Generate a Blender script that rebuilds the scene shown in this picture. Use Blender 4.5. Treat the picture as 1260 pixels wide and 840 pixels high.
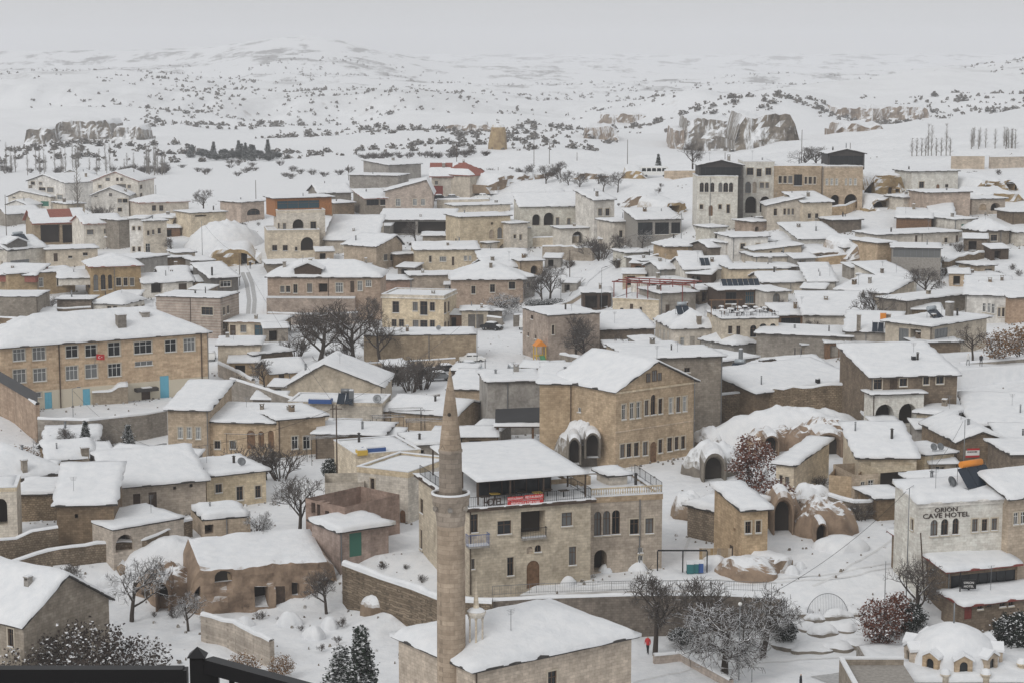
import bpy, math, random
import numpy as np
from mathutils import Vector, Matrix, noise as mnoise

scene = bpy.context.scene
for o in list(bpy.data.objects): bpy.data.objects.remove(o, do_unlink=True)
R = math.radians
# ---------------------------------------------------------------- camera
FP, YH, CZ = 2400.0, 75.0, 50.0            # focal length in photo pixels, horizon row, eye height above the square
PITCH = math.atan((420 - YH) / FP)
cd = bpy.data.cameras.new('camera'); cam = bpy.data.objects.new('camera', cd)
scene.collection.objects.link(cam)
cam.location = (0, 0, CZ); cam.rotation_euler = (math.pi / 2 - PITCH, 0, 0)
cd.sensor_width = 36.0; cd.lens = FP / 1260.0 * 36.0
cd.clip_start = 0.1; cd.clip_end = 40000
scene.camera = cam
# ---------------------------------------------------------------- sky: an even snow-cloud overcast
SUN_EL, SUN_AZ = R(38), R(-35)
w = bpy.data.worlds.new('World'); scene.world = w; w.use_nodes = True
nt = w.node_tree; nt.nodes.clear()
sky = nt.nodes.new('ShaderNodeTexSky'); sky.sky_type = 'NISHITA'; sky.sun_disc = False
sky.sun_elevation = SUN_EL; sky.sun_rotation = math.pi - SUN_AZ; sky.dust_density = 6; sky.air_density = 1.5
hs = nt.nodes.new('ShaderNodeHueSaturation'); hs.inputs['Saturation'].default_value = 0.12
mxs = nt.nodes.new('ShaderNodeMixRGB'); mxs.inputs[0].default_value = 0.86
tcw = nt.nodes.new('ShaderNodeTexCoord'); mpw = nt.nodes.new('ShaderNodeMapping'); mpw.inputs['Scale'].default_value = (2.2, 2.2, 9)
nzw = nt.nodes.new('ShaderNodeTexNoise'); nzw.inputs['Scale'].default_value = 1.3; nzw.inputs['Detail'].default_value = 4
rpw = nt.nodes.new('ShaderNodeValToRGB')
rpw.color_ramp.elements[0].position = 0.3; rpw.color_ramp.elements[0].color = (0.945, 0.955, 0.97, 1)
rpw.color_ramp.elements[1].position = 0.7; rpw.color_ramp.elements[1].color = (1.0, 1.0, 1.005, 1)
mulw = nt.nodes.new('ShaderNodeVectorMath'); mulw.operation = 'SCALE'; mulw.inputs['Scale'].default_value = 6.6
bg = nt.nodes.new('ShaderNodeBackground'); bg.inputs['Strength'].default_value = 0.1
wo = nt.nodes.new('ShaderNodeOutputWorld'); L = nt.links.new
L(sky.outputs[0], hs.inputs['Color']); L(hs.outputs[0], mxs.inputs[1])
L(tcw.outputs['Generated'], mpw.inputs[0]); L(mpw.outputs[0], nzw.inputs['Vector']); L(nzw.outputs[0], rpw.inputs[0])
L(rpw.outputs[0], mulw.inputs[0]); L(mulw.outputs[0], mxs.inputs[2]); L(mxs.outputs[0], bg.inputs[0]); L(bg.outputs[0], wo.inputs[0])
sl = bpy.data.lights.new('sun', 'SUN'); sl.energy = 1.0; sl.angle = R(25); sl.color = (1, 0.975, 0.94)
so = bpy.data.objects.new('sun', sl); scene.collection.objects.link(so)
so.rotation_euler = (math.pi / 2 - SUN_EL, 0, SUN_AZ)          # from behind the viewer's left shoulder, through the cloud
# ---------------------------------------------------------------- exposure / render
vs = scene.view_settings; vs.view_transform = 'Standard'; vs.look = 'None'; vs.exposure = 0.0; vs.gamma = 1.0
try: vs.use_curve_mapping = False
except Exception: pass
scene.render.engine = 'CYCLES'
cy = scene.cycles; cy.use_denoising = True; cy.max_bounces = 6; cy.diffuse_bounces = 4; cy.glossy_bounces = 2
cy.transmission_bounces = 2; cy.transparent_max_bounces = 8; cy.volume_bounces = 2
try: cy.denoiser = 'OPENIMAGEDENOISE'
except Exception: pass

# ================================================================ helpers
col = scene.collection
rnd = random.Random(7)

# --- numpy value noise
def _h(ix, iy, seed):
    n = (ix.astype(np.int64) * 374761393 + iy.astype(np.int64) * 668265263 + seed * 974711) & 0x7fffffff
    n = ((n ^ (n >> 13)) * 1274126177) & 0x7fffffff
    return ((n ^ (n >> 16)) & 0xffff) / 65535.0
def vnoise(x, y, seed=0):
    x = np.asarray(x, float); y = np.asarray(y, float)
    ix = np.floor(x); iy = np.floor(y); fx = x - ix; fy = y - iy
    fx = fx * fx * fx * (fx * (fx * 6 - 15) + 10); fy = fy * fy * fy * (fy * (fy * 6 - 15) + 10)
    a = _h(ix, iy, seed); b = _h(ix + 1, iy, seed); c = _h(ix, iy + 1, seed); d = _h(ix + 1, iy + 1, seed)
    return (a + (b - a) * fx) * (1 - fy) + (c + (d - c) * fx) * fy - 0.5
def fbm(x, y, seed=0, oct=4, gain=0.5):
    s = 0; a = 1.0
    for i in range(oct):
        s = s + a * vnoise(x * 2 ** i, y * 2 ** i, seed + i * 17); a *= gain
    return s
def sstep(a, b, x):
    t = np.clip((x - a) / (b - a), 0, 1); return t * t * (3 - 2 * t)

# --- rays from photo pixels to world points on real surfaces
cP, sP = math.cos(PITCH), math.sin(PITCH)
def ray(px, py):
    a = (px - 630) / FP; b = (420 - py) / FP
    return Vector((a, cP + b * sP, -sP + b * cP))
CAM = Vector((0, 0, CZ))
def on_z(px, py, z):
    d = ray(px, py); t = (z - CZ) / d.z; return CAM + d * t
def on_y(px, py, D):
    d = ray(px, py); return CAM + d * (D / d.y)

# --- ground: control profiles (distance, height) at photo columns
PROF = {
    -500: [(60, -4), (185, -4), (197, 0), (330, -1), (390, 0), (450, 5), (530, 7), (620, 4), (800, 5), (1300, 6), (2200, 8), (9000, 25)],
    0:    [(60, -4), (186, -4), (197, 0), (330, -1), (390, 0), (450, 5), (530, 7), (620, 4), (800, 5), (1300, 6), (2200, 8), (9000, 25)],
    200:  [(60, -4), (190, -4), (200, 0), (330, -1), (390, 0), (450, 7), (530, 10), (640, 7), (800, 6), (1300, 6), (2200, 8), (9000, 25)],
    420:  [(60, -4), (188, -4), (194, 0), (330, 0), (380, 0), (450, 9), (530, 14), (700, 12), (900, 8), (1300, 7), (2200, 8), (9000, 25)],
    560:  [(60, -4.5), (180, -3.5), (183, 0), (330, 0), (380, 0), (450, 9), (530, 16.5), (640, 19), (760, 12), (1300, 8), (2200, 8), (9000, 25)],
    700:  [(60, -4.5), (180, -3.5), (183, 0), (330, 0), (370, 1), (450, 12), (510, 19), (620, 22), (760, 12), (1300, 9), (2200, 8), (9000, 25)],
    860:  [(60, -4.5), (180, -3.2), (183, 0), (300, 1), (350, 5), (410, 16), (450, 20), (560, 22), (690, 16), (790, 8), (1300, 10), (2200, 8), (9000, 25)],
    960:  [(60, -4.5), (174, -3.5), (186, 0), (250, 2), (300, 2.5), (350, 7), (405, 18), (450, 22), (560, 24), (700, 23), (800, 12), (1300, 12), (2200, 10), (9000, 25)],
    1120: [(60, -4.5), (172, -3.5), (186, 0), (235, 2), (260, 5), (300, 5), (350, 9), (405, 19), (450, 24), (560, 26), (720, 28), (830, 16), (1300, 14), (2200, 12), (9000, 25)],
    1260: [(60, -4.5), (172, -3.5), (186, 0), (235, 3), (260, 6), (300, 7), (350, 10), (405, 18), (450, 24), (560, 28), (760, 32), (860, 22), (1300, 18), (2200, 15), (9000, 25)],
    1800: [(60, -4.5), (172, -3.5), (186, 0), (235, 3), (260, 6), (300, 7), (350, 10), (405, 18), (450, 24), (560, 28), (760, 34), (860, 26), (1300, 22), (2200, 15), (9000, 25)],
}
_PX = sorted(PROF)
def _pz(k, D):
    p = PROF[k]; return np.interp(D, [q[0] for q in p], [q[1] for q in p])
def Gs(x, D):                                   # town-scale ground height (vectorised)
    x = np.asarray(x, float); D = np.asarray(D, float)
    a = 630 + x / np.maximum(D, 40) * FP
    a = np.clip(a, _PX[0], _PX[-1] - 1e-6)
    out = np.zeros(np.broadcast(a, D).shape)
    for i in range(len(_PX) - 1):
        m = (a >= _PX[i]) & (a < _PX[i + 1])
        t = (a - _PX[i]) / (_PX[i + 1] - _PX[i])
        v = _pz(_PX[i], D) * (1 - t) + _pz(_PX[i + 1], D) * t
        out = np.where(m, v, out)
    return out
def bump(a, D, a0, sa, d0, sd):
    return np.exp(-((a - a0) / sa) ** 2 - ((D - d0) / sd) ** 2)
def Gfull(x, D):                                # the whole land incl. hills
    z = Gs(x, D); a = 630 + x / np.maximum(D, 40) * FP
    z = z + 0.5 * fbm(x / 4.5, D / 4.5, 3, 3) * sstep(100, 140, D) * (1 - 0.6 * sstep(180, 200, D))
    z = z + 2.6 * fbm(x / 22, D / 16, 5, 4) * sstep(430, 500, D) * (1 - sstep(620, 720, D)) * sstep(560, 640, a)
    far = sstep(760, 1000, D)
    # rolling relief beyond the town
    z = z + far * (9 * fbm(x / 260, D / 180, 11, 5) + 5.0 * fbm(x / 70, D / 42, 12, 4) * sstep(850, 1300, D))
    z = z + sstep(1600, 3200, D) * 34 * fbm(x / 900, D / 520, 21, 5)
    # left plateau and its broken scarp
    e = D + 60 * fbm(x / 120, D / 400, 31, 4) + 30 * fbm(x / 26, D / 200, 32, 3)
    z = z + 13 * sstep(1150, 1290, D) * (1 - sstep(1900, 2500, D)) * sstep(-300, 60, a) * (1 - sstep(130, 380, a))
    z = z + 15 * sstep(1420, 1520, e) * (1 - sstep(2000, 2600, D)) * (1 - sstep(480, 760, a))
    z = z + 6 * bump(a, D, 110, 90, 900, 90)
    # middle badlands
    z = z + 8 * sstep(1050, 1140, e) * (1 - sstep(1250, 1700, D)) * sstep(420, 520, a) * (1 - sstep(620, 720, a))
    z = z + 10 * sstep(1130, 1230, e) * (1 - sstep(1400, 1800, D)) * sstep(690, 760, a) * (1 - sstep(850, 900, a))
    # right-hand cliffs in the ravine
    z = z + 17 * sstep(985, 1100, D) * (1 - sstep(1200, 1700, D)) * sstep(760, 900, a) * (1 - sstep(940, 1080, a))
    z = z + 15 * sstep(1290, 1420, D) * (1 - sstep(1600, 2100, D)) * sstep(930, 1080, a) * (1 - sstep(1120, 1300, a))
    # hills on the skyline
    z = z + 66 * bump(a, D, 370, 130, 4300, 1100) + 44 * bump(a, D, 60, 260, 5200, 1200)
    z = z + 22 * bump(a, D, 560, 200, 4800, 900) + 14 * bump(a, D, 900, 260, 5200, 900)
    z = z + 36 * sstep(880, 1300, a) * bump(a, D, 1330, 420, 2100, 620)
    z = z + 42 * sstep(5200, 8200, D)
    return z
_T = np.concatenate([np.arange(90, 760, 0.5), np.arange(760, 3000, 4)])
def gp(px, py, full=False):                     # where the sight line of a photo pixel meets the ground
    d = ray(px, py); ts = _T / d.y
    zs = CZ + d.z * ts; g = (Gfull if full else Gs)(d.x * ts, _T)
    k = np.nonzero(zs <= g)[0]
    i = int(k[0]) if len(k) else len(_T) - 1
    if i > 0:
        a0 = zs[i - 1] - g[i - 1]; a1 = zs[i] - g[i]
        f = a0 / (a0 - a1) if a0 != a1 else 0; t = ts[i - 1] + (ts[i] - ts[i - 1]) * min(1, max(0, f))
    else: t = ts[i]
    return CAM + d * t
def gz(x, y): return float(Gs(x, y))

# --- materials
MATS = {}
def newmat(name):
    m = bpy.data.materials.new(name); m.use_nodes = True
    n = m.node_tree; b = n.nodes['Principled BSDF']; MATS[name] = m
    b.inputs['Roughness'].default_value = 0.85
    try: b.inputs['Specular IOR Level'].default_value = 0.25
    except Exception: pass
    return m, n, b
def plain(name, c, rough=0.8, metal=0, var=0.0):
    m, n, b = newmat(name); b.inputs['Base Color'].default_value = (*c, 1); b.inputs['Roughness'].default_value = rough
    b.inputs['Metallic'].default_value = metal
    if var:
        tc = n.nodes.new('ShaderNodeTexCoord'); nz = n.nodes.new('ShaderNodeTexNoise'); nz.inputs['Scale'].default_value = 3; nz.inputs['Detail'].default_value = 6
        rp = n.nodes.new('ShaderNodeValToRGB')
        rp.color_ramp.elements[0].color = (*[v * (1 - var) for v in c], 1); rp.color_ramp.elements[1].color = (*[min(1, v * (1 + var)) for v in c], 1)
        rp.color_ramp.elements[0].position = .3; rp.color_ramp.elements[1].position = .7
        n.links.new(tc.outputs['Object'], nz.inputs['Vector']); n.links.new(nz.outputs[0], rp.inputs[0]); n.links.new(rp.outputs[0], b.inputs['Base Color'])
    return m
def stone(name, c1, c2, mortar, bw=0.55, bh=0.26, msize=0.010, stain=0.45, bumps=0.35, band=None):
    kx = {'brown': .68, 'rubble': .78, 'grey_stone': .78, 'pink': .9, 'ochre': .92, 'grey_plaster': .86, 'striped': .85}.get(name, 1.0); c1, c2, mortar = [tuple(v * kx for v in c) for c in (c1, c2, mortar)]
    stain *= .95; mortar = tuple(a * .8 + b * .2 for a, b in zip(mortar, c2)); c2 = tuple(v * .93 for v in c2); c1 = tuple(min(.78, v * 1.05) for v in c1); stain *= .8; msize *= 1.3
    m, n, b = newmat(name); N = n.nodes.new; K = n.links.new
    tc = N('ShaderNodeTexCoord'); sx = N('ShaderNodeSeparateXYZ'); K(tc.outputs['Object'], sx.inputs[0])
    ad = N('ShaderNodeMath'); ad.operation = 'ADD'; K(sx.outputs[0], ad.inputs[0]); K(sx.outputs[1], ad.inputs[1])
    cb = N('ShaderNodeCombineXYZ'); K(ad.outputs[0], cb.inputs[0]); K(sx.outputs[2], cb.inputs[1])
    if bumps > .6:
        nd = N('ShaderNodeTexNoise'); nd.inputs['Scale'].default_value = 1.6; K(tc.outputs['Object'], nd.inputs['Vector'])
        cb0 = cb; cb = N('ShaderNodeMixRGB'); cb.blend_type = 'ADD'; cb.inputs[0].default_value = .35; K(cb0.outputs[0], cb.inputs[1]); K(nd.outputs[1], cb.inputs[2])
    br = N('ShaderNodeTexBrick'); br.inputs['Color1'].default_value = (*c1, 1); br.inputs['Color2'].default_value = (*c2, 1); br.inputs['Mortar'].default_value = (*mortar, 1)
    br.inputs['Scale'].default_value = 1; br.inputs['Brick Width'].default_value = bw; br.inputs['Row Height'].default_value = bh
    br.inputs['Mortar Size'].default_value = msize; br.inputs['Bias'].default_value = 0.0
    K(cb.outputs[0], br.inputs['Vector'])
    oi = N('ShaderNodeObjectInfo')
    vm = N('ShaderNodeVectorMath'); vm.operation = 'ADD'; K(tc.outputs['Object'], vm.inputs[0]); K(oi.outputs['Location'], vm.inputs[1])
    nz = N('ShaderNodeTexNoise'); nz.inputs['Scale'].default_value = 0.55; nz.inputs['Detail'].default_value = 8; nz.inputs['Roughness'].default_value = 0.65
    K(vm.outputs[0], nz.inputs['Vector'])
    rp = N('ShaderNodeValToRGB'); rp.color_ramp.elements[0].position = .32; rp.color_ramp.elements[1].position = .66
    lo = 1 - stain
    rp.color_ramp.elements[0].color = (lo, lo * .97, lo * .93, 1); rp.color_ramp.elements[1].color = (1.08, 1.07, 1.05, 1)
    K(nz.outputs[0], rp.inputs[0])
    mp = N('ShaderNodeMapping'); mp.inputs['Scale'].default_value = (1.3, 1.3, 0.35); K(vm.outputs[0], mp.inputs[0])
    n2 = N('ShaderNodeTexNoise'); n2.inputs['Scale'].default_value = 1.0; n2.inputs['Detail'].default_value = 4; K(mp.outputs[0], n2.inputs['Vector'])
    r2 = N('ShaderNodeValToRGB'); r2.color_ramp.elements[0].position = .35; r2.color_ramp.elements[1].position = .6
    r2.color_ramp.elements[0].color = (1 - stain * .6,) * 3 + (1,); r2.color_ramp.elements[1].color = (1, 1, 1, 1)
    K(n2.outputs[0], r2.inputs[0])
    m1 = N('ShaderNodeMixRGB'); m1.blend_type = 'MULTIPLY'; m1.inputs[0].default_value = 1; K(br.outputs[0], m1.inputs[1]); K(rp.outputs[0], m1.inputs[2])
    m2 = N('ShaderNodeMixRGB'); m2.blend_type = 'MULTIPLY'; m2.inputs[0].default_value = .8; K(m1.outputs[0], m2.inputs[1]); K(r2.outputs[0], m2.inputs[2])
    n6 = N('ShaderNodeTexNoise'); n6.inputs['Scale'].default_value = 2.6; n6.inputs['Detail'].default_value = 7; n6.inputs['Roughness'].default_value = .7; K(vm.outputs[0], n6.inputs['Vector'])
    r6 = N('ShaderNodeValToRGB'); r6.color_ramp.elements[0].position = .36; r6.color_ramp.elements[1].position = .60; r6.color_ramp.elements[0].color = (.78, .765, .74, 1); r6.color_ramp.elements[1].color = (1.03, 1.03, 1.03, 1); K(n6.outputs[0], r6.inputs[0])
    m4 = N('ShaderNodeMixRGB'); m4.blend_type = 'MULTIPLY'; m4.inputs[0].default_value = .85; K(m2.outputs[0], m4.inputs[1]); K(r6.outputs[0], m4.inputs[2]); m2 = m4
    mr = N('ShaderNodeMapRange'); mr.inputs['To Min'].default_value = 0.95; mr.inputs['To Max'].default_value = 1.2; K(oi.outputs['Random'], mr.inputs[0])
    m3 = N('ShaderNodeVectorMath'); m3.operation = 'SCALE'; K(m2.outputs[0], m3.inputs[0]); K(mr.outputs[0], m3.inputs['Scale'])
    hv = N('ShaderNodeHueSaturation'); wn = N('ShaderNodeTexWhiteNoise'); wn.noise_dimensions = '1D'; K(oi.outputs['Random'], wn.inputs['W'])
    ms_ = N('ShaderNodeMapRange'); ms_.inputs['To Min'].default_value = .55; ms_.inputs['To Max'].default_value = 1.2; K(wn.outputs['Value'], ms_.inputs[0]); K(ms_.outputs[0], hv.inputs['Saturation']); K(m3.outputs[0], hv.inputs['Color'])
    outc = hv.outputs[0]
    if band:
        lt = N('ShaderNodeMath'); lt.operation = 'LESS_THAN'; K(sx.outputs[2], lt.inputs[0]); lt.inputs[1].default_value = band[0]
        mb_ = N('ShaderNodeMixRGB'); K(lt.outputs[0], mb_.inputs[0]); K(outc, mb_.inputs[1]); mb_.inputs[2].default_value = (*band[1], 1); outc = mb_.outputs[0]
    K(outc, b.inputs['Base Color'])
    bp = N('ShaderNodeBump'); bp.inputs['Strength'].default_value = bumps; bp.inputs['Distance'].default_value = 0.03
    mb = N('ShaderNodeMath'); mb.operation = 'ADD'; K(br.outputs['Fac'], mb.inputs[0]); mb.inputs[1].default_value = 0
    iv = N('ShaderNodeMath'); iv.operation = 'SUBTRACT'; K(n2.outputs[0], iv.inputs[0]); K(mb.outputs[0], iv.inputs[1])
    K(iv.outputs[0], bp.inputs['Height']); K(bp.outputs[0], b.inputs['Normal'])
    return m
def snowmat(name, rocks=None, lo=0.55, hi=0.72, far=False, streak=0):
    """snow; with rocks=(c1,c2) bare rock shows wherever the face is too steep to hold snow"""
    m, n, b = newmat(name); N = n.nodes.new; K = n.links.new
    geo = N('ShaderNodeNewGeometry')
    nz = N('ShaderNodeTexNoise'); nz.inputs['Scale'].default_value = 0.9; nz.inputs['Detail'].default_value = 8; nz.inputs['Roughness'].default_value = .6
    K(geo.outputs['Position'], nz.inputs['Vector'])
    rp = N('ShaderNodeValToRGB'); rp.color_ramp.elements[0].position = .3; rp.color_ramp.elements[1].position = .62
    rp.color_ramp.elements[0].color = (.70, .72, .745, 1); rp.color_ramp.elements[1].color = (.785, .795, .81, 1)
    K(nz.outputs[0], rp.inputs[0]); snowc = rp.outputs[0]
    bp = N('ShaderNodeBump'); bp.inputs['Strength'].default_value = .5; bp.inputs['Distance'].default_value = .35
    K(nz.outputs[0], bp.inputs['Height']); K(bp.outputs[0], b.inputs['Normal'])
    if rocks:
        sx = N('ShaderNodeSeparateXYZ'); K(geo.outputs['True Normal' if not far else 'Normal'], sx.inputs[0])
        n2 = N('ShaderNodeTexNoise'); n2.inputs['Scale'].default_value = .9 if not far else .06; n2.inputs['Detail'].default_value = 8; n2.inputs['Roughness'].default_value = .7
        K(geo.outputs['Position'], n2.inputs['Vector'])
        s = N('ShaderNodeMath'); s.operation = 'MULTIPLY_ADD'; s.inputs[1].default_value = .5; K(n2.outputs[0], s.inputs[0])
        s2 = N('ShaderNodeMath'); s2.operation = 'SUBTRACT'; K(sx.outputs[2], s2.inputs[0]); s2.inputs[1].default_value = .25; K(s2.outputs[0], s.inputs[2])
        mr = N('ShaderNodeMapRange'); mr.inputs['From Min'].default_value = lo; mr.inputs['From Max'].default_value = hi; K(s.outputs[0], mr.inputs[0])
        n3 = N('ShaderNodeTexNoise'); n3.inputs['Scale'].default_value = .5 if not far else .03; n3.inputs['Detail'].default_value = 9; n3.inputs['Roughness'].default_value = .7
        K(geo.outputs['Position'], n3.inputs['Vector'])
        rc = N('ShaderNodeValToRGB'); rc.color_ramp.elements[0].position = .35; rc.color_ramp.elements[1].position = .65
        rc.color_ramp.elements[0].color = (*rocks[0], 1); rc.color_ramp.elements[1].color = (*rocks[1], 1); K(n3.outputs[0], rc.inputs[0])
        mfac = mr.outputs[0]
        if streak:      # snow lodged in the gullies of a rock wall
            ms = N('ShaderNodeMapping'); ms.inputs['Scale'].default_value = (.22, .22, .045); K(geo.outputs['Position'], ms.inputs[0])
            n5 = N('ShaderNodeTexNoise'); n5.inputs['Scale'].default_value = 1.6; n5.inputs['Detail'].default_value = 6; n5.inputs['Roughness'].default_value = .7; K(ms.outputs[0], n5.inputs['Vector'])
            r5 = N('ShaderNodeMapRange'); r5.inputs['From Min'].default_value = .52; r5.inputs['From Max'].default_value = .60; r5.inputs['To Max'].default_value = streak; K(n5.outputs[0], r5.inputs[0])
            mxm = N('ShaderNodeMath'); mxm.operation = 'MAXIMUM'; K(mfac, mxm.inputs[0]); K(r5.outputs[0], mxm.inputs[1]); mfac = mxm.outputs[0]
        mx = N('ShaderNodeMixRGB'); K(mfac, mx.inputs[0]); K(rc.outputs[0], mx.inputs[1]); K(snowc, mx.inputs[2])
        snowc = mx.outputs[0]
        if far:   # scrub and bare earth beyond ~1.5 km, too far to tell the pieces apart
            sp = N('ShaderNodeSeparateXYZ'); K(geo.outputs['Position'], sp.inputs[0])
            fr = N('ShaderNodeMapRange'); fr.inputs['From Min'].default_value = 1300; fr.inputs['From Max'].default_value = 2600; K(sp.outputs[1], fr.inputs[0])
            mpp = N('ShaderNodeMapping'); mpp.inputs['Scale'].default_value = (.010, .0042, .02); K(geo.outputs['Position'], mpp.inputs[0])
            n4 = N('ShaderNodeTexNoise'); n4.inputs['Scale'].default_value = 1; n4.inputs['Detail'].default_value = 9; n4.inputs['Roughness'].default_value = .72; K(mpp.outputs[0], n4.inputs['Vector'])
            r4 = N('ShaderNodeMapRange'); r4.inputs['From Min'].default_value = .525; r4.inputs['From Max'].default_value = .60; r4.inputs['To Max'].default_value = .85; K(n4.outputs[0], r4.inputs[0])
            mm = N('ShaderNodeMath'); mm.operation = 'MULTIPLY'; K(fr.outputs[0], mm.inputs[0]); K(r4.outputs[0], mm.inputs[1])
            mx2 = N('ShaderNodeMixRGB'); K(mm.outputs[0], mx2.inputs[0]); K(snowc, mx2.inputs[1]); mx2.inputs[2].default_value = (.17, .16, .15, 1)
            snowc = mx2.outputs[0]
    K(snowc, b.inputs['Base Color']); b.inputs['Roughness'].default_value = .75
    return m
def barkmat(name, c, snow=0.45):
    m, n, b = newmat(name); N = n.nodes.new; K = n.links.new
    geo = N('ShaderNodeNewGeometry'); sx = N('ShaderNodeSeparateXYZ'); K(geo.outputs['Normal'], sx.inputs[0])
    nz = N('ShaderNodeTexNoise'); nz.inputs['Scale'].default_value = 2.2; nz.inputs['Detail'].default_value = 3; K(geo.outputs['Position'], nz.inputs['Vector'])
    s = N('ShaderNodeMath'); s.operation = 'ADD'; K(sx.outputs[2], s.inputs[0]); K(nz.outputs[0], s.inputs[1])
    mr = N('ShaderNodeMapRange'); mr.inputs['From Min'].default_value = 1.5 - snow; mr.inputs['From Max'].default_value = 1.65 - snow; K(s.outputs[0], mr.inputs[0])
    mx = N('ShaderNodeMixRGB'); K(mr.outputs[0], mx.inputs[0]); mx.inputs[1].default_value = (*c, 1); mx.inputs[2].default_value = (.84, .85, .87, 1)
    K(mx.outputs[0], b.inputs['Base Color']); return m

snowmat('snow')
snowmat('land', rocks=((.21, .17, .135), (.33, .28, .225)), lo=.66, hi=.84, far=True)
snowmat('rock_tan', rocks=((.16, .115, .08), (.33, .25, .175)), lo=.26, hi=.46)
snowmat('rock_ochre', rocks=((.22, .15, .08), (.42, .31, .17)), lo=.26, hi=.46)
snowmat('rock_far', rocks=((.17, .13, .10), (.34, .27, .21)), lo=.26, hi=.46, streak=.9)
snowmat('rock_cliff', rocks=((.10, .085, .07), (.26, .225, .185)), lo=.26, hi=.46, streak=.9)
snowmat('rock_cave', rocks=((.17, .12, .085), (.36, .265, .19)), lo=.58, hi=.76)
snowmat('rock_grey', rocks=((.12, .105, .09), (.26, .23, .19)), lo=.26, hi=.46)
stone('cream', (0.703, 0.621, 0.492), (0.627, 0.545, 0.428), (0.477, 0.418, 0.337), stain=.35)
stone('white_stone', (0.740, 0.740, 0.678), (0.720, 0.685, 0.615), (0.593, 0.558, 0.500), stain=.32)
stone('tan', (0.561, 0.444, 0.322), (0.486, 0.381, 0.270), (0.362, 0.286, 0.204), stain=.38)
stone('pink', (0.574, 0.446, 0.352), (0.499, 0.382, 0.300), (0.375, 0.293, 0.234), stain=.4)
stone('salmon', (.45, .325, .27), (.41, .30, .25), (.34, .25, .21), stain=.55)
stone('brown', (0.380, 0.294, 0.213), (0.294, 0.225, 0.162), (0.209, 0.163, 0.116), stain=.42, bw=.45, bh=.24)
stone('ochre', (0.50, 0.385, 0.25), (0.44, 0.335, 0.215), (0.36, 0.27, 0.17), stain=.42)
stone('minaret_stone', (.385, .30, .22), (.325, .25, .18), (.22, .17, .12), bw=.75, bh=.36, stain=.3)
stone('rubble', (0.425, 0.348, 0.265), (0.295, 0.234, 0.173), (0.177, 0.144, 0.111), bw=.38, bh=.24, msize=.022, stain=.5, bumps=.8)
stone('grey_stone', (0.428, 0.381, 0.328), (0.365, 0.324, 0.277), (0.264, 0.235, 0.200), stain=.4)
stone('school_stone', (0.675, 0.520, 0.365), (0.572, 0.417, 0.285), (0.588, 0.480, 0.349), bw=1.1, bh=.36, msize=.014, stain=.22, band=(2.75, (.60, .54, .43)))
stone('striped', (0.440, 0.302, 0.221), (0.366, 0.251, 0.182), (0.517, 0.425, 0.333), bw=40, bh=.5, msize=.1, stain=.4)
stone('plaster', (0.733, 0.704, 0.652), (0.721, 0.691, 0.639), (0.721, 0.691, 0.639), msize=0, stain=.4, bumps=.1)
stone('grey_plaster', (0.454, 0.425, 0.390), (0.442, 0.413, 0.378), (0.442, 0.413, 0.378), msize=0, stain=.45, bumps=.1)
stone('beige_plaster', (0.628, 0.552, 0.446), (0.615, 0.539, 0.434), (0.615, 0.539, 0.434), msize=0, stain=.4, bumps=.1)
stone('dark_grey', (0.169, 0.160, 0.151), (0.159, 0.150, 0.141), (0.149, 0.140, 0.131), msize=0, stain=.4, bumps=.1)
plain('concrete', (.30, .28, .255), .9, var=.2)
plain('tile_red', (.27, .10, .075), .8, var=.25)
plain('roof_grey', (.16, .145, .13), .8, var=.2)
plain('roof_dark', (.055, .05, .047), .7, var=.2)
plain('wood', (.18, .105, .06), .7, var=.3)
plain('wood_orange', (.34, .15, .06), .7, var=.25)
plain('wood_dark', (.075, .052, .038), .7, var=.3)
plain('frame_white', (.72, .72, .70), .5)
plain('frame_brown', (.12, .08, .055), .6)
plain('frame_stone', (.50, .44, .35), .8)
plain('metal_black', (.022, .022, .024), .45, .2)
plain('metal_grey', (.22, .23, .24), .45, .5)
plain('metal_red', (.20, .05, .04), .6)
plain('blue_door', (.15, .42, .55), .6)
plain('green_door', (.05, .16, .12), .6)
plain('teal', (.04, .16, .17), .5)
plain('blue_tarp', (.05, .11, .30), .5)
plain('red_paint', (.50, .04, .04), .6)
plain('yellow_paint', (.62, .42, .08), .6)
plain('orange_paint', (.72, .26, .04), .5)
plain('green_paint', (.10, .30, .16), .6)
plain('letter_dark', (.045, .03, .025), .6)
plain('letter_white', (.8, .78, .76), .6)
plain('tank_grey', (.40, .44, .47), .4, .3)
plain('panel_blue', (.02, .03, .045), .15)
plain('inside', (.05, .042, .036), .9)  # near-black colour paints the deep shade of openings, caves and the air hole
plain('cloth_dark', (.03, .03, .035), .9)
plain('skin', (.5, .33, .24), .7)
plain('track', (.42, .42, .42), .9, var=.2)
plain('rut', (.66, .665, .67), .9, var=.08)
plain('stones', (.17, .135, .105), .9, var=.5)
m, n, b = newmat('glass'); b.inputs['Base Color'].default_value = (.016, .018, .02, 1); b.inputs['Roughness'].default_value = .12; b.inputs['Specular IOR Level'].default_value = .35
m, n, b = newmat('glass_pale'); b.inputs['Base Color'].default_value = (.16, .165, .165, 1); b.inputs['Roughness'].default_value = .15; b.inputs['Specular IOR Level'].default_value = .5
m, n, b = newmat('glass_blue'); b.inputs['Base Color'].default_value = (.03, .075, .10, 1); b.inputs['Roughness'].default_value = .1; b.inputs['Specular IOR Level'].default_value = .5
barkmat('bark', (.06, .048, .04), .30)
barkmat('bark_snowy', (.06, .05, .042), .5)
barkmat('twig', (.10, .085, .075), .10)
barkmat('twig_pale', (.21, .19, .17), .10)
barkmat('twig_brown', (.075, .058, .047), .08)
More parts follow.
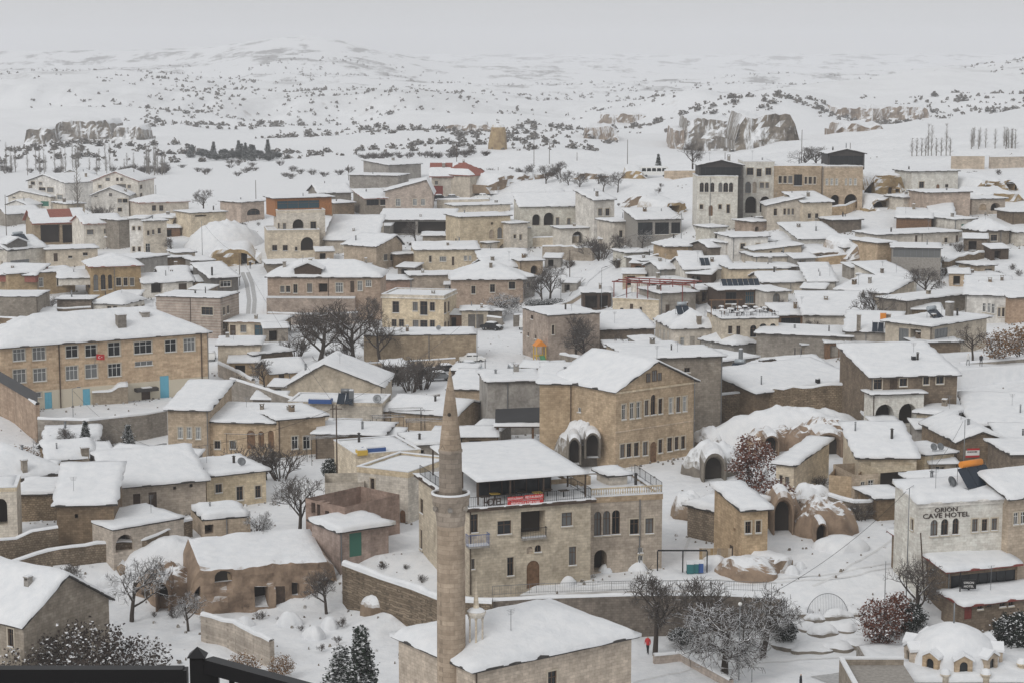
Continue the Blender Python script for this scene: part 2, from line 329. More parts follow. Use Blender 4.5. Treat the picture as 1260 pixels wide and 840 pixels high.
barkmat('leaf_brown', (.14, .055, .035), .30)
barkmat('leaf_rust', (.20, .11, .045), .32)
barkmat('leaf_dark', (.055, .042, .035), .25)
barkmat('needle', (.022, .032, .022), .22)
barkmat('evergreen', (.018, .024, .018), .25)
barkmat('scrub', (.15, .135, .12), .28)
def M(n): return MATS[n]

# --- mesh builder
class MB:
    def __init__(s): s.v = []; s.f = []; s.m = []; s.sm = []
    def poly(s, pts, mi=0, smooth=False):
        k = len(s.v); s.v += [tuple(p) for p in pts]; s.f.append(tuple(range(k, k + len(pts)))); s.m.append(mi); s.sm.append(smooth)
    def box(s, x0, y0, z0, x1, y1, z1, mi=0):
        k = len(s.v)
        s.v += [(x0, y0, z0), (x1, y0, z0), (x1, y1, z0), (x0, y1, z0), (x0, y0, z1), (x1, y0, z1), (x1, y1, z1), (x0, y1, z1)]
        for q in ((0, 3, 2, 1), (4, 5, 6, 7), (0, 1, 5, 4), (1, 2, 6, 5), (2, 3, 7, 6), (3, 0, 4, 7)):
            s.f.append(tuple(k + i for i in q)); s.m.append(mi); s.sm.append(False)
    def tube(s, p, q, r0, r1=None, n=6, mi=0, smooth=True, caps=False):
        p = Vector(p); q = Vector(q); r1 = r0 if r1 is None else r1
        d = (q - p)
        if d.length < 1e-6: return
        d.normalize(); u = d.orthogonal().normalized(); w_ = d.cross(u)
        k = len(s.v)
        for c, r in ((p, r0), (q, r1)):
            for i in range(n):
                t = 2 * math.pi * i / n; s.v.append(tuple(c + (u * math.cos(t) + w_ * math.sin(t)) * r))
        for i in range(n):
            j = (i + 1) % n; s.f.append((k + i, k + j, k + n + j, k + n + i)); s.m.append(mi); s.sm.append(smooth)
        if caps:
            s.f.append(tuple(k + i for i in reversed(range(n)))); s.m.append(mi); s.sm.append(False)
            s.f.append(tuple(k + n + i for i in range(n))); s.m.append(mi); s.sm.append(False)
    def lathe(s, prof, n=16, c=(0, 0, 0), mi=0, smooth=True):
        k = len(s.v)
        for r, z in prof:
            for i in range(n):
                t = 2 * math.pi * i / n; s.v.append((c[0] + r * math.cos(t), c[1] + r * math.sin(t), c[2] + z))
        for a in range(len(prof) - 1):
            for i in range(n):
                j = (i + 1) % n
                s.f.append((k + a * n + i, k + a * n + j, k + (a + 1) * n + j, k + (a + 1) * n + i)); s.m.append(mi); s.sm.append(smooth)
    def mesh(s, name, mats):
        me = bpy.data.meshes.new(name); me.from_pydata(s.v, [], s.f)
        for x in mats: me.materials.append(M(x) if isinstance(x, str) else x)
        if len(mats) > 1: me.polygons.foreach_set('material_index', s.m)
        me.polygons.foreach_set('use_smooth', s.sm); me.update(); return me
    def build(s, name, mats, parent=None, mat=None, mirror=None):
        if isinstance(mats, str): mats = [mats]
        return link(name, s.mesh(name, mats), parent, mat)
def link(name, me, parent=None, mat=None):
    o = bpy.data.objects.new(name, me); col.objects.link(o)
    if mat is not None: o.matrix_local = mat
    if parent is not None:
        o.parent = parent
    return o
def empty(name, loc, rz=0.0):
    o = bpy.data.objects.new(name, None); col.objects.link(o); o.location = loc; o.rotation_euler = (0, 0, rz)
    o.empty_display_size = .3; return o
def tag(o, label, cat, group=None):
    o['label'] = label; o['category'] = cat
    if group: o['group'] = group
    return o
def heightfield(mb, xs, ys, zf, mi=0, smooth=True, skirt=None, keep=None):
    """top surface z=zf(x,y) over grid lines, optional skirt down to skirt(x,y)"""
    nx, ny = len(xs), len(ys); k = len(mb.v)
    for y in ys:
        for x in xs: mb.v.append((x, y, zf(x, y)))
    for j in range(ny - 1):
        for i in range(nx - 1):
            if keep and not keep((xs[i] + xs[i + 1]) / 2, (ys[j] + ys[j + 1]) / 2): continue
            a = k + j * nx + i
            mb.f.append((a, a + 1, a + nx + 1, a + nx)); mb.m.append(mi); mb.sm.append(smooth)
    if skirt:
        ring = [(i, 0) for i in range(nx)] + [(nx - 1, j) for j in range(1, ny)] + [(i, ny - 1) for i in range(nx - 2, -1, -1)] + [(0, j) for j in range(ny - 2, 0, -1)]
        kk = len(mb.v)
        for i, j in ring: mb.v.append((xs[i], ys[j], skirt(xs[i], ys[j])))
        n_ = len(ring)
        for q in range(n_):
            r_ = (q + 1) % n_; i, j = ring[q]; i2, j2 = ring[r_]
            mb.f.append((kk + q, kk + r_, k + j2 * nx + i2, k + j * nx + i)); mb.m.append(mi); mb.sm.append(smooth)
def lines(a, b, extra=(), step=1.0, mx=22):
    n_ = max(3, min(mx, int(math.ceil((b - a) / step))))
    l = [a + (b - a) * i / n_ for i in range(n_ + 1)]
    for e in extra:
        if a < e < b:
            i = min(range(1, n_), key=lambda q: abs(l[q] - e)); l[i] = e
    return sorted(l)
# ================================================================ the land
def build_land():
    a = np.arange(-520, 1781, 4.0)
    rows = np.unique(np.concatenate([np.geomspace(60, 160, 60), np.geomspace(160, 700, 330), np.geomspace(700, 1600, 200), np.geomspace(1600, 9200, 190)]))
    A, D = np.meshgrid(a, rows)
    X = (A - 630) / FP * D
    Z = Gfull(X, D)
    nr, nc = A.shape
    co = np.stack([X, D, Z], -1).reshape(-1, 3).astype(np.float32)
    idx = np.arange(nr * nc).reshape(nr, nc)
    f = np.stack([idx[:-1, :-1], idx[:-1, 1:], idx[1:, 1:], idx[1:, :-1]], -1).reshape(-1, 4)
    me = bpy.data.meshes.new('snowy_ground'); me.vertices.add(len(co)); me.vertices.foreach_set('co', co.ravel())
    me.loops.add(f.size); me.loops.foreach_set('vertex_index', f.ravel().astype(np.int32))
    me.polygons.add(len(f)); me.polygons.foreach_set('loop_start', np.arange(0, f.size, 4, dtype=np.int32))
    me.polygons.foreach_set('loop_total', np.full(len(f), 4, dtype=np.int32)) if hasattr(me.polygons[0], 'loop_total') and not me.polygons[0].is_property_readonly('loop_total') else None
    me.polygons.foreach_set('use_smooth', np.ones(len(f), dtype=bool))
    me.materials.append(M('land')); me.update(calc_edges=True); me.validate()
    o = link('snowy_ground', me); o['kind'] = 'structure'
    o['label'] = 'snow covered ground rising to white hills'
build_land()
# ================================================================ houses
WIN = {  # kind: (frame material, pane material, reveal depth, arched, part name, mullions)
    'w': ('frame_white', 'glass', .16, 0, 'window', 1), 'b': ('frame_brown', 'glass', .16, 0, 'window', 1),
    's': ('frame_stone', 'glass', .18, 0, 'window', 1), 'p': ('frame_white', 'glass_pale', .14, 0, 'window', 2),
    'a': ('frame_brown', 'glass', .2, 1, 'arched_window', 1), 'l': ('frame_white', 'glass', .2, 1, 'arched_window', 1),
    'd': (None, 'wood_dark', .14, 0, 'door', 0), 'e': (None, 'wood', .14, 1, 'arched_door', 0), 'B': (None, 'blue_door', .10, 0, 'door', 0),
    'g': (None, 'dark_grey', .15, 0, 'garage_door', 0), 'G': ('metal_black', 'glass', .10, 0, 'window', 4), 'P': ('metal_grey', 'glass_pale', .10, 0, 'window', 4),
    'u': ('wood', 'glass_blue', .12, 0, 'window', 3), 'n': (None, 'green_door', .08, 0, 'shutter', 0), 'r': (None, 'metal_red', .1, 0, 'garage_door', 0),
    'o': (None, None, 1.6, 0, None, 0), 'A': (None, None, 1.8, 1, None, 0), 'k': (None, 'grey_plaster', .12, 0, 'blocked_window', 0), 'K': (None, 'tan', .3, 1, 'blocked_arch', 0),
}
def arch_pts(u0, u1, v1, ah, n=8):
    um = (u0 + u1) / 2; rx = (u1 - u0) / 2; vb = v1 - ah
    return [(um + rx * math.cos(t), vb + ah * math.sin(t)) for t in [math.pi * i / n for i in range(n + 1)]]   # right -> left
def wall_face(mb, P, W, z0, H, ops, mi=0, inner=1):
    """P(u,v,d) -> local point; ops: (u0,v0,u1,v1,kind) real openings with reveals"""
    us = sorted({0.0, W} | {o[0] for o in ops} | {o[2] for o in ops}); vs_ = sorted({z0, H} | {o[1] for o in ops} | {o[3] for o in ops})
    def inside(u, v): return any(o[0] < u < o[2] and o[1] < v < o[3] for o in ops)
    for i in range(len(us) - 1):
        if us[i + 1] - us[i] < 1e-5: continue
        j = 0
        while j < len(vs_) - 1:
            um = (us[i] + us[i + 1]) / 2
            if inside(um, (vs_[j] + vs_[j + 1]) / 2): j += 1; continue
            k = j
            while k + 1 < len(vs_) - 1 and not inside(um, (vs_[k + 1] + vs_[k + 2]) / 2): k += 1
            mb.poly([P(us[i], vs_[j], 0), P(us[i + 1], vs_[j], 0), P(us[i + 1], vs_[k + 1], 0), P(us[i], vs_[k + 1], 0)], mi); j = k + 1
    for (u0, v0, u1, v1, kd) in ops:
        fr, pn, r, ar, nm, mu = WIN[kd]
        if ar:
            ah = min((u1 - u0) * .55, (v1 - v0) * .6); ap = arch_pts(u0, u1, v1, ah); h = len(ap) // 2
            mb.poly([P(u1, v1, 0)] + [P(x, y, 0) for x, y in reversed(ap[:h + 1])][0:0] + [P(x, y, 0) for x, y in ap[h::-1]], mi)
            mb.poly([P(u0, v1, 0)] + [P(x, y, 0) for x, y in ap[:h - 1:-1]], mi)
            for q in range(len(ap) - 1):
                (xa, ya), (xb, yb) = ap[q], ap[q + 1]
                mb.poly([P(xa, ya, 0), P(xa, ya, r), P(xb, yb, r), P(xb, yb, 0)], mi)
            vt = v1 - ah
        else:
            vt = v1; mb.poly([P(u0, v1, 0), P(u1, v1, 0), P(u1, v1, r), P(u0, v1, r)], mi)
        mb.poly([P(u0, v0, 0), P(u0, vt, 0), P(u0, vt, r), P(u0, v0, r)], mi)
        mb.poly([P(u1, v0, 0), P(u1, v0, r), P(u1, vt, r), P(u1, vt, 0)], mi)
        mb.poly([P(u0, v0, 0), P(u0, v0, r), P(u1, v0, r), P(u1, v0, 0)], mi)
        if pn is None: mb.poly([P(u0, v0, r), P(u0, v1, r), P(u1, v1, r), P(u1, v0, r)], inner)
def add_window(P, op, root, m0, sill=True):
    u0, v0, u1, v1, kd = op; fr, pn, r, ar, nm, mu = WIN[kd]
    if nm is None: return
    if pn == 'glass' and kd != 'G' and rnd.random() < .28: pn = 'glass_pale'
    w_, h_ = u1 - u0, v1 - v0
    def bx(mb, a0, b0, a1, b1, d0, d1, mi=0):
        c = [P(a0, b0, d0), P(a1, b0, d0), P(a1, b1, d0), P(a0, b1, d0), P(a0, b0, d1), P(a1, b0, d1), P(a1, b1, d1), P(a0, b1, d1)]
        k = len(mb.v); mb.v += [tuple(x) for x in c]
        for q in ((0, 1, 2, 3), (4, 7, 6, 5), (0, 4, 5, 1), (1, 5, 6, 2), (2, 6, 7, 3), (3, 7, 4, 0)): mb.f.append(tuple(k + i for i in q)); mb.m.append(mi); mb.sm.append(False)
    e = .004
    if fr is None:
        mb = MB(); bx(mb, u0 + e, v0 + e, u1 - e, v1 - e, r - .05, r - .004)
        if nm in ('door', 'garage_door', 'arched_door') and w_ > .7:
            nn = 2 if w_ < 2 else 4
            for i in range(nn):
                a0 = u0 + w_ * (i + .12) / nn; a1 = u0 + w_ * (i + .88) / nn
                bx(mb, a0, v0 + h_ * .08, a1, v0 + h_ * .45, r - .075, r - .051); bx(mb, a0, v0 + h_ * .52, a1, v0 + h_ * .9, r - .075, r - .051)
        mb.build(nm, pn, root, m0); return
    t = min(.075, w_ * .14)
    mb = MB(); d0, d1 = r - .07, r - .012
    bx(mb, u0 + e, v0 + e, u0 + t, v1 - e, d0, d1); bx(mb, u1 - t, v0 + e, u1 - e, v1 - e, d0, d1)
    bx(mb, u0 + t, v0 + e, u1 - t, v0 + t, d0, d1); bx(mb, u0 + t, v1 - t, u1 - t, v1 - e, d0, d1)
    if mu:
        n_ = mu if mu > 1 else (1 if w_ < 1.9 else 2); n_ = n_ if mu < 4 else max(2, int(w_ / 1.1))
        for i in range(1, n_ + 1):
            c = u0 + w_ * i / (n_ + 1); bx(mb, c - t * .4, v0 + t, c + t * .4, v1 - t, d0 + .008, d1)
        if h_ > 1.1 and mu < 4:
            c = v0 + h_ * .68
            for i in range(n_ + 1):
                bx(mb, u0 + w_ * i / (n_ + 1) + t * .42, c - t * .35, u0 + w_ * (i + 1) / (n_ + 1) - t * .42, c + t * .35, d0 + .012, d1)
    o = mb.build(nm, fr, root, m0)
    g = MB(); bx(g, u0 + t * .9, v0 + t * .9, u1 - t * .9, v1 - t * .9, d1 - .006, d1 + .004); g.build('pane', pn, o)
    if sill and w_ < 3.2:
        g = MB(); bx(g, u0 - .1, v0 - .12, u1 + .1, v0 - .01, -.14, -.004, 0); bx(g, u0 - .06, v0 - .008, u1 + .06, v0 + .06, -.11, -.004, 1)
        g.build('sill', ['frame_stone', 'snow'], o)
        if not ar and h_ > .8 and kd in 'wbsp':
            g = MB(); bx(g, u0 - .13, v0, u0 - .003, v1 + .13, -.05, -.003); bx(g, u1 + .003, v0, u1 + .13, v1 + .13, -.05, -.003); bx(g, u0 - .002, v1 + .003, u1 + .002, v1 + .13, -.05, -.003); g.build('surround', 'frame_stone', o)

class B: pass
HOUSES = []
def roof_fn(kind, W, dep, H, rise, ap):
    if kind == 'flat': return lambda u, d: H
    if kind == 'shed_b': return lambda u, d: H + rise * d / dep
    if kind == 'shed_f': return lambda u, d: H + rise * (1 - d / dep)
    if kind == 'shed_r': return lambda u, d: H + rise * u / W
    if kind == 'shed_l': return lambda u, d: H + rise * (1 - u / W)
    if kind == 'gx': return lambda u, d: H + rise * (d / (ap * dep) if d < ap * dep else (dep - d) / ((1 - ap) * dep))
    if kind == 'gy': return lambda u, d: H + rise * (u / (ap * W) if u < ap * W else (W - u) / ((1 - ap) * W))
    m_ = min(W, dep) / 2
    return lambda u, d: H + rise * min(1.0, min(u, W - u, d, dep - d) / m_)
def house(label, xl, yl, xr, yr, base, dep, wall='cream', roof='flat', rise=0., win=(), lw=(), rw=(), yaw=None, snow=.32, oh=.42, ap=.5,
          rmat='roof_dark', name='house', cat='house', par=0., bare=None, chim=(), root=None, D=None, group=None, dz=0., under=3.0, band=None, zb=None):  # dark default rmat paints extra shade into eaves and soffits below the snow
    b = B(); xm = (xl + xr) / 2; ym = (yl + yr) / 2; snow *= .62
    if root is not None and D is None and zb is None: D = root.D
    g = gp(xm, base) if D is None else on_y(xm, base, D)
    if zb is not None: g.z = zb
    Dm = g.y; E = on_y(xm, ym, Dm); ze = E.z
    if yaw is None:
        PL = on_z(xl, yl, ze); PR = on_z(xr, yr, ze)
        if abs(PR.y - PL.y) > 1.6 * abs(PR.x - PL.x): yaw = 50 if PR.y > PL.y else -50
    if yaw is not None:
        t = Vector((math.cos(R(yaw)), math.sin(R(yaw)), 0))
        def hit(px):
            r_ = ray(px, ym); nrm = Vector((-t.y, t.x, 0)); s = (E - CAM).dot(nrm) / r_.dot(nrm); q = CAM + r_ * s; q.z = ze; return q
        PL, PR = hit(xl), hit(xr)
    ang = math.atan2(PR.y - PL.y, PR.x - PL.x); W = (PR.xy - PL.xy).length
    zb_ = g.z + dz; H = max(1.2, ze - zb_)
    b.mat = Matrix.Translation((PL.x, PL.y, zb_)) @ Matrix.Rotation(ang, 4, 'Z'); b.inv = b.mat.inverted()
    b.W, b.H, b.dep, b.D = W, H, dep, Dm
    if root is None:
        c = b.mat @ Vector((W / 2, dep / 2, 0)); b.root = empty(name, (c.x, c.y, c.z), ang); tag(b.root, label, cat, group); b.own = True
        b.root.matrix_world = Matrix.Translation(c) @ Matrix.Rotation(ang, 4, 'Z')
        b.rmat = Matrix.Translation(c) @ Matrix.Rotation(ang, 4, 'Z')
    else: b.root = root.root; b.rmat = root.rmat
    m0 = b.rmat.inverted() @ b.mat; b.m0 = m0
    rf = roof_fn(roof, W, dep, H, rise, ap); b.rf = rf
    FACES = {'f': (lambda u, v, d: Vector((u, d, v)), W), 'l': (lambda u, v, d: Vector((d, dep - u, v)), dep), 'r': (lambda u, v, d: Vector((W - d, u, v)), dep), 'k': (lambda u, v, d: Vector((W - u, dep - d, v)), W)}
    b.FACES = FACES
    mb = MB(); ops_all = {}
    for key, lst in (('f', win), ('l', lw), ('r', rw), ('k', ())):
        P, FW = FACES[key]; ops = []; gab = []
        for q in lst:
            x0, y0, x1, y1 = q[:4]; kd = q[4] if len(q) > 4 else 'w'
            o_ = project(b, key, x0, y0, x1, y1)
            if o_ is None: continue
            u0, v0, u1, v1 = o_
            if WIN[kd][4] in ('door', 'garage_door', 'arched_door') and v0 < .9: v0 = .02
            v0 = max(v0, .02); u0 = max(u0, .08); u1 = min(u1, FW - .08)
            if u1 - u0 < .18 or v1 - v0 < .25: continue
            if v1 > H - .06:
                if v0 > H - .4: gab.append((u0, v0, u1, v1, kd)); continue
                v1 = H - .06
            if v1 - v0 < .25: continue
            if any(not (u1 <= s[0] or u0 >= s[2] or v1 <= s[1] or v0 >= s[3]) for s in ops): continue
            ops.append((u0, v0, u1, v1, kd))
        wall_face(mb, P, FW, -under, H, ops)
        prof = [0, ap, .5, 1] if key in 'fk' else [0, ap, 1 - ap, .5, 1]
        prof = sorted(set(prof)); top = []
        for q in prof:
            pt = P(q * FW, 0, 0); z = rf(min(max(pt.x, 0), W), min(max(pt.y, 0), dep)) - .003
            if z > H + .01: top.append((q * FW, z))
        if top:
            mb.poly([P(0, H, 0), P(FW, H, 0)] + [P(u, z, 0) for u, z in reversed(top)])
        for o_ in ops: add_window(P, o_, b.root, m0)
        for o_ in gab: add_window(lambda u, v, d, P=P, r=WIN[o_[4]][2]: P(u, v, d - r), o_, b.root, m0, False)
    b.wall = mb.build('wall', [wall, 'inside'], b.root, m0)
    if band:                                   # a course or plinth standing 3 cm proud
        for (z0_, z1_, mt, pr) in band:
            q = MB(); q.box(-pr, -pr, z0_, W + pr, dep + pr, z1_); q.build('string_course' if z1_ - z0_ < .8 else 'plinth', mt, b.root, m0) if z1_ - z0_ < .8 else None
    # roof slab and its snow
    if roof != 'none':
        o2 = oh if not par else -.02
        xs = lines(-o2, W + o2, (ap * W, W / 2) if roof in ('gy', 'hip') else (), 1.1, 20); ys = lines(-o2, dep + o2, (ap * dep, dep / 2) if roof in ('gx', 'hip') else (), 1.1, 20)
        th = .19
        q = MB()
        X2 = [-o2, W + o2] if roof not in ('gy', 'hip') else ([-o2, ap * W, W + o2] if roof == 'gy' else xs)
        Y2 = [-o2, dep + o2] if roof not in ('gx', 'hip') else ([-o2, ap * dep, dep + o2] if roof == 'gx' else ys)
        heightfield(q, X2, Y2, lambda u, d: rf(u, d) + th, smooth=False, skirt=lambda u, d: rf(u, d) + .002)
        heightfield(q, X2, list(reversed(Y2)), lambda u, d: rf(u, d) + .002, smooth=False)
        b.roof = q.build('roof', rmat, b.root, m0)
        if par:
            q = MB()
            for (x0, y0, x1, y1) in ((-.05, -.05, W + .05, .25), (-.05, dep - .25, W + .05, dep + .05), (-.05, .25, .25, dep - .25), (W - .25, .25, W + .05, dep - .25)): q.box(x0, y0, H - .12, x1, y1, H + par)
            pp = q.build('parapet', wall if par < .5 else wall, b.root, m0)
            q = MB()
            for (x0, y0, x1, y1) in ((-.09, -.09, W + .09, .3), (-.09, dep - .3, W + .09, dep + .09), (-.09, .3, .3, dep - .3), (W - .3, .3, W + .09, dep - .3)): q.box(x0, y0, H + par + .003, x1, y1, H + par + .16 * snow / .3)
            q.build('snow_cap', 'snow', pp)
        if snow > 0:
            sx_ = PL.x * .37; sy_ = PL.y * .53; e_ = o2 + .05 if not par else -.28
            xs = lines(-e_, W + e_, (ap * W, W / 2) if roof in ('gy', 'hip') else (), .8, 26); ys = lines(-e_, dep + e_, (ap * dep, dep / 2) if roof in ('gx', 'hip') else (), .8, 26)
            def rd(u, d): return max(0., min(1., min(u + e_, W + e_ - u, d + e_, dep + e_ - d) / .55))
            def zt(u, d):
                r_ = rd(u, d); nn = mnoise.noise(Vector((u * .45 + sx_, d * .45 + sy_, 0))) * .85 + mnoise.noise(Vector((u * 1.3 + sx_, d * 1.3 + sy_, 5))) * .22
                return rf(u, d) + th + snow * (.68 + .32 * math.sqrt(r_)) * (1 + .55 * nn) + (.12 * snow if r_ > 0 else 0)
            keep = None
            if bare: keep = lambda u, d: bare(u / W, d / dep) < 0 or False
            q = MB(); heightfield(q, xs, ys, zt, skirt=(lambda u, d: rf(u, d) + th - .05) if not bare else None, keep=keep)
            # uneven drip edge
            for i, v in enumerate(q.v):
                x_, y_, z_ = v; k_ = lambda t, c: max(-.12, .42 * mnoise.noise(Vector((t * .8 + sx_ + sy_, c, 2))) + .25 * mnoise.noise(Vector((t * 2.6 + sy_, c, 6))))
                if abs(v[1] + e_) < 1e-6: y_ += k_(v[0], 1)
                elif abs(v[1] - dep - e_) < 1e-6: y_ -= k_(v[0], 4)
                if abs(v[0] + e_) < 1e-6: x_ += k_(v[1], 2)
                elif abs(v[0] - W - e_) < 1e-6: x_ -= k_(v[1], 3)
                q.v[i] = (x_, y_, z_)
            q.build('snow_cover', 'snow', b.roof)
    HOUSES.append(b)
    for c in chim: chimney(b, *c)
    return b
def project(b, key, x0, y0, x1, y1):
    P, FW = b.FACES[key]
    o = b.mat @ P(0, 0, 0); uax = (b.mat @ P(1, 0, 0)) - o; nrm = Vector((uax.y, -uax.x, 0))
    def hit(px, py):
        r_ = ray(px, py); dn = r_.dot(nrm)
        if abs(dn) < .03: return None
        p = CAM + r_ * ((o - CAM).dot(nrm) / dn); return (p - o).dot(uax), p.z - o.z
    xm, ym = (x0 + x1) / 2, (y0 + y1) / 2
    a, c, t, bo = hit(x0, ym), hit(x1, ym), hit(xm, y0), hit(xm, y1)
    if None in (a, c, t, bo): return None
    u0, u1 = sorted((a[0], c[0])); v0, v1 = sorted((t[1], bo[1])); return u0, v0, u1, v1
def roof_pt(b, px, py):
    """local roof point on the sight line of a pixel"""
    r_ = ray(px, py); best = None
    for i in range(600):
        y = b.D - 8 + i * .06 * (1 + b.dep / 20)
        p = b.inv @ (CAM + r_ * (y / r_.y))
        u, d = min(max(p.x, 0), b.W), min(max(p.y, 0), b.dep)
        if p.z <= b.rf(u, d) + .3 and -1.0 <= p.x <= b.W + 1 and -1 <= p.y <= b.dep + 1: best = (u, d, b.rf(u, d)); break
    return best
def chimney(b, px, py, w_=.6, h_=1.4, mat='grey_stone'):
    """px,py = foot of the chimney on the roof"""
    p = roof_pt(b, px, py)
    if p is None: return
    u, d, z = p; q = MB(); q.box(u - w_ / 2, d - w_ / 2, z - .3, u + w_ / 2, d + w_ / 2, z + h_, 0); q.box(u - w_ / 2 - .07, d - w_ / 2 - .07, z + h_ + .001, u + w_ / 2 + .07, d + w_ / 2 + .07, z + h_ + .12, 0)
    o = q.build('chimney', mat, b.roof)
    s = MB(); s.box(u - w_ / 2 - .05, d - w_ / 2 - .05, z + h_ + .122, u + w_ / 2 + .05, d + w_ / 2 + .05, z + h_ + .12 + .16); s.build('snow_cap', 'snow', o)
# ---------------------------------------------------------------- nearest: mosque, hotel, mansion, left and right foreground
H = house
hotel = H('large cream stone hotel with roofed terrace and red banners beside the minaret', 577, 627, 727, 615, 724, 16.5, 'cream', 'flat', oh=.35, snow=.06, rmat='roof_dark',
  win=[(612,640,629,657,'b'), (641,628,671,658,'o'), (691,630,704,647,'b'), (624,685,632,708,'b'), (648,689,664,718,'e'), (700,672,709,695,'b'), (648,672,656,681,'K'), (658,670,666,679,'a'), (579,632,588,655,'b'), (580,687,584,700,'b')],
  lw=[(506,597,511,615,'b'), (517,613,521,631,'b'), (508,638,512,656,'b'), (517,651,520,675,'b'), (517,678,521,691,'b')], name='hotel', cat='hotel')
hotel2 = H('', 676, 590, 727, 585, 618, 6, 'tan', 'none', root=hotel, D=hotel.D + 9, under=.5)
annex = H('beige stone hotel wing with triple arched windows and balustraded snowy terrace', 727, 617, 815, 612, 703, 11, 'tan', 'flat', par=.45, name='hotel_wing', cat='hotel',
  win=[(731,629,740,659,'a'), (742,628,751,658,'a'), (753,627,763,657,'a'), (775,638,786,657,'b'), (794,637,804,656,'b'), (731,676,747,703,'A'), (785,673,791,680,'w'), (785,683,791,695,'w')])
annex2 = H('', 750, 586, 772, 584, 603, 3, 'beige_plaster', 'flat', snow=.4, root=annex, D=annex.D + 5, under=.6)
H('low cream house with arched door and parapet left of the cream hotel', 440, 578, 502, 587, 640, 9, 'cream', 'flat', yaw=-28, par=.5, win=[(492,627,499,652,'e'), (456,588,461,602,'b')], lw=())
mansion = H('tall tan stone mansion with pediment and three rows of windows', 758, 481, 855, 468, 568, 12, 'tan', 'gy', 3.0, oh=.45, snow=.35, name='mansion', cat='mansion',
  win=[(765,497,770,516,'w'), (775,495,780,515,'w'), (783,494,788,514,'w'), (793,492,798,511,'b'), (801,485,807,510,'a'), (810,490,815,509,'b'), (823,489,828,508,'p'), (832,488,837,507,'b'), (840,487,845,506,'p'),
       (763,546,769,563,'b'), (771,545,777,562,'b'), (780,544,786,561,'b'), (791,543,797,560,'b'), (800,543,808,570,'e'), (810,540,815,557,'b'), (821,538,827,555,'b'), (830,537,835,553,'b'), (838,536,843,552,'b'),
       (795,459,800,470,'b'), (802,455,808,469,'a'), (809,458,814,468,'b')], lw=[(711,501,715,507,'w')])
q = MB(); q.box(-.12, -.12, 0, mansion.W + .12, -.003, .22); q.build('cornice', 'cream', mansion.root, mansion.m0 @ Matrix.Translation((0, 0, mansion.H - .35)))
q = MB(); q.box(-.06, -.06, 0, mansion.W + .06, -.003, .2); q.build('string_course', 'tan', mansion.root, mansion.m0 @ Matrix.Translation((0, 0, mansion.H * .46)))
H('grey plastered house with flat snowy roof joined to the pedimented mansion', 600, 471, 668, 468, 535, 9, 'grey_plaster', 'flat', yaw=8, snow=.3)
H('tan stone house with small window between grey house and mansion', 664, 470, 738, 475, 566, 9, 'tan', 'shed_b', 1.0, yaw=-4, win=[(711,501,716,507,'w')], snow=.35)
H('broad grey brown stone block rising behind the pedimented mansion', 780, 443, 889, 438, 540, 9, 'grey_stone', 'flat', yaw=12, snow=.25, rmat='roof_dark', win=[(842,452,849,458,'b')])
H('narrow ochre house end behind the mansion roof ridge', 760, 434, 840, 424, 470, 6, 'ochre', 'flat', yaw=14, snow=.2, win=[(823,434,828,438,'o')])
# left foreground
H('grey stone house in the corner behind the dark bush', -120, 720, 28, 782, 838, 10, 'grey_stone', 'gx', 3.2, snow=.45, oh=.4, yaw=-34, win=[(10,773,17,795,'b'), (30,785,37,806,'b')])
longh = H('long tan house with two brown doors above the arched terrace', 137, 600, 253, 590, 636, 11, 'tan', 'gx', 2.2, snow=.42, ap=.75, win=[(164,607,173,632,'d'), (183,605,193,630,'d'), (146,603,150,607,'o'), (213,598,217,602,'o'), (233,595,237,599,'o')])
H('brown stone house with square snowy roof beside the long tan house', 69, 622, 140, 619, 676, 9, 'brown', 'shed_b', 2.2, snow=.42, yaw=6, win=[(92,632,96,637,'o')])
H('beige house with three dark windows and flat snowy roof over the ruin', 254, 587, 327, 579, 622, 9, 'cream', 'flat', snow=.4, win=[(265,595,273,606,'b'), (291,598,299,615,'b'), (314,597,321,612,'b')])
H('low house with hipped snowy roof and capped chimney by the rubble wall', -20, 592, 80, 579, 605, 12, 'brown', 'hip', 2.6, snow=.4, chim=[(30, 580, .6, 1.6)])
H('small house with snow hung roof and dark opening behind the hipped roof', 60, 566, 116, 562, 582, 8, 'tan', 'gx', 1.3, snow=.45, win=[(80,567,92,579,'o')], chim=[(106, 562, .9, 1.2)])
H('low shed roof under the school retaining wall', 55, 545, 120, 543, 560, 6, 'grey_stone', 'shed_b', .8, snow=.4)
H('ruined arcade of pale stone with one arched window by the frame edge', -15, 606, 20, 600, 672, 6, 'cream', 'flat', yaw=10, par=.3, win=[(-6,613,9,646,'A')], name='ruin', cat='ruin')
H('flat snowy annex under the rubble wall of the hipped house', 22, 610, 68, 606, 640, 7, 'rubble', 'flat', snow=.6, yaw=4)
terr = H('arched stone terrace carrying the snowy yard of the long house', 139, 653, 226, 638, 684, 8, 'tan', 'flat', snow=.3, oh=.05, win=[(142,657,165,678,'A')], name='terrace', cat='terrace')
H('roofless stone hut heaped with snow in the ruined yard', 249, 641, 308, 636, 660, 6, 'tan', 'flat', snow=.95, oh=-.1, win=[(252,645,263,656,'o')], name='hut', cat='hut')
tanA = H('tan stone house with three white window frames below the school', 206, 504, 256, 505, 562, 12, 'tan', 'shed_b', 1.6, snow=.4, win=[(219,525,225,539,'p'), (230,525,236,539,'p'), (241,525,247,540,'p')])
H('', 256, 519, 342, 521, 566, 9, 'tan', 'shed_b', .7, snow=.35, root=tanA, win=[(304,529,314,552,'e'), (318,530,325,550,'e'), (330,529,337,551,'e'), (264,542,271,552,'b'), (283,542,290,552,'b')])
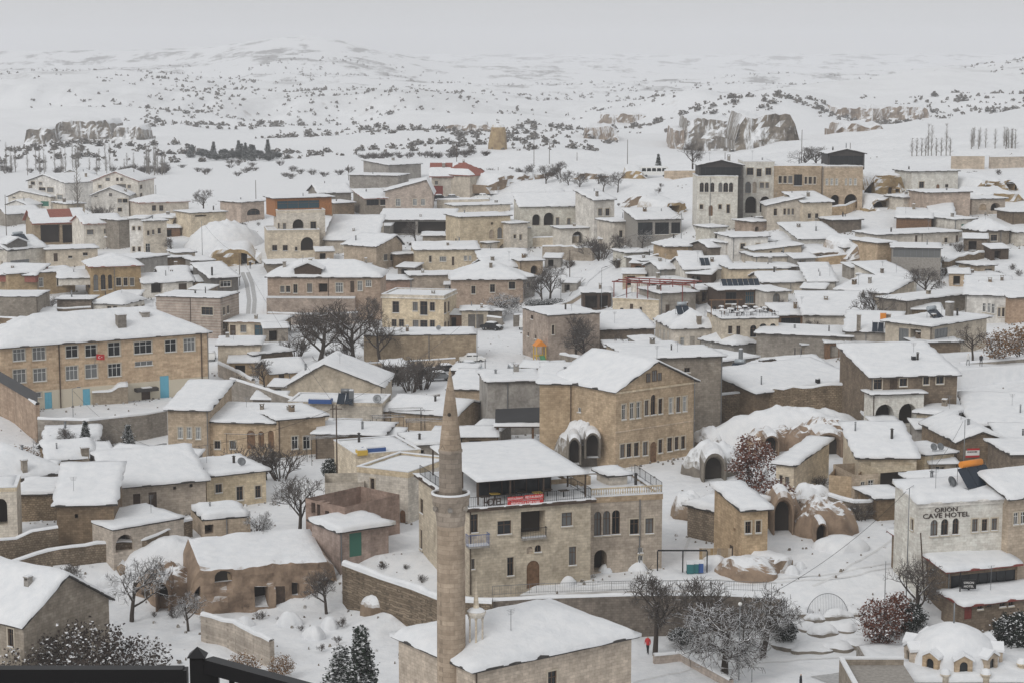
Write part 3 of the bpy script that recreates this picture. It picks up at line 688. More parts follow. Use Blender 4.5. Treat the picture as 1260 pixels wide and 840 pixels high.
H('', 342, 517, 400, 512, 572, 9, 'tan', 'flat', snow=.4, root=tanA, win=[(359,536,367,552,'w'), (373,536,382,552,'w')])
H('salmon plastered ruin with empty windows and a broken gable', 376, 606, 424, 630, 668, 8, 'salmon', 'none', yaw=-42, win=[(383,618,388,631,'o'), (390,620,394,634,'o'), (400,628,405,646,'o')], name='ruin', cat='ruin')
H('roofless cream gable wall of the ruin above the cave houses', 400, 594, 448, 592, 640, 5, 'cream', 'none', yaw=6, win=[(437,619,444,626,'o')], name='ruin', cat='ruin')
H('small pink outbuilding with dark green door beside the cave yard', 418, 655, 478, 646, 690, 6, 'salmon', 'flat', snow=.6, win=[(430,655,445,684,'n')], name='outbuilding', cat='outbuilding')
# around the minaret, behind
H('cream terrace house with roof clutter left of the minaret tip', 438, 562, 517, 556, 606, 9, 'cream', 'flat', par=.35, snow=.3, lw=(), win=[(452,570,456,585,'b'), (500,560,508,572,'b')])
H('small stone house with dark window tucked behind the minaret', 512, 548, 560, 545, 575, 7, 'grey_stone', 'flat', snow=.4, win=[(516,553,522,561,'o')])
H('low brown courtyard house with snowy flat roof below the cream gable', 388, 534, 470, 536, 565, 8, 'brown', 'flat', snow=.3)
H('long stone house with wide gently sloped snow roof behind minaret', 473, 505, 560, 512, 530, 10, 'tan', 'gx', 1.2, snow=.4)
H('beige house with steep snowy roof right of the minaret tip', 552, 478, 596, 480, 512, 9, 'tan', 'shed_b', 1.2, snow=.4, yaw=-10)
H('long beige gable end with snowy slope left of the minaret', 353, 474, 470, 476, 500, 11, 'beige_plaster', 'gy', 3.2, snow=.35, ap=.4, win=[(386,470,390,476,'o')], yaw=-4)
H('small tan shed with orange door and bright snowy gable roof', 333, 459, 376, 456, 475, 6, 'tan', 'gx', 1.5, snow=.35, win=[(343,460,350,473,'d')], name='shed', cat='shed')
H('low cream terrace house with blue tarpaulin on its flat roof', 355, 495, 470, 500, 528, 7, 'cream', 'flat', par=.35, yaw=-6)
H('flat roofed beige outbuilding beside the school lane', 268, 426, 320, 424, 458, 9, 'beige_plaster', 'flat', snow=.35, yaw=4)
H('low shed with rounded snowy roof under the bare walnut trees', 312, 437, 360, 432, 455, 7, 'brown', 'flat', snow=.45)
H('long walled yard building with flat snow beside the parked cars', 448, 416, 586, 410, 445, 8, 'ochre', 'flat', snow=.4, yaw=5, oh=.1)
# right foreground
tower = H('small square stone house with two windows above the road bend', 914, 628, 945, 626, 695, 7.5, 'tan', 'shed_b', .9, yaw=16, snow=.5, win=[(917,641,924,656,'b'), (930,640,936,655,'b')], lw=[(897,670,902,689,'d'), (902,649,905,653,'o')])
H('low ruined stone house under deep snow left of the small square house', 846, 612, 884, 640, 664, 8, 'rubble', 'flat', yaw=-48, snow=.7, under=4, name='ruin', cat='ruin')
orion = H('white stone cave hotel with arched windows and dark wall lettering', 1130, 620, 1242, 613.5, 724, 5.2, 'white_stone', 'shed_b', .9, snow=.45, oh=.25, name='hotel', cat='hotel', rmat='plaster',
  win=[(1145,639,1154,659,'a'), (1158,638,1167,658,'a'), (1172,637,1180,657,'a'), (1196,638,1203,654,'b'), (1208,638,1215,653,'b'), (1220,637,1227,652,'b')], lw=[(1121,638,1124,652,'b')])
q = MB(); q.box(-.14, -.14, orion.H - .32, orion.W + .14, -.003, orion.H - .02); q.build('cornice', 'plaster', orion.root, orion.m0)
H('', 1146, 606, 1246, 601, 700, 8, 'white_stone', 'hip', 1.0, snow=.45, root=orion, D=orion.D + 5.6, yaw=8)
H('tan stone house with paired windows joined to the white cave hotel', 1242, 613, 1300, 606, 715, 9, 'tan', 'gx', 1.5, snow=.4, win=[(1247,630,1253,645,'w'), (1256,629,1262,644,'w')])
pav = H('glazed restaurant pavilion with white snow roof below the cave hotel', 1166, 703, 1252, 694, 744, 10, 'brown', 'shed_b', 1.5, snow=.3, oh=.4, rmat='metal_red', win=[(1170,704,1249,724,'G')], name='pavilion', cat='pavilion')
H('', 1186, 746, 1290, 732, 768, 3.4, 'brown', 'shed_b', .35, snow=.3, oh=.3, rmat='metal_red', root=pav, D=pav.D - 3.6, win=[(1203,741,1209,749,'b'), (1213,739,1220,747,'b'), (1230,738,1237,746,'b'), (1241,737,1247,745,'b'), (1176,745,1196,762,'r')])
brickg = H('brown gabled house with white and red notice above the cave hotel', 1178, 542, 1237, 543, 578, 12, 'brown', 'gy', 1.1, snow=.5, oh=.35, yaw=8)
H('small annex with white window and two satellite dishes on its roof', 1138, 560, 1174, 557, 588, 6, 'cream', 'flat', snow=.35, win=[(1146,568,1157,583,'w')])
H('dark roofed barn buried in deep snow at the right edge', 1196, 520, 1290, 528, 540, 12, 'brown', 'shed_b', 1.8, snow=.6, yaw=-6, win=[(1229,520,1237,530,'o')], name='barn', cat='barn')
H('low snowy roof beside the brown gabled house', 1236, 550, 1300, 553, 575, 9, 'brown', 'shed_b', 1.0, snow=.45, yaw=-5)
H('stone house with broken plaster behind the solar tank', 1246, 562, 1300, 556, 604, 8, 'brown', 'flat', snow=.35, yaw=6)
H('cream porch pillar house between arches and brown gable', 1128, 508, 1172, 512, 536, 6, 'cream', 'flat', snow=.5, win=[(1138,515,1142,534,'o'), (1147,515,1151,534,'o')])
archh = H('large dark stone house with white double arched porch and broad snow roof', 1072, 464, 1178, 461, 524, 12, 'brown', 'shed_b', 2.2, snow=.42, oh=.45, win=[(1075,466,1085,479,'b'), (1095,465,1104,484,'d'), (1107,465,1116,475,'b'), (1136,463,1143,473,'b'), (1152,462,1161,472,'b')], chim=())
H('', 1074, 486, 1137, 484, 524, 3.0, 'white_stone', 'flat', snow=.15, root=archh, D=archh.D - 2.6, win=[(1077,497,1100,523,'A'), (1106,496,1128,523,'A')])
porch = H('house with broad square snow roof and dark porch by the ruin', 1056, 563, 1128, 563, 612, 10, 'cream', 'shed_b', 1.9, snow=.42, win=[(1083,578,1122,606,'o')])
H('', 1076, 575, 1125, 571, 606, 3, 'cream', 'none', root=porch, D=porch.D - 2.4, win=[(1083,580,1121,605,'o')])
H('stone house with snowy shed roof and two small windows by the dark tree', 955, 569, 977, 574, 612, 11, 'cream', 'shed_b', 1.0, yaw=-30, snow=.45, win=[(959,584,963,595,'b'), (966,586,971,599,'b')])
H('small roofless stone house with two grey windows beside the snowy mound', 1052, 586, 1081, 580, 624, 6, 'tan', 'none', yaw=14, win=[(1059,592,1064,606,'w'), (1068,590,1075,604,'w')], name='ruin', cat='ruin')
H('broken tan wall house joined to the roofless ruin', 1020, 580, 1053, 590, 622, 6, 'tan', 'none', yaw=-20, name='ruin', cat='ruin')
H('low stone base house with snow topped ledge beside the cave hotel lane', 1080, 614, 1114, 612, 640, 5, 'brown', 'flat', snow=.4)
# ---------------------------------------------------------------- middle band, left half
school = H('long two storey tan school with white framed windows and blue doors', 0, 427, 256, 408, 496, 14, 'school_stone', 'hip', 3.2, snow=.38, oh=.5, name='school', cat='school', rmat='roof_dark',
  win=[(16,429,31,444,'p'), (40,427,56,443,'p'), (81,425,96,440,'w'), (105,424,119,439,'w'), (133,421,148,438,'w'), (165,420,187,435,'w'), (203,418,217,433,'w'), (226,416,240,432,'p'),
       (16,454,32,471,'p'), (41,453,57,469,'p'), (81,450,96,467,'p'), (105,448,120,465,'w'), (133,447,149,463,'w'), (166,444,188,450,'w'),
       (40,482,51,489,'w'), (55,482,64,498,'B'), (102,478,111,496,'B'), (139,475,153,481,'b'), (174,478,185,491,'d'), (197,462,208,491,'B')], chim=[(149, 402, 1.3, 2.0), (178, 389, 1.2, .8)])
for xx in (73, 248):
    o_ = project(school, 'f', xx - .6, 420, xx + .6, 480); u = (o_[0] + o_[2]) / 2
    q = MB(); q.tube((u, -.12, 0), (u, -.12, school.H), .09, n=8); q.build('drainpipe', 'wood_dark', school.root, school.m0)
H('brown striped stone building with black parapet and red window below the street', 192, 367, 271, 366, 416, 9, 'striped', 'flat', snow=.2, oh=.15, rmat='roof_dark', win=[(248,378,262,388,'b')], rw=[(274,378,277,388,'b'), (279,376,282,386,'b'), (274,395,277,405,'b'), (279,393,282,402,'b')], yaw=-14)
cafe = H('low café pavilion with blue glass and wooden fascia at the street foot', 280, 397, 343, 397, 416, 9, 'beige_plaster', 'flat', snow=.3, oh=.5, rmat='wood', win=[(283,400,290,413,'d'), (296,400,303,409,'b'), (313,400,340,414,'u')], rw=[(345,396,367,413,'u')], yaw=-8, name='pavilion', cat='pavilion')
H('white house with hipped snow roof and brown windows behind the school', 113, 371, 152, 376, 388, 9, 'plaster', 'hip', 1.7, snow=.32, yaw=-16, win=[(132,377,137,385,'b'), (139,377,144,385,'b')], rw=[(154,378,160,386,'b'), (165,376,170,384,'b'), (174,375,179,383,'b')])
H('low stone house with broad snow roof beside the striped building', 158, 393, 232, 392, 412, 9, 'brown', 'hip', 1.4, snow=.4, chim=[(178, 391, 1.2, .9)])
D1 = H('tan arcaded house with shallow hipped snow roof and arched windows', 112, 328, 173, 326, 368, 11, 'ochre', 'hip', 1.9, snow=.28, oh=.6, rmat='tile_red', win=[(115,338,121,358,'a'), (124,338,130,357,'a'), (133,338,138,356,'a'), (143,342,149,352,'b'), (152,342,157,352,'b'), (160,342,165,352,'b')],
  lw=[(93,338,96,352,'a'), (98,338,101,352,'a'), (103,338,106,352,'a'), (108,338,111,354,'a')])
H('long tan house with low snowy roof left of the arcaded house', 10, 338, 92, 334, 364, 9, 'ochre', 'flat', snow=.4, oh=.4, win=[(48,342,53,353,'w'), (70,341,76,352,'b')])
gp1 = H('glass walled garden room with white roof on a stone base', 72, 354, 117, 353, 368, 6, 'plaster', 'shed_b', .8, snow=.35, oh=.35, win=[(74,355,115,366,'P')], D=None, dz=0, under=0.2, zb=4.2, name='garden_room', cat='garden room')
H('square stone basement block under the glass garden room', 70, 369, 112, 369, 388, 6, 'brown', 'flat', snow=.1, yaw=0)
H('grey stone building with glazed top floor at the left edge', -20, 366, 46, 366, 399, 10, 'grey_stone', 'flat', snow=.2, oh=.1, yaw=0)
H('low glazed attic with two snowy roofs on the grey stone building', -10, 355, 44, 356, 366, 7, 'tile_red', 'shed_b', 1.4, snow=.45, win=[(5,357,23,364,'G'), (25,357,43,364,'G')], zb=4.6, under=.2)
H('white cottage with open porches and snowy hedge above the striped building', 176, 349, 238, 346, 364, 8, 'plaster', 'gx', 1.3, snow=.4, win=[(186,349,200,361,'o'), (220,349,230,362,'d')])
H('snow roofed cottage behind the white porch cottage', 196, 339, 232, 338, 352, 7, 'beige_plaster', 'gx', 1.2, snow=.4)
H('dark grey house with thin chimney pipe and white window by the street', 259, 343, 293, 341, 360, 10, 'dark_grey', 'shed_b', 2.0, snow=.38, win=[(271,346,284,353,'w')])
H('small yellow shed beside the dark grey house', 240, 347, 258, 346, 358, 5, 'ochre', 'gx', .8, snow=.35, name='shed', cat='shed')
H('grey windowless block between arcaded house and white cottages', 170, 319, 206, 315, 340, 8, 'grey_plaster', 'flat', snow=.35)
# behind
B1 = H('house with red tiled roof patch and deep glazed balcony', 42, 275, 104, 273, 302, 12, 'ochre', 'gx', 2.6, snow=.3, oh=.7, rmat='tile_red', win=[(50,277,74,299,'o'), (77,277,102,299,'o')], bare=lambda u, d: (0.22 - abs(u - .58)) * 2 if .12 < d < .62 else -1)
H('white plastered house with snowy roof over a brown stone basement', 103, 276, 150, 274, 306, 9, 'plaster', 'gx', 1.6, snow=.3, rmat='tile_red', win=[(107,283,115,289,'b'), (128,282,136,288,'b')])
H('white house with triangular dormer and three solar panels', 8, 308, 56, 304, 334, 11, 'plaster', 'gx', 2.2, snow=.35, win=[(13,320,36,331,'P')])
H('narrow white house with one window at the left edge', -14, 307, 10, 307, 338, 8, 'plaster', 'gx', 1.2, snow=.35, win=[(2,322,6,331,'b')])
H('beige flat roofed house behind the long tan house', 57, 308, 120, 306, 328, 8, 'beige_plaster', 'flat', snow=.35, win=[(66,312,71,322,'d'), (84,315,89,318,'b'), (102,311,108,315,'b')])
H('pinkish white three storey house with paired windows', 159, 270, 178, 270, 314, 8, 'plaster', 'flat', snow=.3, win=[(163,279,166,284,'b'), (170,279,173,284,'b'), (163,304,166,310,'b'), (170,304,173,310,'b')], lw=())
H('cream house with tall balcony doors and green awning', 178, 273, 205, 272, 313, 8, 'cream', 'flat', snow=.35, win=[(181,284,184,290,'b'), (187,283,190,289,'b'), (194,281,198,288,'b'), (179,300,185,311,'w')])
H('grey shed fronting the pinkish white house', 146, 272, 160, 271, 306, 7, 'grey_stone', 'flat', snow=.3)
H('long beige house with red edged hipped roof near the valley', 172, 250, 232, 248, 266, 10, 'beige_plaster', 'hip', 1.5, snow=.25, rmat='tile_red', win=[(187,253,192,260,'b'), (196,253,201,260,'b')])
H('cream stone hall with flat snowy roof and open brown arches', 178, 269, 212, 268, 290, 9, 'cream', 'flat', snow=.4, rw=[(213,270,218,286,'A'), (221,270,226,285,'A'), (228,270,233,284,'A')], yaw=-24)
H('windowless cream stone block with a raised corner above the snow slope', 235, 263, 278, 261, 290, 9, 'cream', 'flat', snow=.2, win=[(240,265,254,267,'o')])
H('tan house with single round arched window by the snow slope', 296, 250, 325, 248, 272, 8, 'pink', 'flat', snow=.3, win=[(304,257,320,265,'a')])
H('low terraces with green awning behind the cream stone block', 276, 262, 298, 261, 272, 8, 'cream', 'flat', snow=.35)
# far apartment blocks
ap1 = dict(name='apartment_block', cat='building')
H('cream gabled apartment block at the valley edge, tallest of the left group', 34, 223, 80, 226, 262, 15, 'plaster', 'gy', 2.0, snow=.3, ap=.45, win=[(38,222,43,228,'b'), (48,222,52,228,'b'), (48,231,56,235,'b'), (58,231,66,237,'b'), (70,240,77,246,'w')], **ap1)
H('cream gabled apartment block standing behind the tallest one', 70, 217, 104, 217, 252, 15, 'plaster', 'gy', 1.8, snow=.3, win=[(76,214,80,218,'b'), (86,214,90,218,'b'), (96,222,101,228,'b')], yaw=0, **ap1)
H('cream gabled apartment block with red roof patch and four window rows', 114, 223, 170, 223, 263, 15, 'plaster', 'gy', 2.4, snow=.25, rmat='tile_red', win=[(121,228,125,232,'b'), (130,219,135,223,'b'), (143,219,146,223,'b'), (148,219,151,223,'b'), (143,227,155,233,'b'), (157,228,161,232,'b')], rw=[(172,228,175,233,'b'), (172,238,175,243,'b')], yaw=-6, **ap1)
H('lower cream gabled block before the red patched apartment block', 112, 241, 158, 241, 268, 12, 'plaster', 'gy', 2.0, snow=.3, win=[(116,239,120,243,'b'), (134,238,138,242,'b'), (145,245,150,250,'b'), (151,245,157,250,'b'), (145,256,150,261,'b')], **ap1)
H('long low cream block with shop awning beside the apartments', 10, 242, 62, 243, 264, 12, 'plaster', 'gy', 1.6, snow=.3, ap=.3, win=[(15,240,19,244,'b'), (50,248,60,254,'n')], **ap1)
H('small pale house with snowy gable before the low cream block', 8, 252, 34, 253, 266, 9, 'plaster', 'gy', 1.2, snow=.35)
H('low snow roofed house behind the red tiled balcony house', 8, 264, 50, 262, 276, 9, 'grey_plaster', 'gx', 1.4, snow=.4)
H('beige house between apartment blocks and the white plastered house', 82, 252, 104, 251, 272, 9, 'beige_plaster', 'flat', snow=.3)
# ---------------------------------------------------------------- middle and back, centre
c1 = H('tiered cream stone mansion with balustrade, arched loggia and glazed wooden top', 329, 286, 393, 285, 319, 12, 'cream', 'flat', snow=.2, par=.4, win=[(335,302,341,309,'b'), (348,302,354,309,'b'), (370,292,386,309,'A'), (363,304,366,309,'b')], name='mansion', cat='mansion')
H('', 341, 262, 400, 261, 288, 8, 'cream', 'flat', snow=.2, par=.5, root=c1, D=c1.D + 4, win=[(342,275,344,282,'b'), (348,275,352,283,'b'), (360,270,374,284,'A'), (382,273,389,282,'b')])
H('', 338, 245, 408, 243, 260, 7, 'wood_orange', 'flat', snow=.35, oh=.6, root=c1, D=c1.D + 8, win=[(341,247,393,257,'u')], under=1)
H('large barn like house with broad snow slope right of the tiered mansion', 400, 294, 462, 298, 312, 14, 'beige_plaster', 'shed_b', 4.2, snow=.4, yaw=-4)
H('flat grey house with wide snowy roof above the broad snow slope', 392, 238, 432, 237, 256, 10, 'grey_stone', 'gx', 1.8, snow=.35)
H('low cottage with heavy snow on a lean roof near the tiered mansion', 412, 251, 436, 250, 266, 8, 'brown', 'flat', snow=.5)
H('grey house with glazed balcony under a sloped snow roof', 449, 245, 483, 244, 264, 9, 'grey_stone', 'shed_b', 1.6, snow=.35, win=[(451,246,466,253,'G'), (468,246,482,253,'G')], rmat='tile_red')
H('pinkish grey gabled house with three pale windows', 474, 236, 532, 236, 262, 11, 'pink', 'gy', 2.8, snow=.35, ap=.88, win=[(487,245,493,254,'p'), (508,245,513,253,'p'), (518,245,523,253,'p')], chim=[(495, 226, .7, 1.4)], yaw=0)
H('open barn with dark front under a wide white roof', 466, 272, 558, 271, 290, 14, 'concrete', 'shed_b', 1.4, snow=.35, oh=.3, win=[(468,273,511,288,'o'), (514,273,556,288,'o')], name='barn', cat='barn', yaw=-2)
H('grey flat topped house with shed roof behind the gabled house', 478, 204, 518, 202, 222, 11, 'grey_plaster', 'shed_b', 1.0, snow=.3)
H('low terrace house with roof railings behind the pinkish gable', 430, 216, 490, 217, 232, 9, 'grey_stone', 'flat', snow=.3)
red1 = H('house with red tiled roof and dark red garage door', 531, 217, 578, 217, 243, 11, 'beige_plaster', 'gx', 3.0, snow=.3, oh=.6, rmat='tile_red', win=[(531.5,229,545,242,'r'), (535,223,539,228,'b'), (566,222,568,226,'w'), (574,222,577,226,'w')], bare=lambda u, d: .5 if d > .3 and u < .9 and not (.55 < u < .66) else -1, chim=[(546, 206, .8, 1.2)])
H('', 578, 216, 604, 214, 238, 11, 'beige_plaster', 'hip', 2.8, snow=.25, rmat='tile_red', root=red1, bare=lambda u, d: .5 if .2 < u < .8 else -1)
tanh = H('tan stone cave hotel with tall arched windows over a large arch', 566, 268, 628, 266, 316, 9, 'cream', 'flat', snow=.35, win=[(602,283,608,294,'K'), (612,280,618,294,'a'), (619,280,625,294,'a'), (604,274,607,277,'o'), (614,300,631,315,'A')], name='hotel', cat='hotel')
H('', 628, 276, 649, 275, 312, 7, 'cream', 'flat', snow=.35, root=tanh, win=[(632,289,635,294,'b'), (639,289,642,296,'b'), (636,304,643,314,'A')])
H('long low roof line with snow stacked above the tan cave hotel', 560, 254, 628, 252, 266, 6, 'cream', 'flat', snow=.4)
H('grey flat house with chimney stubs before the open barn', 520, 291, 600, 291, 306, 9, 'grey_stone', 'flat', snow=.35, chim=[(550, 289, .6, 1.1)])
H('cream flat roofed house with balcony and dark central doorway', 511, 308, 588, 307, 334, 11, 'cream', 'gx', 1.0, snow=.35, oh=.5, win=[(528,315,531,323,'b'), (541,316,549,322,'p'), (556,316,559,327,'d'), (571,315,575,321,'p'), (577,315,580,321,'p')], chim=[(551, 303, .5, .9)])
H('stone gabled house with two small windows beside the cream flat house', 463, 304, 495, 300, 330, 9, 'tan', 'gy', 1.8, snow=.4, ap=.75, win=[(472,313,477,321,'b'), (480,313,485,321,'b')])
H('low snow heaped cottage roofs below the broad snow slope', 424, 314, 464, 316, 328, 8, 'grey_stone', 'gx', 1.0, snow=.5)
H('hipped roof house half hidden by the snowy tree', 556, 344, 645, 343, 378, 12, 'pink', 'hip', 2.6, snow=.4, oh=.5, win=[(626,347,634,356,'b'), (603,350,609,360,'b'), (580,352,585,362,'b')], yaw=3, chim=[(604, 330, .6, 1.2)])
H('small snow roofed wing right of the hipped roof house', 645, 342, 658, 341, 366, 9, 'grey_plaster', 'shed_b', .9, snow=.35, win=[(648,348,652,354,'b')])
H('low house with steep snow behind the hipped roof house', 600, 330, 650, 328, 345, 8, 'plaster', 'gx', 1.3, snow=.45, chim=[(606, 322, .6, 1.2)])
H('ochre walled yard house between cream house and stone townhouse', 505, 340, 560, 339, 360, 7, 'tan', 'flat', snow=.35)
town = H('square cream townhouse with flat cornice and two rows of brown windows', 470, 366, 546, 366, 407, 10, 'cream', 'flat', par=.45, snow=.3, name='townhouse', cat='townhouse', yaw=-12,
  win=[(483,371,491,385,'b'), (508,372,514,383,'b'), (517,371,526,388,'b'), (529,372,535,383,'b'), (482,393,488,402,'b'), (491,393,497,402,'b'), (508,394,515,403,'b'), (517,394,526,403,'b'), (529,394,535,403,'b')], rw=[(546,372,549,386,'b'), (551,371,553,384,'b'), (546,396,549,405,'b'), (551,395,553,404,'b')])
q = MB(); q.box(-.22, -.22, town.H - .25, town.W + .22, town.dep + .22, town.H - .02); q.build('cornice', 'plaster', town.root, town.m0)
H('garage with two dark doors and flat snow beside the townhouse', 568, 383, 600, 383, 404, 6, 'cream', 'flat', snow=.4, win=[(576,387,585,403,'g'), (586,387,595,403,'g')], name='garage', cat='garage')
porchh = H('long two level house with porches and a dark dormer above the walnut trees', 329, 343, 468, 338, 394, 11, 'pink', 'hip', 2.4, snow=.4, oh=.5, yaw=-2,
  win=[(345,352,350,360,'b'), (352,352,357,360,'b'), (361,350,366,361,'b'), (378,349,384,360,'b'), (392,349,403,360,'o'), (413,348,422,360,'p'), (431,346,436,360,'d'), (440,346,446,358,'p'), (450,345,457,353,'p')], chim=[(350, 329, .6, 1.3), (382, 327, .6, 1.5), (417, 319, .7, 1.2)])
o_ = project(porchh, 'f', 360, 366, 400, 370)
q = MB(); q.box(0, -1.6, -2, porchh.W * .78, -.003, o_[3]); q.build('terrace', 'pink', porchh.root, porchh.m0)
q = MB(); q.box(-.05, -1.7, o_[3] + .003, porchh.W * .78, -.3, o_[3] + .3); q.build('snow_ledge', 'snow', porchh.root, porchh.m0)
# arcade row and tower
H('pale stone arcade house with three arched windows under the snow terrace', 640, 255, 727, 254, 300, 9, 'white_stone', 'shed_b', 2.2, snow=.4, win=[(655,264,665,278,'A'), (669,262,682,278,'A'), (684,268,688,278,'b'), (698,269,702,277,'b'), (712,264,723,280,'A')])
H('narrow pale tower house with snowy cap and paired tall windows', 731, 247, 756, 246, 293, 8, 'plaster', 'shed_b', 1.6, snow=.4, win=[(736,257,741,266,'b'), (745,257,750,266,'b'), (743,275,746,280,'b'), (735,285,738,290,'o')])
H('small beige house with two brown windows below the tower house', 755, 274, 783, 273, 302, 8, 'beige_plaster', 'flat', snow=.35, win=[(762,284,766,293,'b'), (770,284,774,293,'b')])
H('long glazed shed with dark panes beside the small beige house', 784, 271, 838, 270, 298, 10, 'concrete', 'shed_b', 1.4, snow=.4, win=[(785,274,803,290,'G'), (806,274,823,289,'G'), (826,274,837,288,'G')], name='shed', cat='shed')
H('cracked pale terrace wall house below the arcade', 650, 281, 686, 279, 300, 6, 'white_stone', 'flat', snow=.25, win=[(676,292,682,298,'o')])
H('pale wall house with dark doorway under the arcade', 690, 282, 728, 281, 304, 6, 'plaster', 'flat', snow=.25, win=[(704,285,718,300,'A')])
H('low snow topped house with green gate near the glazed shed', 820, 304, 860, 303, 320, 8, 'tan', 'hip', 1.0, snow=.4, win=[(859,302,867,312,'n')])
# middle square
H1 = H('three storey pinkish stone house on the corner of the square', 674, 389, 738, 386, 444, 11, 'pink', 'flat', snow=.3, oh=.1, yaw=22, win=[(672,399,675,410,'b'), (679,400,682,412,'b'), (704,403,713,416,'e'), (716,404,721,412,'b')], lw=[(653,388,656,393,'b'), (649,409,651,414,'b'), (658,412,660,417,'b')])
H('long low house with thick snow roof right of the corner house', 738, 406, 805, 404, 426, 10, 'brown', 'shed_b', 1.6, snow=.4)
H('beige house with hipped snow roof, chimney and blocked windows', 829, 404, 888, 402, 434, 12, 'beige_plaster', 'hip', 2.2, snow=.4, yaw=10, win=[(837,415,842,424,'w'), (849,414,855,425,'k'), (861,414,868,425,'k'), (874,409,882,414,'k'), (876,422,880,428,'w')], lw=[(806,404,808,418,'p'), (811,404,813,419,'p'), (816,405,818,420,'p'), (821,406,823,421,'p')], chim=[(860, 399, .7, 1.5)])
H('cream terrace café with arched windows and snowy tables on its roof', 888, 394, 958, 391, 436, 10, 'cream', 'flat', snow=.3, oh=.15, yaw=8, win=[(896,401,901,411,'b'), (906,401,911,414,'b'), (923,400,931,415,'a'), (934,398,944,412,'a'), (947,398,955,412,'a'), (896,427,901,432,'b')], name='cafe', cat='café')
H('dark wooden café pavilion with flat snow roof above the roof tables', 886, 358, 944, 357, 382, 9, 'wood_dark', 'flat', snow=.35, oh=.6, rmat='wood_dark', win=[(893,360,906,374,'G'), (909,361,915,374,'d'), (917,359,928,374,'u'), (930,361,936,374,'d')], name='pavilion', cat='pavilion')
H('beige wall house with round emblem beside the wooden pavilion', 944, 360, 970, 359, 382, 8, 'beige_plaster', 'flat', snow=.3, win=[(951,361,960,372,'a')])
H('low dark glazed pavilion with clean white roof', 959, 389, 1012, 388, 406, 8, 'wood', 'shed_b', .9, snow=.32, oh=.3, win=[(961,391,985,401,'G'), (988,391,1010,401,'G')], name='pavilion', cat='pavilion')
H('grey brick house with long sloping parapet behind the solar chimney roofs', 931, 406, 1047, 420, 442, 11, 'grey_stone', 'flat', yaw=-16, snow=.35)
H('small open shop front with flat snowy roof by the winding lane', 717, 361, 752, 361, 383, 8, 'wood_dark', 'flat', snow=.35, win=[(720,364,735,380,'o'), (738,364,748,379,'o')], name='shop', cat='shop')
H('cream house with snowy roof terrace under the red steel frame', 754, 369, 813, 372, 396, 9, 'cream', 'flat', par=.35, snow=.3, win=[(763,379,767,384,'b'), (775,374,779,385,'d'), (787,378,790,390,'b')])
H('plain grey house with dark doorway right of the red steel frame', 813, 362, 856, 360, 388, 9, 'grey_plaster', 'flat', snow=.35, win=[(819,375,824,386,'d')])
H('pale cottage stepped behind the plain grey house', 802, 350, 856, 347, 366, 8, 'plaster', 'flat', snow=.4)
# ---------------------------------------------------------------- back right hillside and right middle band
i5 = H('tall pale cave hotel tower with six arched windows and dark glass penthouse', 858, 219, 908, 219, 285, 10, 'white_stone', 'flat', par=.3, snow=.3, name='hotel', cat='hotel',
  win=[(861,225,866,237,'a'), (867,225,872,237,'a'), (874,225,879,237,'a'), (884,225,889,237,'a'), (890,225,896,237,'a'), (897,225,902,237,'a'), (861,252,865,258,'b'), (872,253,877,266,'e'), (884,252,888,258,'b'), (894,252,898,263,'b'), (852,276,869,286,'A'), (883,276,895,286,'A')], yaw=0)
H('', 860, 204, 914, 204, 219, 8, 'roof_dark', 'gy', 1.0, snow=.12, root=i5, D=i5.D + 1.5, under=.2, win=[(862,206,912,217,'G')])
H('', 908, 220, 915, 220, 262, 6, 'dark_grey', 'none', root=i5, D=i5.D + 2)
i6 = H('cream hotel tower with two large ground arches', 915, 201, 953, 201, 266, 10, 'white_stone', 'flat', par=.3, snow=.35, name='hotel', cat='hotel', yaw=0,
  win=[(919,207,927,216,'b'), (931,208,937,218,'b'), (942,207,949,216,'b'), (917,224,924,238,'a'), (926,224,931,238,'K'), (935,225,940,232,'b'), (942,225,946,232,'b'), (917,242,931,263,'A'), (935,242,948,262,'A')])
i7 = H('wide tan hotel with projecting oriel window and glass roof room', 953, 206, 1012, 206, 262, 10, 'tan', 'flat', par=.25, snow=.3, name='hotel', cat='hotel', yaw=0,
  win=[(958,217,962,226,'b'), (964,217,968,226,'b'), (970,217,975,226,'b'), (977,215,987,229,'G'), (990,218,993,227,'b'), (995,218,999,227,'b'), (1001,218,1004,227,'b')])
H('', 1012, 207, 1062, 206, 260, 10, 'tan', 'flat', par=.25, snow=.3, root=i7, yaw=0, win=[(1016,220,1019,228,'p'), (1022,220,1025,228,'p'), (1028,220,1031,228,'p'), (1040,220,1042,228,'p'), (1045,220,1048,228,'p'), (1051,220,1054,228,'p'), (1022,240,1033,256,'A'), (1039,239,1055,256,'A')])
H('', 1019, 189, 1064, 190, 206, 9, 'roof_dark', 'gy', .9, snow=.1, root=i7, D=i7.D + 3, under=.5, win=[(1021,192,1062,203,'G')], yaw=0)
H('beige house with stepped snowy gables below the wide tan hotel', 944, 255, 988, 252, 282, 9, 'beige_plaster', 'shed_r', 1.6, snow=.3, win=[(952,257,956,266,'b'), (964,257,967,265,'b'), (969,257,972,265,'b'), (974,257,977,265,'b')], yaw=0)
H('cream cottage with square snow roof and two windows under the hotel arches', 988, 250, 1024, 249, 280, 8, 'beige_plaster', 'shed_b', 1.4, snow=.35, win=[(994,263,998,269,'b'), (1003,263,1007,269,'b')])
H('white house with flat roof and small arched door beside the cave wall', 1122, 212, 1179, 211, 238, 8, 'white_stone', 'flat', snow=.15, win=[(1131,224,1137,232,'b'), (1152,227,1156,236,'e'), (1163,227,1167,231,'b')])
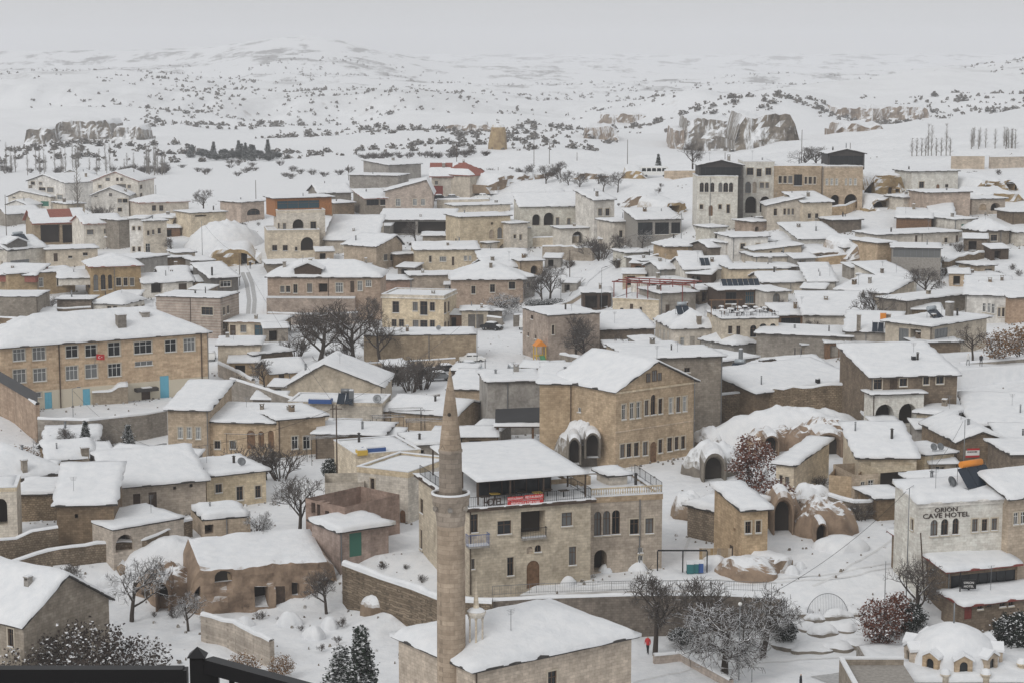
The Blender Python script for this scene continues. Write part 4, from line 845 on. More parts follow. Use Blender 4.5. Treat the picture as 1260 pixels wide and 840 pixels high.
H('tall blank tan stone house front under the white flat house', 1140, 238, 1194, 237, 272, 8, 'pink', 'flat', snow=.25)
H('stone house with twin arches at the right hillside', 1196, 246, 1237, 245, 264, 7, 'tan', 'flat', snow=.35, win=[(1205,251,1214,259,'K'), (1219,250,1231,260,'A')])
H('arched cave entrance house left of the blank tan front', 1112, 244, 1140, 243, 260, 6, 'cream', 'flat', snow=.4, win=[(1125,243,1139,257,'A')])
H('wooden sided shed with sagging snow roof on the hillside', 1103, 268, 1146, 270, 284, 8, 'wood', 'shed_b', 1.2, snow=.35, yaw=-14, name='shed', cat='shed')
H('open lean shed with tilted snow roof by the blank tan front', 1146, 268, 1174, 270, 284, 9, 'wood_dark', 'shed_b', 2.4, snow=.3, yaw=-8, win=[(1148,270,1170,282,'o')], name='shed', cat='shed')
H('pale house with green shutters on the right hillside', 1175, 271, 1200, 270, 292, 7, 'plaster', 'flat', snow=.35, win=[(1183,276,1188,283,'n'), (1192,278,1197,289,'n')])
H('small grey house with barred window and snowy hipped roof', 1209, 284, 1242, 283, 302, 8, 'grey_stone', 'hip', 1.8, snow=.4, win=[(1219,289,1227,297,'b')])
H('long low wall house below the wooden sided shed', 1080, 290, 1180, 286, 304, 8, 'beige_plaster', 'flat', snow=.35, win=[(1126,290,1129,298,'d'), (1162,293,1166,299,'b'), (1176,290,1179,299,'d')])
glassr = H('concrete building with long glazed restaurant storey and thin roof', 1098, 304, 1158, 308, 345, 10, 'concrete', 'flat', snow=.12, oh=.3, rmat='roof_dark', yaw=-10, win=[(1099,304,1157,317,'P')], rw=[(1158,304,1173,316,'P')], name='restaurant', cat='restaurant')
H('white house with shed roof joined to a long descending snow roof', 995, 347, 1029, 347, 366, 11, 'plaster', 'shed_b', 2.0, snow=.35, win=[(1012,360,1018,364,'b')])
H('house with very long snow roof running down the slope', 1029, 347, 1092, 372, 380, 10, 'beige_plaster', 'shed_b', 1.6, snow=.35, win=[(1033,354,1037,363,'b')], yaw=-38)
H('broad low house with smooth snow roof behind the dark pavilion', 990, 389, 1080, 388, 406, 13, 'beige_plaster', 'shed_b', 2.2, snow=.35, yaw=-2)
H('tan walled house with snowy roof under the glazed restaurant', 1090, 344, 1128, 342, 364, 10, 'plaster', 'shed_b', 1.8, snow=.4, win=[(1096,352,1099,357,'b'), (1110,350,1115,362,'d')])
H('tan gable wall house left of the glazed restaurant', 1056, 335, 1090, 344, 360, 8, 'tan', 'flat', yaw=-24, snow=.4)
j5 = H('white house with triple arched windows and a broad snow roof', 1188, 361, 1242, 367, 398, 12, 'plaster', 'shed_b', 1.6, snow=.4, yaw=-14, win=[(1209,373,1213,384,'l'), (1215,373,1219,385,'l'), (1220,374,1224,386,'l'), (1228,379,1231,390,'b'), (1233,379,1236,390,'b')])
H('brown stone house at the right edge beyond the triple arched windows', 1243, 367, 1310, 365, 396, 10, 'pink', 'shed_b', 1.4, snow=.35)
H('long grey boundary house with snow ledge below the glazed restaurant', 1115, 371, 1196, 362, 390, 6, 'grey_stone', 'flat', snow=.3, win=[(1192,368,1196,374,'o')])
j6 = H('corner house with upturned snow roof, stone chimney and glazed porch', 1145, 407, 1214, 386, 438, 8, 'beige_plaster', 'flat', snow=.4, oh=.6, yaw=44, lw=[(1106,404,1118,422,'P'), (1120,405,1133,424,'o')], win=[(1150,404,1166,419,'P')], chim=[(1168, 390, .9, 2.4)])
H('stone retaining house under the corner house with snow ledge', 1128, 422, 1182, 421, 448, 6, 'brown', 'flat', snow=.2, yaw=8)
H('low house with white roof, orange tank and chimneys', 1040, 408, 1108, 410, 436, 11, 'grey_plaster', 'shed_b', 1.6, snow=.4, chim=[(1056, 411, .6, 2.6), (1092, 404, .9, 2.4)])
H('long house with narrow sloped snow roof over rubble wall', 930, 484, 1057, 468, 502, 10, 'brown', 'shed_b', 1.6, snow=.42)
H('cottage with tilted square snow roof and vent pipe', 926, 471, 954, 477, 494, 13, 'grey_plaster', 'flat', yaw=-34, snow=.4)
H('cottage with wide snow roof and stove pipe chimney', 893, 458, 926, 463, 486, 15, 'grey_plaster', 'flat', yaw=-30, snow=.4, win=[(897,462,903,473,'b'), (915,464,921,475,'P')])
H('low roofs with aerials among the tilted cottages', 976, 455, 1020, 452, 476, 9, 'brown', 'gx', .9, snow=.45)
H('snowy canopy roof beside the cream terrace café', 903, 424, 930, 421, 440, 8, 'grey_plaster', 'hip', 1.0, snow=.4)
H('low house filled with snow between canopy and tilted cottages', 886, 446, 930, 440, 466, 9, 'grey_plaster', 'flat', snow=.5)
# hillside roofs between the square and the hotels
def small(label, xl, y, xr, base, dep=8, wall='beige_plaster', roof='gx', rise=1.1, win=(), yaw=None, snow=.4): return H(label, xl, y, xr, y - 1, base, dep, wall, roof, rise, win=win, yaw=yaw, snow=snow)
small('low stone hut behind the pale arched gate', 790, 322, 818, 334, 8, 'grey_stone', 'flat', 0)
small('white arched gatehouse with dark doorway below the hotel tower', 874, 281, 893, 298, 5, 'white_stone', 'flat', 0, win=[(880,284,886,295,'A')])
small('cream house with two small windows below the arched gatehouse', 902, 293, 945, 318, 9, 'plaster', 'flat', 0, win=[(911,300,917,307,'b'), (930,300,935,306,'b')])
small('low brown roofed shed beside the cream house with two windows', 872, 305, 894, 318, 7, 'brown', 'gx', .9)
small('white lean to house with dark door by the brown shed', 893, 300, 911, 316, 6, 'plaster', 'flat', 0, win=[(902,301,908,313,'d')])
small('snow roofed house with small solar panel on the hillside lane', 842, 332, 902, 346, 11, 'plaster', 'gx', 1.6)
small('grey cottage with tilted snow roof above the red steel frame', 812, 332, 842, 346, 8, 'grey_plaster', 'gx', 1.0)
small('beige shed roofed house stepped below the cream cottage', 928, 309, 986, 322, 8, 'beige_plaster', 'shed_r', .9, win=[(947,308,950,312,'b'), (961,308,965,313,'b')])
small('wide white house with plain snow roof and white chimney', 984, 295, 1036, 310, 12, 'plaster', 'shed_b', 2.0)
small('low cottage left of the wide white house', 940, 297, 984, 306, 9, 'beige_plaster', 'gx', 1.0)
small('long low house with flat parapet under the stepped shed house', 930, 317, 982, 330, 9, 'beige_plaster', 'flat', 0)
small('stone cottage half buried under snow below the flat parapet house', 940, 330, 980, 342, 9, 'brown', 'flat', 0)
small('tan cottage with snow roof left of the long descending roof', 938, 348, 996, 362, 9, 'beige_plaster', 'gx', 1.2)
small('long tan house with curved snow parapet behind the solar row', 900, 332, 970, 350, 8, 'beige_plaster', 'flat', 0)
small('low pink terrace house under the cream hotel tower arches', 926, 274, 946, 286, 6, 'pink', 'flat', 0, win=[(929,279,934,285,'A')])
small('narrow stone house right of the stepped snowy gables', 1026, 272, 1060, 286, 7, 'brown', 'flat', 0)
small('cottage with bulging snow roof under the cave wall', 1040, 306, 1080, 320, 9, 'tan', 'flat', 0, snow=.8)
small('tan house end beside the glazed restaurant wall', 1080, 300, 1100, 330, 8, 'tan', 'flat', 0)
small('small ochre hut with dark window on the snowy right slope', 1204, 328, 1224, 340, 6, 'ochre', 'flat', 0, win=[(1212,331,1221,336,'o')])
small('low curved wall house below the ochre hut', 1194, 341, 1234, 350, 7, 'grey_stone', 'flat', 0)
small('pale house edge with porch at the right frame side', 1252, 287, 1290, 302, 7, 'plaster', 'flat', 0)
small('brown stone hut among drifts near the right edge', 1246, 262, 1285, 276, 6, 'brown', 'flat', 0, snow=.6)
small('pale wall cottage beside the winding lane', 770, 312, 800, 326, 7, 'white_stone', 'flat', 0)
small('stone cottage beside the grey gate pillars', 596, 384, 618, 398, 5, 'grey_stone', 'flat', 0)
small('low house roof filled with snow below the tan cave hotel', 590, 318, 650, 330, 9, 'grey_plaster', 'gx', 1.2)
small('tan arch house beside the winding lane', 640, 322, 668, 342, 7, 'tan', 'flat', 0, win=[(653,327,662,338,'A')])
small('low flat house before the tan arch house', 600, 300, 612, 316, 6, 'cream', 'flat', 0)
small('brown cottage below the grey flat house with chimney stubs', 486, 314, 512, 330, 8, 'brown', 'flat', 0)
small('red walled shed with snowy roof right of the long two level house', 466, 346, 506, 362, 8, 'salmon', 'flat', 0)
small('cottage roof between tiered mansion and long two level house', 330, 326, 370, 336, 8, 'grey_stone', 'flat', 0)
small('low stone sheds beside the street top', 196, 318, 234, 330, 7, 'brown', 'flat', 0)
small('house with blue door and snowy roof at the slope foot', 216, 312, 240, 326, 6, 'beige_plaster', 'flat', 0, win=[(225,316,229,325,'B')])
small('grey block with snowy roof left of the street', 238, 322, 262, 336, 7, 'grey_plaster', 'flat', 0)
# ================================================================ walls, rocks, plants
def stone_wall(label, pts, h, mat='rubble', thick=.45, snow=.22, ztop=None, deep=2.5, name='stone_wall', cat='wall', group=None, ruin=0.):
    P3 = [on_z(x, y, ztop) if ztop is not None else gp(x, y) for x, y in pts]
    # resample
    pl = []
    for a, c in zip(P3[:-1], P3[1:]):
        n_ = max(1, int((c - a).length / 1.2))
        for i in range(n_): pl.append(a.lerp(c, i / n_))
    pl.append(P3[-1].copy())
    o0 = pl[0].copy(); mb = MB(); sb = MB(); ring = []
    for i, p in enumerate(pl):
        a = pl[max(0, i - 1)]; c = pl[min(len(pl) - 1, i + 1)]; t = Vector((c.x - a.x, c.y - a.y, 0)).normalized(); n_ = Vector((t.y, -t.x, 0))
        top = (p.z if ztop is not None else p.z + h) + (mnoise.noise(Vector((p.x * .6, p.y * .6, 1))) * ruin)
        bot = (top - h if ztop is not None else p.z) - deep
        ring.append((p, n_, top, bot))
    for i in range(len(ring) - 1):
        (p, n1, t1, b1), (q, n2, t2, b2) = ring[i], ring[i + 1]
        A = [Vector((*(p + n1 * s * thick / 2).xy, z)) - o0 for s in (1, -1) for z in (b1, t1)]
        C = [Vector((*(q + n2 * s * thick / 2).xy, z)) - o0 for s in (1, -1) for z in (b2, t2)]
        mb.poly([A[0], C[0], C[1], A[1]]); mb.poly([C[2], A[2], A[3], C[3]]); mb.poly([A[1], C[1], C[3], A[3]])
        e = thick / 2 + .06; s1 = snow * (1 + .5 * mnoise.noise(p * .7)); s2 = snow * (1 + .5 * mnoise.noise(q * .7))
        prof = [(-e, -.04), (-e * .9, .6), (-e * .35, 1.0), (e * .35, 1.0), (e * .9, .6), (e, -.04)]
        for k in range(5):
            r_ = []
            for (pp, nn, tt, ss), kk in (((p, n1, t1, s1), k), ((q, n2, t2, s2), k), ((q, n2, t2, s2), k + 1), ((p, n1, t1, s1), k + 1)):
                w_, z_ = prof[kk]; r_.append(Vector((*(pp + nn * w_).xy, tt + max(z_ * ss, -.04))) - o0)
            sb.poly(r_, 0, True)
    for (p, n1, t1, b1) in (ring[0], ring[-1]):
        mb.poly([Vector((*(p + n1 * s * thick / 2).xy, z)) - o0 for s, z in ((1, b1), (-1, b1), (-1, t1), (1, t1))])
    root = empty(name, o0); tag(root, label, cat, group)
    mb.build('masonry', mat, root); sb.build('snow_cap', 'snow', root); return root
def cliff(label, xl, yl, xr, yr, base, dep, ops=(), mat='rock_tan', amp=.55, name='cliff', cat='cliff', slope=.12, inner='inside', step=.75, yaw=None, full=False, frq=.5, tpw=.28):
    b = B(); xm = (xl + xr) / 2; g = gp(xm, base, full); E = on_y(xm, (yl + yr) / 2, g.y)
    if yaw is None:
        PL = on_z(xl, yl, E.z); PR = on_z(xr, yr, E.z)
    if yaw is not None or abs(PR.y - PL.y) > 1.5 * abs(PR.x - PL.x):
        yw = R(yaw or 0); PL = on_y(xl, (yl + yr) / 2, g.y); PR = on_y(xr, (yl + yr) / 2, g.y); dd = (PR.x - PL.x) / 2 * math.tan(yw); PL.y -= dd; PR.y += dd
    ang = math.atan2(PR.y - PL.y, PR.x - PL.x); W = (PR.xy - PL.xy).length; Hh = max(1., E.z - g.z)
    b.mat = Matrix.Translation((PL.x, PL.y, g.z)) @ Matrix.Rotation(ang, 4, 'Z'); b.inv = b.mat.inverted(); b.W, b.H, b.dep, b.D = W, Hh, dep, g.y
    P = lambda u, v, d: Vector((u, d, v)); b.FACES = {'f': (P, W)}
    o_l = []
    for q in ops:
        r_ = project(b, 'f', *q[:4])
        if r_: o_l.append((max(.05, r_[0]), max(-.2, r_[1]), min(W - .05, r_[2]), min(Hh - .15, r_[3]), q[4]))
    o_l = [o for o in o_l if o[2] - o[0] > .2 and o[3] - o[1] > .2]
    us = sorted(set([i * W / max(2, int(W / step)) for i in range(max(2, int(W / step)) + 1)]) | {o[0] for o in o_l} | {o[2] for o in o_l})
    nv = max(3, int((Hh + 2) / step)); vs2 = sorted(set([-2 + (Hh + 2) * i / nv for i in range(nv + 1)]) | {o[1] for o in o_l} | {o[3] for o in o_l})
    def dsp(u, v):
        w_ = Vector((u * frq + PL.x, v * frq * (1.2 if frq > .3 else .5), PL.y * .3)); k = amp * (mnoise.noise(w_) * 1.3 + mnoise.noise(w_ * 2.7) * .5)
        return k + .10 * v
    tw = min(tpw * W, 1.2 * Hh + .8); tp = lambda u: .12 + .88 * float(sstep(0, tw, min(u, W - u)))
    top = lambda u: Hh + .6 * amp * mnoise.noise(Vector((u * frq * .9, PL.y, 7))) + .35 * amp * mnoise.noise(Vector((u * frq * 3, PL.y, 9)))
    def Q(u, v, d=0):
        k = tp(u); return (u, dsp(u, v) + d + (1 - k) * 1.2, (v + (top(u) - Hh) * max(0, v / Hh)) * (k if v > 0 else 1))
    mb = MB()
    ins = lambda u, v: any(o[0] < u < o[2] and o[1] < v < o[3] for o in o_l)
    for i in range(len(us) - 1):
        for j in range(len(vs2) - 1):
            if ins((us[i] + us[i + 1]) / 2, (vs2[j] + vs2[j + 1]) / 2): continue
            mb.poly([Q(us[i], vs2[j]), Q(us[i + 1], vs2[j]), Q(us[i + 1], vs2[j + 1]), Q(us[i], vs2[j + 1])], 0, True)
    for (u0, v0, u1, v1, kd) in o_l:
        fr, pn, r, ar, nm, mu = WIN[kd]; r = max(r, .5) if pn else 2.2
        pts = [(u0, v0), (u0, v1), (u1, v1), (u1, v0)]
        if ar:
            ah = min((u1 - u0) * .5, (v1 - v0) * .6); apq = arch_pts(u0, u1, v1, ah); h_ = len(apq) // 2
            mb.poly([Q(u1, v1)] + [Q(x, y) for x, y in apq[h_::-1]], 0); mb.poly([Q(u0, v1)] + [Q(x, y) for x, y in apq[:h_ - 1:-1]], 0)
            pts = [(u0, v0)] + [(x, y) for x, y in reversed(apq)] + [(u1, v0)]
        for (a, c) in zip(pts, pts[1:] + pts[:1]): mb.poly([Q(*a), Q(*c), (c[0], dsp(*c) + r, c[1]), (a[0], dsp(*a) + r, a[1])], 0)
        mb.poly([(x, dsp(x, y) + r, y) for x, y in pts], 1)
    # top going back, snow settles on it
    ys = [dep * t for t in (0, .04, .1, .2, .35, .55, .8, 1)]
    k = len(mb.v)
    for t in ys:
        for u in us:
            q = Q(u, Hh); kk = tp(u); mb.v.append((u, q[1] + t, q[2] * max(0, 1 - t / 2.5) + Hh * kk * min(1, t / 2.5) + (0 if t == 0 else (.22 + slope * t + .5 * amp * mnoise.noise(Vector((u * .4 + PL.x, t * .4, 3)))) * kk - .35 * t * (1 - kk))))
    nx = len(us)
    for j in range(len(ys) - 1):
        for i in range(nx - 1):
            a = k + j * nx + i; mb.f.append((a, a + 1, a + nx + 1, a + nx)); mb.m.append(0); mb.sm.append(True)
    for u in (0, W):                           # flanks
        for j in range(len(vs2) - 1):
            a, c = Q(u, vs2[j]), Q(u, vs2[j + 1]); mb.poly([a, (u, dep + 1, a[2]), (u, dep + 1, c[2]), c])
    o = mb.build(name, [mat, inner]); o.matrix_world = b.mat; tag(o, label, cat)
    for kd_ in o_l:
        if WIN[kd_[4]][4]:
            um, vm = (kd_[0] + kd_[2]) / 2, (kd_[1] + kd_[3]) / 2
            rr = max(WIN[kd_[4]][2], .5) - WIN[kd_[4]][2]
            add_window(lambda u, v, d, off=dsp(um, vm) + rr - .02: Vector((u, d + off, v)), kd_, o, None, False)
    return o
def mound(label, px, py, w_, d_, h_, mat='rock_tan', seed=0, name='rock_mound', cat='rock', group=None, rz=0., steep=.5, flat=None):
    p = gp(px, py); mb = MB(); n_, m_ = 38, 14; rr = random.Random(seed); ph = rr.random() * 50
    mb.v.append((0, 0, h_))
    for j in range(1, m_ + 1):
        r_ = j / m_
        for i in range(n_):
            t = 2 * math.pi * i / n_; k = 1 + .30 * mnoise.noise(Vector((math.cos(t) * 1.4 + ph, math.sin(t) * 1.4, 1)))
            x, y = w_ / 2 * r_ * k * math.cos(t), d_ / 2 * r_ * k * math.sin(t)
            z = h_ * (max(0., 1 - r_ ** (2 / steep))) + h_ * (.2 if mat == 'snow' else .32) * mnoise.noise(Vector((x * .55 + ph, y * .55, 2))) * (1 - .5 * r_) + (.05 if mat == 'snow' else .13) * h_ * mnoise.noise(Vector((x * 1.6 + ph, y * 1.6, 4)))
            if j == m_: z = -1.2
            mb.v.append((x, y, z))
    for i in range(n_): mb.f.append((0, 1 + i, 1 + (i + 1) % n_)); mb.m.append(0); mb.sm.append(True)
    for j in range(m_ - 1):
        for i in range(n_):
            a = 1 + j * n_ + i; c = 1 + j * n_ + (i + 1) % n_; mb.f.append((a, a + n_, c + n_, c)); mb.m.append(0); mb.sm.append(True)
    o = mb.build(name, mat); o.location = (p.x, p.y + d_ * .4, p.z); o.rotation_euler = (0, 0, rz); return tag(o, label, cat, group)
def cave(label, px, py, w_, d_, h_, mouths=(), mat='rock_cave', seed=1, steep=.55):
    """snow topped rock with real recessed cave mouths (x0, x1, top pixel, foot pixel)"""
    o = mound(label, px, py, w_, d_, h_, mat, seed, name='cave_rock', cat='rock', steep=steep); g = o.location; Y = g.y - d_ * .55 - 1.7
    for (x0, y0, x1, y1) in mouths:
        a_, c_ = on_y(x0, y1, Y), on_y(x1, y0, Y); w2 = (c_.x - a_.x) / 2; hh = max(1., c_.z - a_.z); cx = (a_.x + c_.x) / 2 - g.x; q = MB(); n_ = 10
        ap = [(-w2, -1.0), (-w2, hh * .45)] + [(-w2 * math.cos(math.pi * i / n_), hh * .45 + hh * .55 * math.sin(math.pi * i / n_)) for i in range(1, n_)] + [(w2, hh * .45), (w2, -1.0)]
        z0 = a_.z - g.z; y0_ = -d_ * .55 - 1.7
        K_ = lambda p, s, d: (cx + p[0] * s + .05 * mnoise.noise(Vector((p[0], p[1], d))), y0_ + d, z0 + (p[1] if p[1] < 0 else p[1] * s))
        for p, r_ in zip(ap[:-1], ap[1:]):
            q.poly([K_(p, 1.28, .5), K_(r_, 1.28, .5), K_(r_, 1.1, .0), K_(p, 1.1, .0)], 0, True); q.poly([K_(p, 1.1, 0), K_(r_, 1.1, 0), K_(r_, .98, .15), K_(p, .98, .15)], 0, True); q.poly([K_(p, .98, .15), K_(r_, .98, .15), K_(r_, .8, 1.7), K_(p, .8, 1.7)], 0, True)
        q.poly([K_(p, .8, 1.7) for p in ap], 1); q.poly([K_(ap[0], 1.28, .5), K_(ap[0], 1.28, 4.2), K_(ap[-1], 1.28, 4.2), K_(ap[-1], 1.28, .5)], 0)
        for p, r_ in zip(ap[:-1], ap[1:]): q.poly([K_(p, 1.28, .5), K_(p, 1.28, 4.2), K_(r_, 1.28, 4.2), K_(r_, 1.28, .5)], 0, True)
        m_ = q.build('cave_mouth', [mat, 'inside'], o)
    return o

# ---------------------------------------------------------------- plants
def branch(mbs, rr, p, d, ln, rad, lvl, mx, kids, up, spread, rat):
    nseg = 4 if lvl == 0 else (3 if lvl < 3 else 2); pts = [p.copy()]; dr = d.copy()
    for i in range(nseg):
        dr = (dr + Vector((rr.gauss(0, 1), rr.gauss(0, 1), rr.gauss(0, .7))) * (.07 + .03 * lvl) + Vector((0, 0, up * .12))).normalized(); pts.append(pts[-1] + dr * ln / nseg)
    mb = mbs[0] if lvl < 2 else mbs[1]; sides = 7 if lvl == 0 else (5 if lvl == 1 else 3)
    for i in range(nseg):
        a = rad * (1 - .55 * i / nseg); c = rad * (1 - .55 * (i + 1) / nseg); mb.tube(pts[i], pts[i + 1], a, c, sides)
    if lvl >= mx: return
    for k in range(kids[lvl]):
        t = (.38 + .62 * (k + rr.random() * .8) / kids[lvl]) if lvl else (.42 + .58 * (k + .5 * rr.random()) / kids[lvl]); t = min(t, .99); i = min(nseg - 1, int(t * nseg)); f = t * nseg - i
        q = pts[i].lerp(pts[i + 1], f); ax = (pts[i + 1] - pts[i]).normalized(); sd = ax.orthogonal().normalized(); sd = Matrix.Rotation(rr.random() * 6.283 + k * 2.4, 3, ax) @ sd
        nd = (ax * (1 - spread) + sd * spread * (1.0 + .3 * rr.random()) + Vector((0, 0, up * .25))).normalized()
        branch(mbs, rr, q, nd, ln * rat * (1.1 - .35 * t) * (.8 + .4 * rr.random()), max(.017, rad * (.55 - .15 * t)), lvl + 1, mx, kids, up, spread, rat)
def bare_tree(seed, ht=7., kids=(6, 6, 5, 4), up=.5, spread=.62, rat=.68, rad=.17, trunk=.42):
    rr = random.Random(seed); a, c = MB(), MB()
    branch((a, c), rr, Vector((0, 0, -.3)), Vector((rr.gauss(0, .06), rr.gauss(0, .06), 1)), ht * trunk, rad, 0, 4, kids, up, spread, rat); return a, c
def shrub(seed, ht=2., stems=22, kids=(4, 4, 3), spread=.4):
    rr = random.Random(seed); a, c = MB(), MB()
    for i in range(stems):
        t = rr.random() * 6.283; d = Vector((math.cos(t) * .5, math.sin(t) * .5, 1)).normalized()
        branch((a, c), rr, Vector((math.cos(t) * .2, math.sin(t) * .2, -.1)), d, ht * (.45 + .3 * rr.random()), .03, 1, 3, (0,) + kids, .25, spread, .6)
    return a, c
def poplar(seed, ht=11.):
    rr = random.Random(seed); a, c = MB(), MB(); a.tube((0, 0, -.3), (0, 0, ht), .14, .03, 5)
    for i in range(38):
        z = ht * (.12 + .85 * rr.random()); t = rr.random() * 6.283; l_ = (1.0 + .12 * (ht - z)) * (.6 + .5 * rr.random()); d = Vector((math.cos(t) * .38, math.sin(t) * .38, 1)).normalized()
        branch((a, c), rr, Vector((0, 0, z)), d, l_, .035, 2, 3, (0, 0, 4), .6, .35, .55)
    return a, c
def leaves(mb, rr, pts, size, per, spread, flatn=.5):
    for p in pts:
        for k in range(per):
            q = Vector(p) + Vector((rr.gauss(0, 1), rr.gauss(0, 1), rr.gauss(0, .8))) * spread
            n_ = Vector((rr.gauss(0, 1), rr.gauss(0, 1), rr.gauss(0, 1) + flatn)).normalized(); u = n_.orthogonal().normalized(); u = Matrix.Rotation(rr.random() * 6.28, 3, n_) @ u; v = n_.cross(u); s = size * (.6 + .8 * rr.random())
            mb.poly([q - u * s - v * s * .6, q + u * s - v * s * .6, q + u * s * .7 + v * s * .7, q - u * s * .7 + v * s * .7])
def leafy(seed, ht=4., w_=1.6, n_=300, size=.085, per=12, stem=True):
    rr = random.Random(seed); a, c = shrub(seed, ht * .9, 10, (4, 3, 2), .38); pts = []
    while len(pts) < n_:
        p = Vector((rr.uniform(-1, 1), rr.uniform(-1, 1), rr.uniform(-1, 1)))
        if p.length > 1: continue
        q = Vector((p.x * w_, p.y * w_, ht * .55 + p.z * ht * .48))
        if mnoise.noise(q * .9 + Vector((seed, 0, 0))) > -.12: pts.append(q)
    lf = MB(); leaves(lf, rr, pts, size, per, .2, .6); return a, c, lf
def conifer(seed, ht=7., w_=2.):
    rr = random.Random(seed); a, lf = MB(), MB(); a.tube((0, 0, -.3), (0, 0, ht), .16, .02, 6); pts = []
    for i in range(1000):
        z = ht * (1 - rr.random() ** 1.4); r_ = w_ * (1 - z / ht) * (.35 + .65 * rr.random()) + .1; t = rr.random() * 6.283
        if mnoise.noise(Vector((math.cos(t) * 1.2, math.sin(t) * 1.2, z * .8 + seed))) < -.25: continue
        pts.append((r_ * math.cos(t), r_ * math.sin(t), .4 + z * .95 - r_ * .18))
    leaves(lf, rr, pts, .105, 9, .17, 1.6); return a, MB(), lf
PLANT = {}
def regp(key, mbs, bark, twig, leaf=None, nm=('trunk', 'branches', 'foliage')):
    ms = [mbs[0].mesh(key + '_' + nm[0], [bark]) if mbs[0].v else None, mbs[1].mesh(key + '_' + nm[1], [twig]) if mbs[1].v else None]
    if len(mbs) > 2: ms.append(mbs[2].mesh(key + '_' + nm[2], [leaf]))
    PLANT[key] = list(zip(nm, ms))
for i in range(5): regp('tree%d' % i, bare_tree(30 + i, 7, up=.35 + .1 * i), 'bark', 'bark_snowy' if i < 2 else 'twig')
for i in range(2): regp('walnut%d' % i, bare_tree(60 + i, 10, (7, 6, 5, 4), .45, .6, .66, .26, .45), 'bark', 'twig_brown')
for i in range(2): regp('spreading%d' % i, bare_tree(81 + i, 7.5, (8, 7, 5, 4), .42, .66, .70, .2, .36), 'bark', 'bark_snowy')
for i in range(3): regp('shrub%d' % i, shrub(90 + i), 'twig_brown', 'twig')
for i in range(2): regp('poplar%d' % i, poplar(110 + i), 'twig_pale', 'twig_pale')
regp('redleaf', leafy(120, 5.2, 2.0, 300), 'bark', 'twig_brown', 'leaf_brown')
regp('redleaf1', leafy(121, 4.0, 1.5, 200), 'bark', 'twig_brown', 'leaf_brown')
regp('rust', leafy(122, 3.6, 2.0, 230, .075, 12), 'bark', 'twig_brown', 'leaf_rust')
regp('evergreen', leafy(123, 3.6, 1.9, 420, .085, 16), 'bark', 'twig_brown', 'evergreen')
regp('darkbush', leafy(124, 3.4, 2.2, 260, .07, 8), 'bark', 'twig_brown', 'leaf_dark')
regp('conifer', conifer(130), 'bark', 'needle', 'needle')
regp('scrubby', shrub(97, 2.0, 16, (5, 4, 3), .5), 'twig_brown', 'twig_brown')
def plant(key, label, px, py, sc=1., cat='tree', name='bare_tree', group=None, full=False, sxy=None, pos=None):
    p = gp(px, py, full) if pos is None else pos
    if name == 'bare_shrub' and key[:5] == 'shrub': sc *= 1.45; sxy = sc * 1.1
    if name == 'bare_tree': sc *= 1.75; sxy = (sxy or sc / 1.75) * 1.75
    root = empty(name, (p.x, p.y, p.z), rnd.random() * 6.28); s = sxy or sc; root.scale = (s, s, sc); tag(root, label, cat, group)
    for nm, me in PLANT[key]:
        if me: link(nm, me, root)
    return root
# ================================================================ retaining walls, ruins, cliffs
W_ = stone_wall
W_('long dark retaining wall under the snowy promenade', [(606,738),(660,735),(790,731),(880,731),(962,735)], 4.6, 'brown', .6, ztop=.45, snow=.2, deep=2, name='retaining_wall')
W_('curved stone retaining wall climbing from the mosque to the cave yard', [(424,694),(470,711),(510,724),(545,738),(606,741)], 4.6, 'rubble', .6, ztop=.45, snow=.5, deep=2, name='retaining_wall')
W_('rubble garden wall with snow coping below the arched terrace', [(0,718),(60,699),(120,690),(180,685),(205,674),(235,660)], 1.9, 'rubble', .5, ruin=.3, snow=.25)
W_('ruined rubble wall under the square brown house', [(0,702),(40,690),(72,684)], 3.2, 'rubble', .6, ruin=.7, snow=.2)
W_('pale block wall leaning across the cave yard', [(250,789),(290,801),(335,822)], 2.6, 'tan', .5, ruin=.3, snow=.3)
W_('grey retaining wall holding up the school yard', [(48,546),(110,548),(180,540),(205,535)], 3.4, 'grey_stone', .5, snow=.3)
W_('tall stone wall with iron fence at the school corner', [(-12,505),(20,520),(48,545)], 5.2, 'pink', .5, snow=.3)
W_('thick garden wall of the school lane', [(270,462),(295,474),(312,484)], 2.0, 'tan', .5, snow=.4)
W_('brown parapet wall along the flat terrace house', [(350,506),(300,497),(280,490)], 1.6, 'tan', .4, snow=.2)
W_('long dark edged stone wall behind the three white windows', [(285,493),(330,508),(372,524)], 3.4, 'grey_stone', .5, snow=.25)
W_('short red brown garden wall left of minaret tip', [(470,516),(500,510),(540,500)], 1.8, 'brown', .4, snow=.25)
W_('low tan yard wall under the flat snow roof by the walnuts', [(430,455),(500,452),(560,448)], 1.0, 'tan', .4, snow=.2)
W_('rubble retaining wall under the long narrow snow roof', [(886,520),(930,516),(1000,512),(1058,506)], 4.0, 'rubble', .7, ruin=.5, snow=.3)
W_('tan rubble wall below the stove pipe cottage', [(872,508),(900,512),(932,512)], 3.0, 'rubble', .5, ruin=.3, snow=.2)
W_('grey garden wall beneath the terrace with the standing person', [(1180,470),(1220,467),(1275,462)], 2.6, 'grey_plaster', .4, snow=.3)
W_('snowy stepped wall descending beside the arched porch', [(1044,500),(1052,512),(1066,528),(1075,540)], 1.8, 'rubble', .6, ruin=.5, snow=.5)
W_('low stone wall around the roofless ruin', [(1020,632),(1050,640),(1085,636),(1112,632)], 2.0, 'rubble', .5, ruin=.4, snow=.35)
W_('low pink road kerb wall beside the spreading tree', [(804,815),(838,812),(875,832),(900,846)], .7, 'pink', .4, snow=.2, name='kerb_wall')
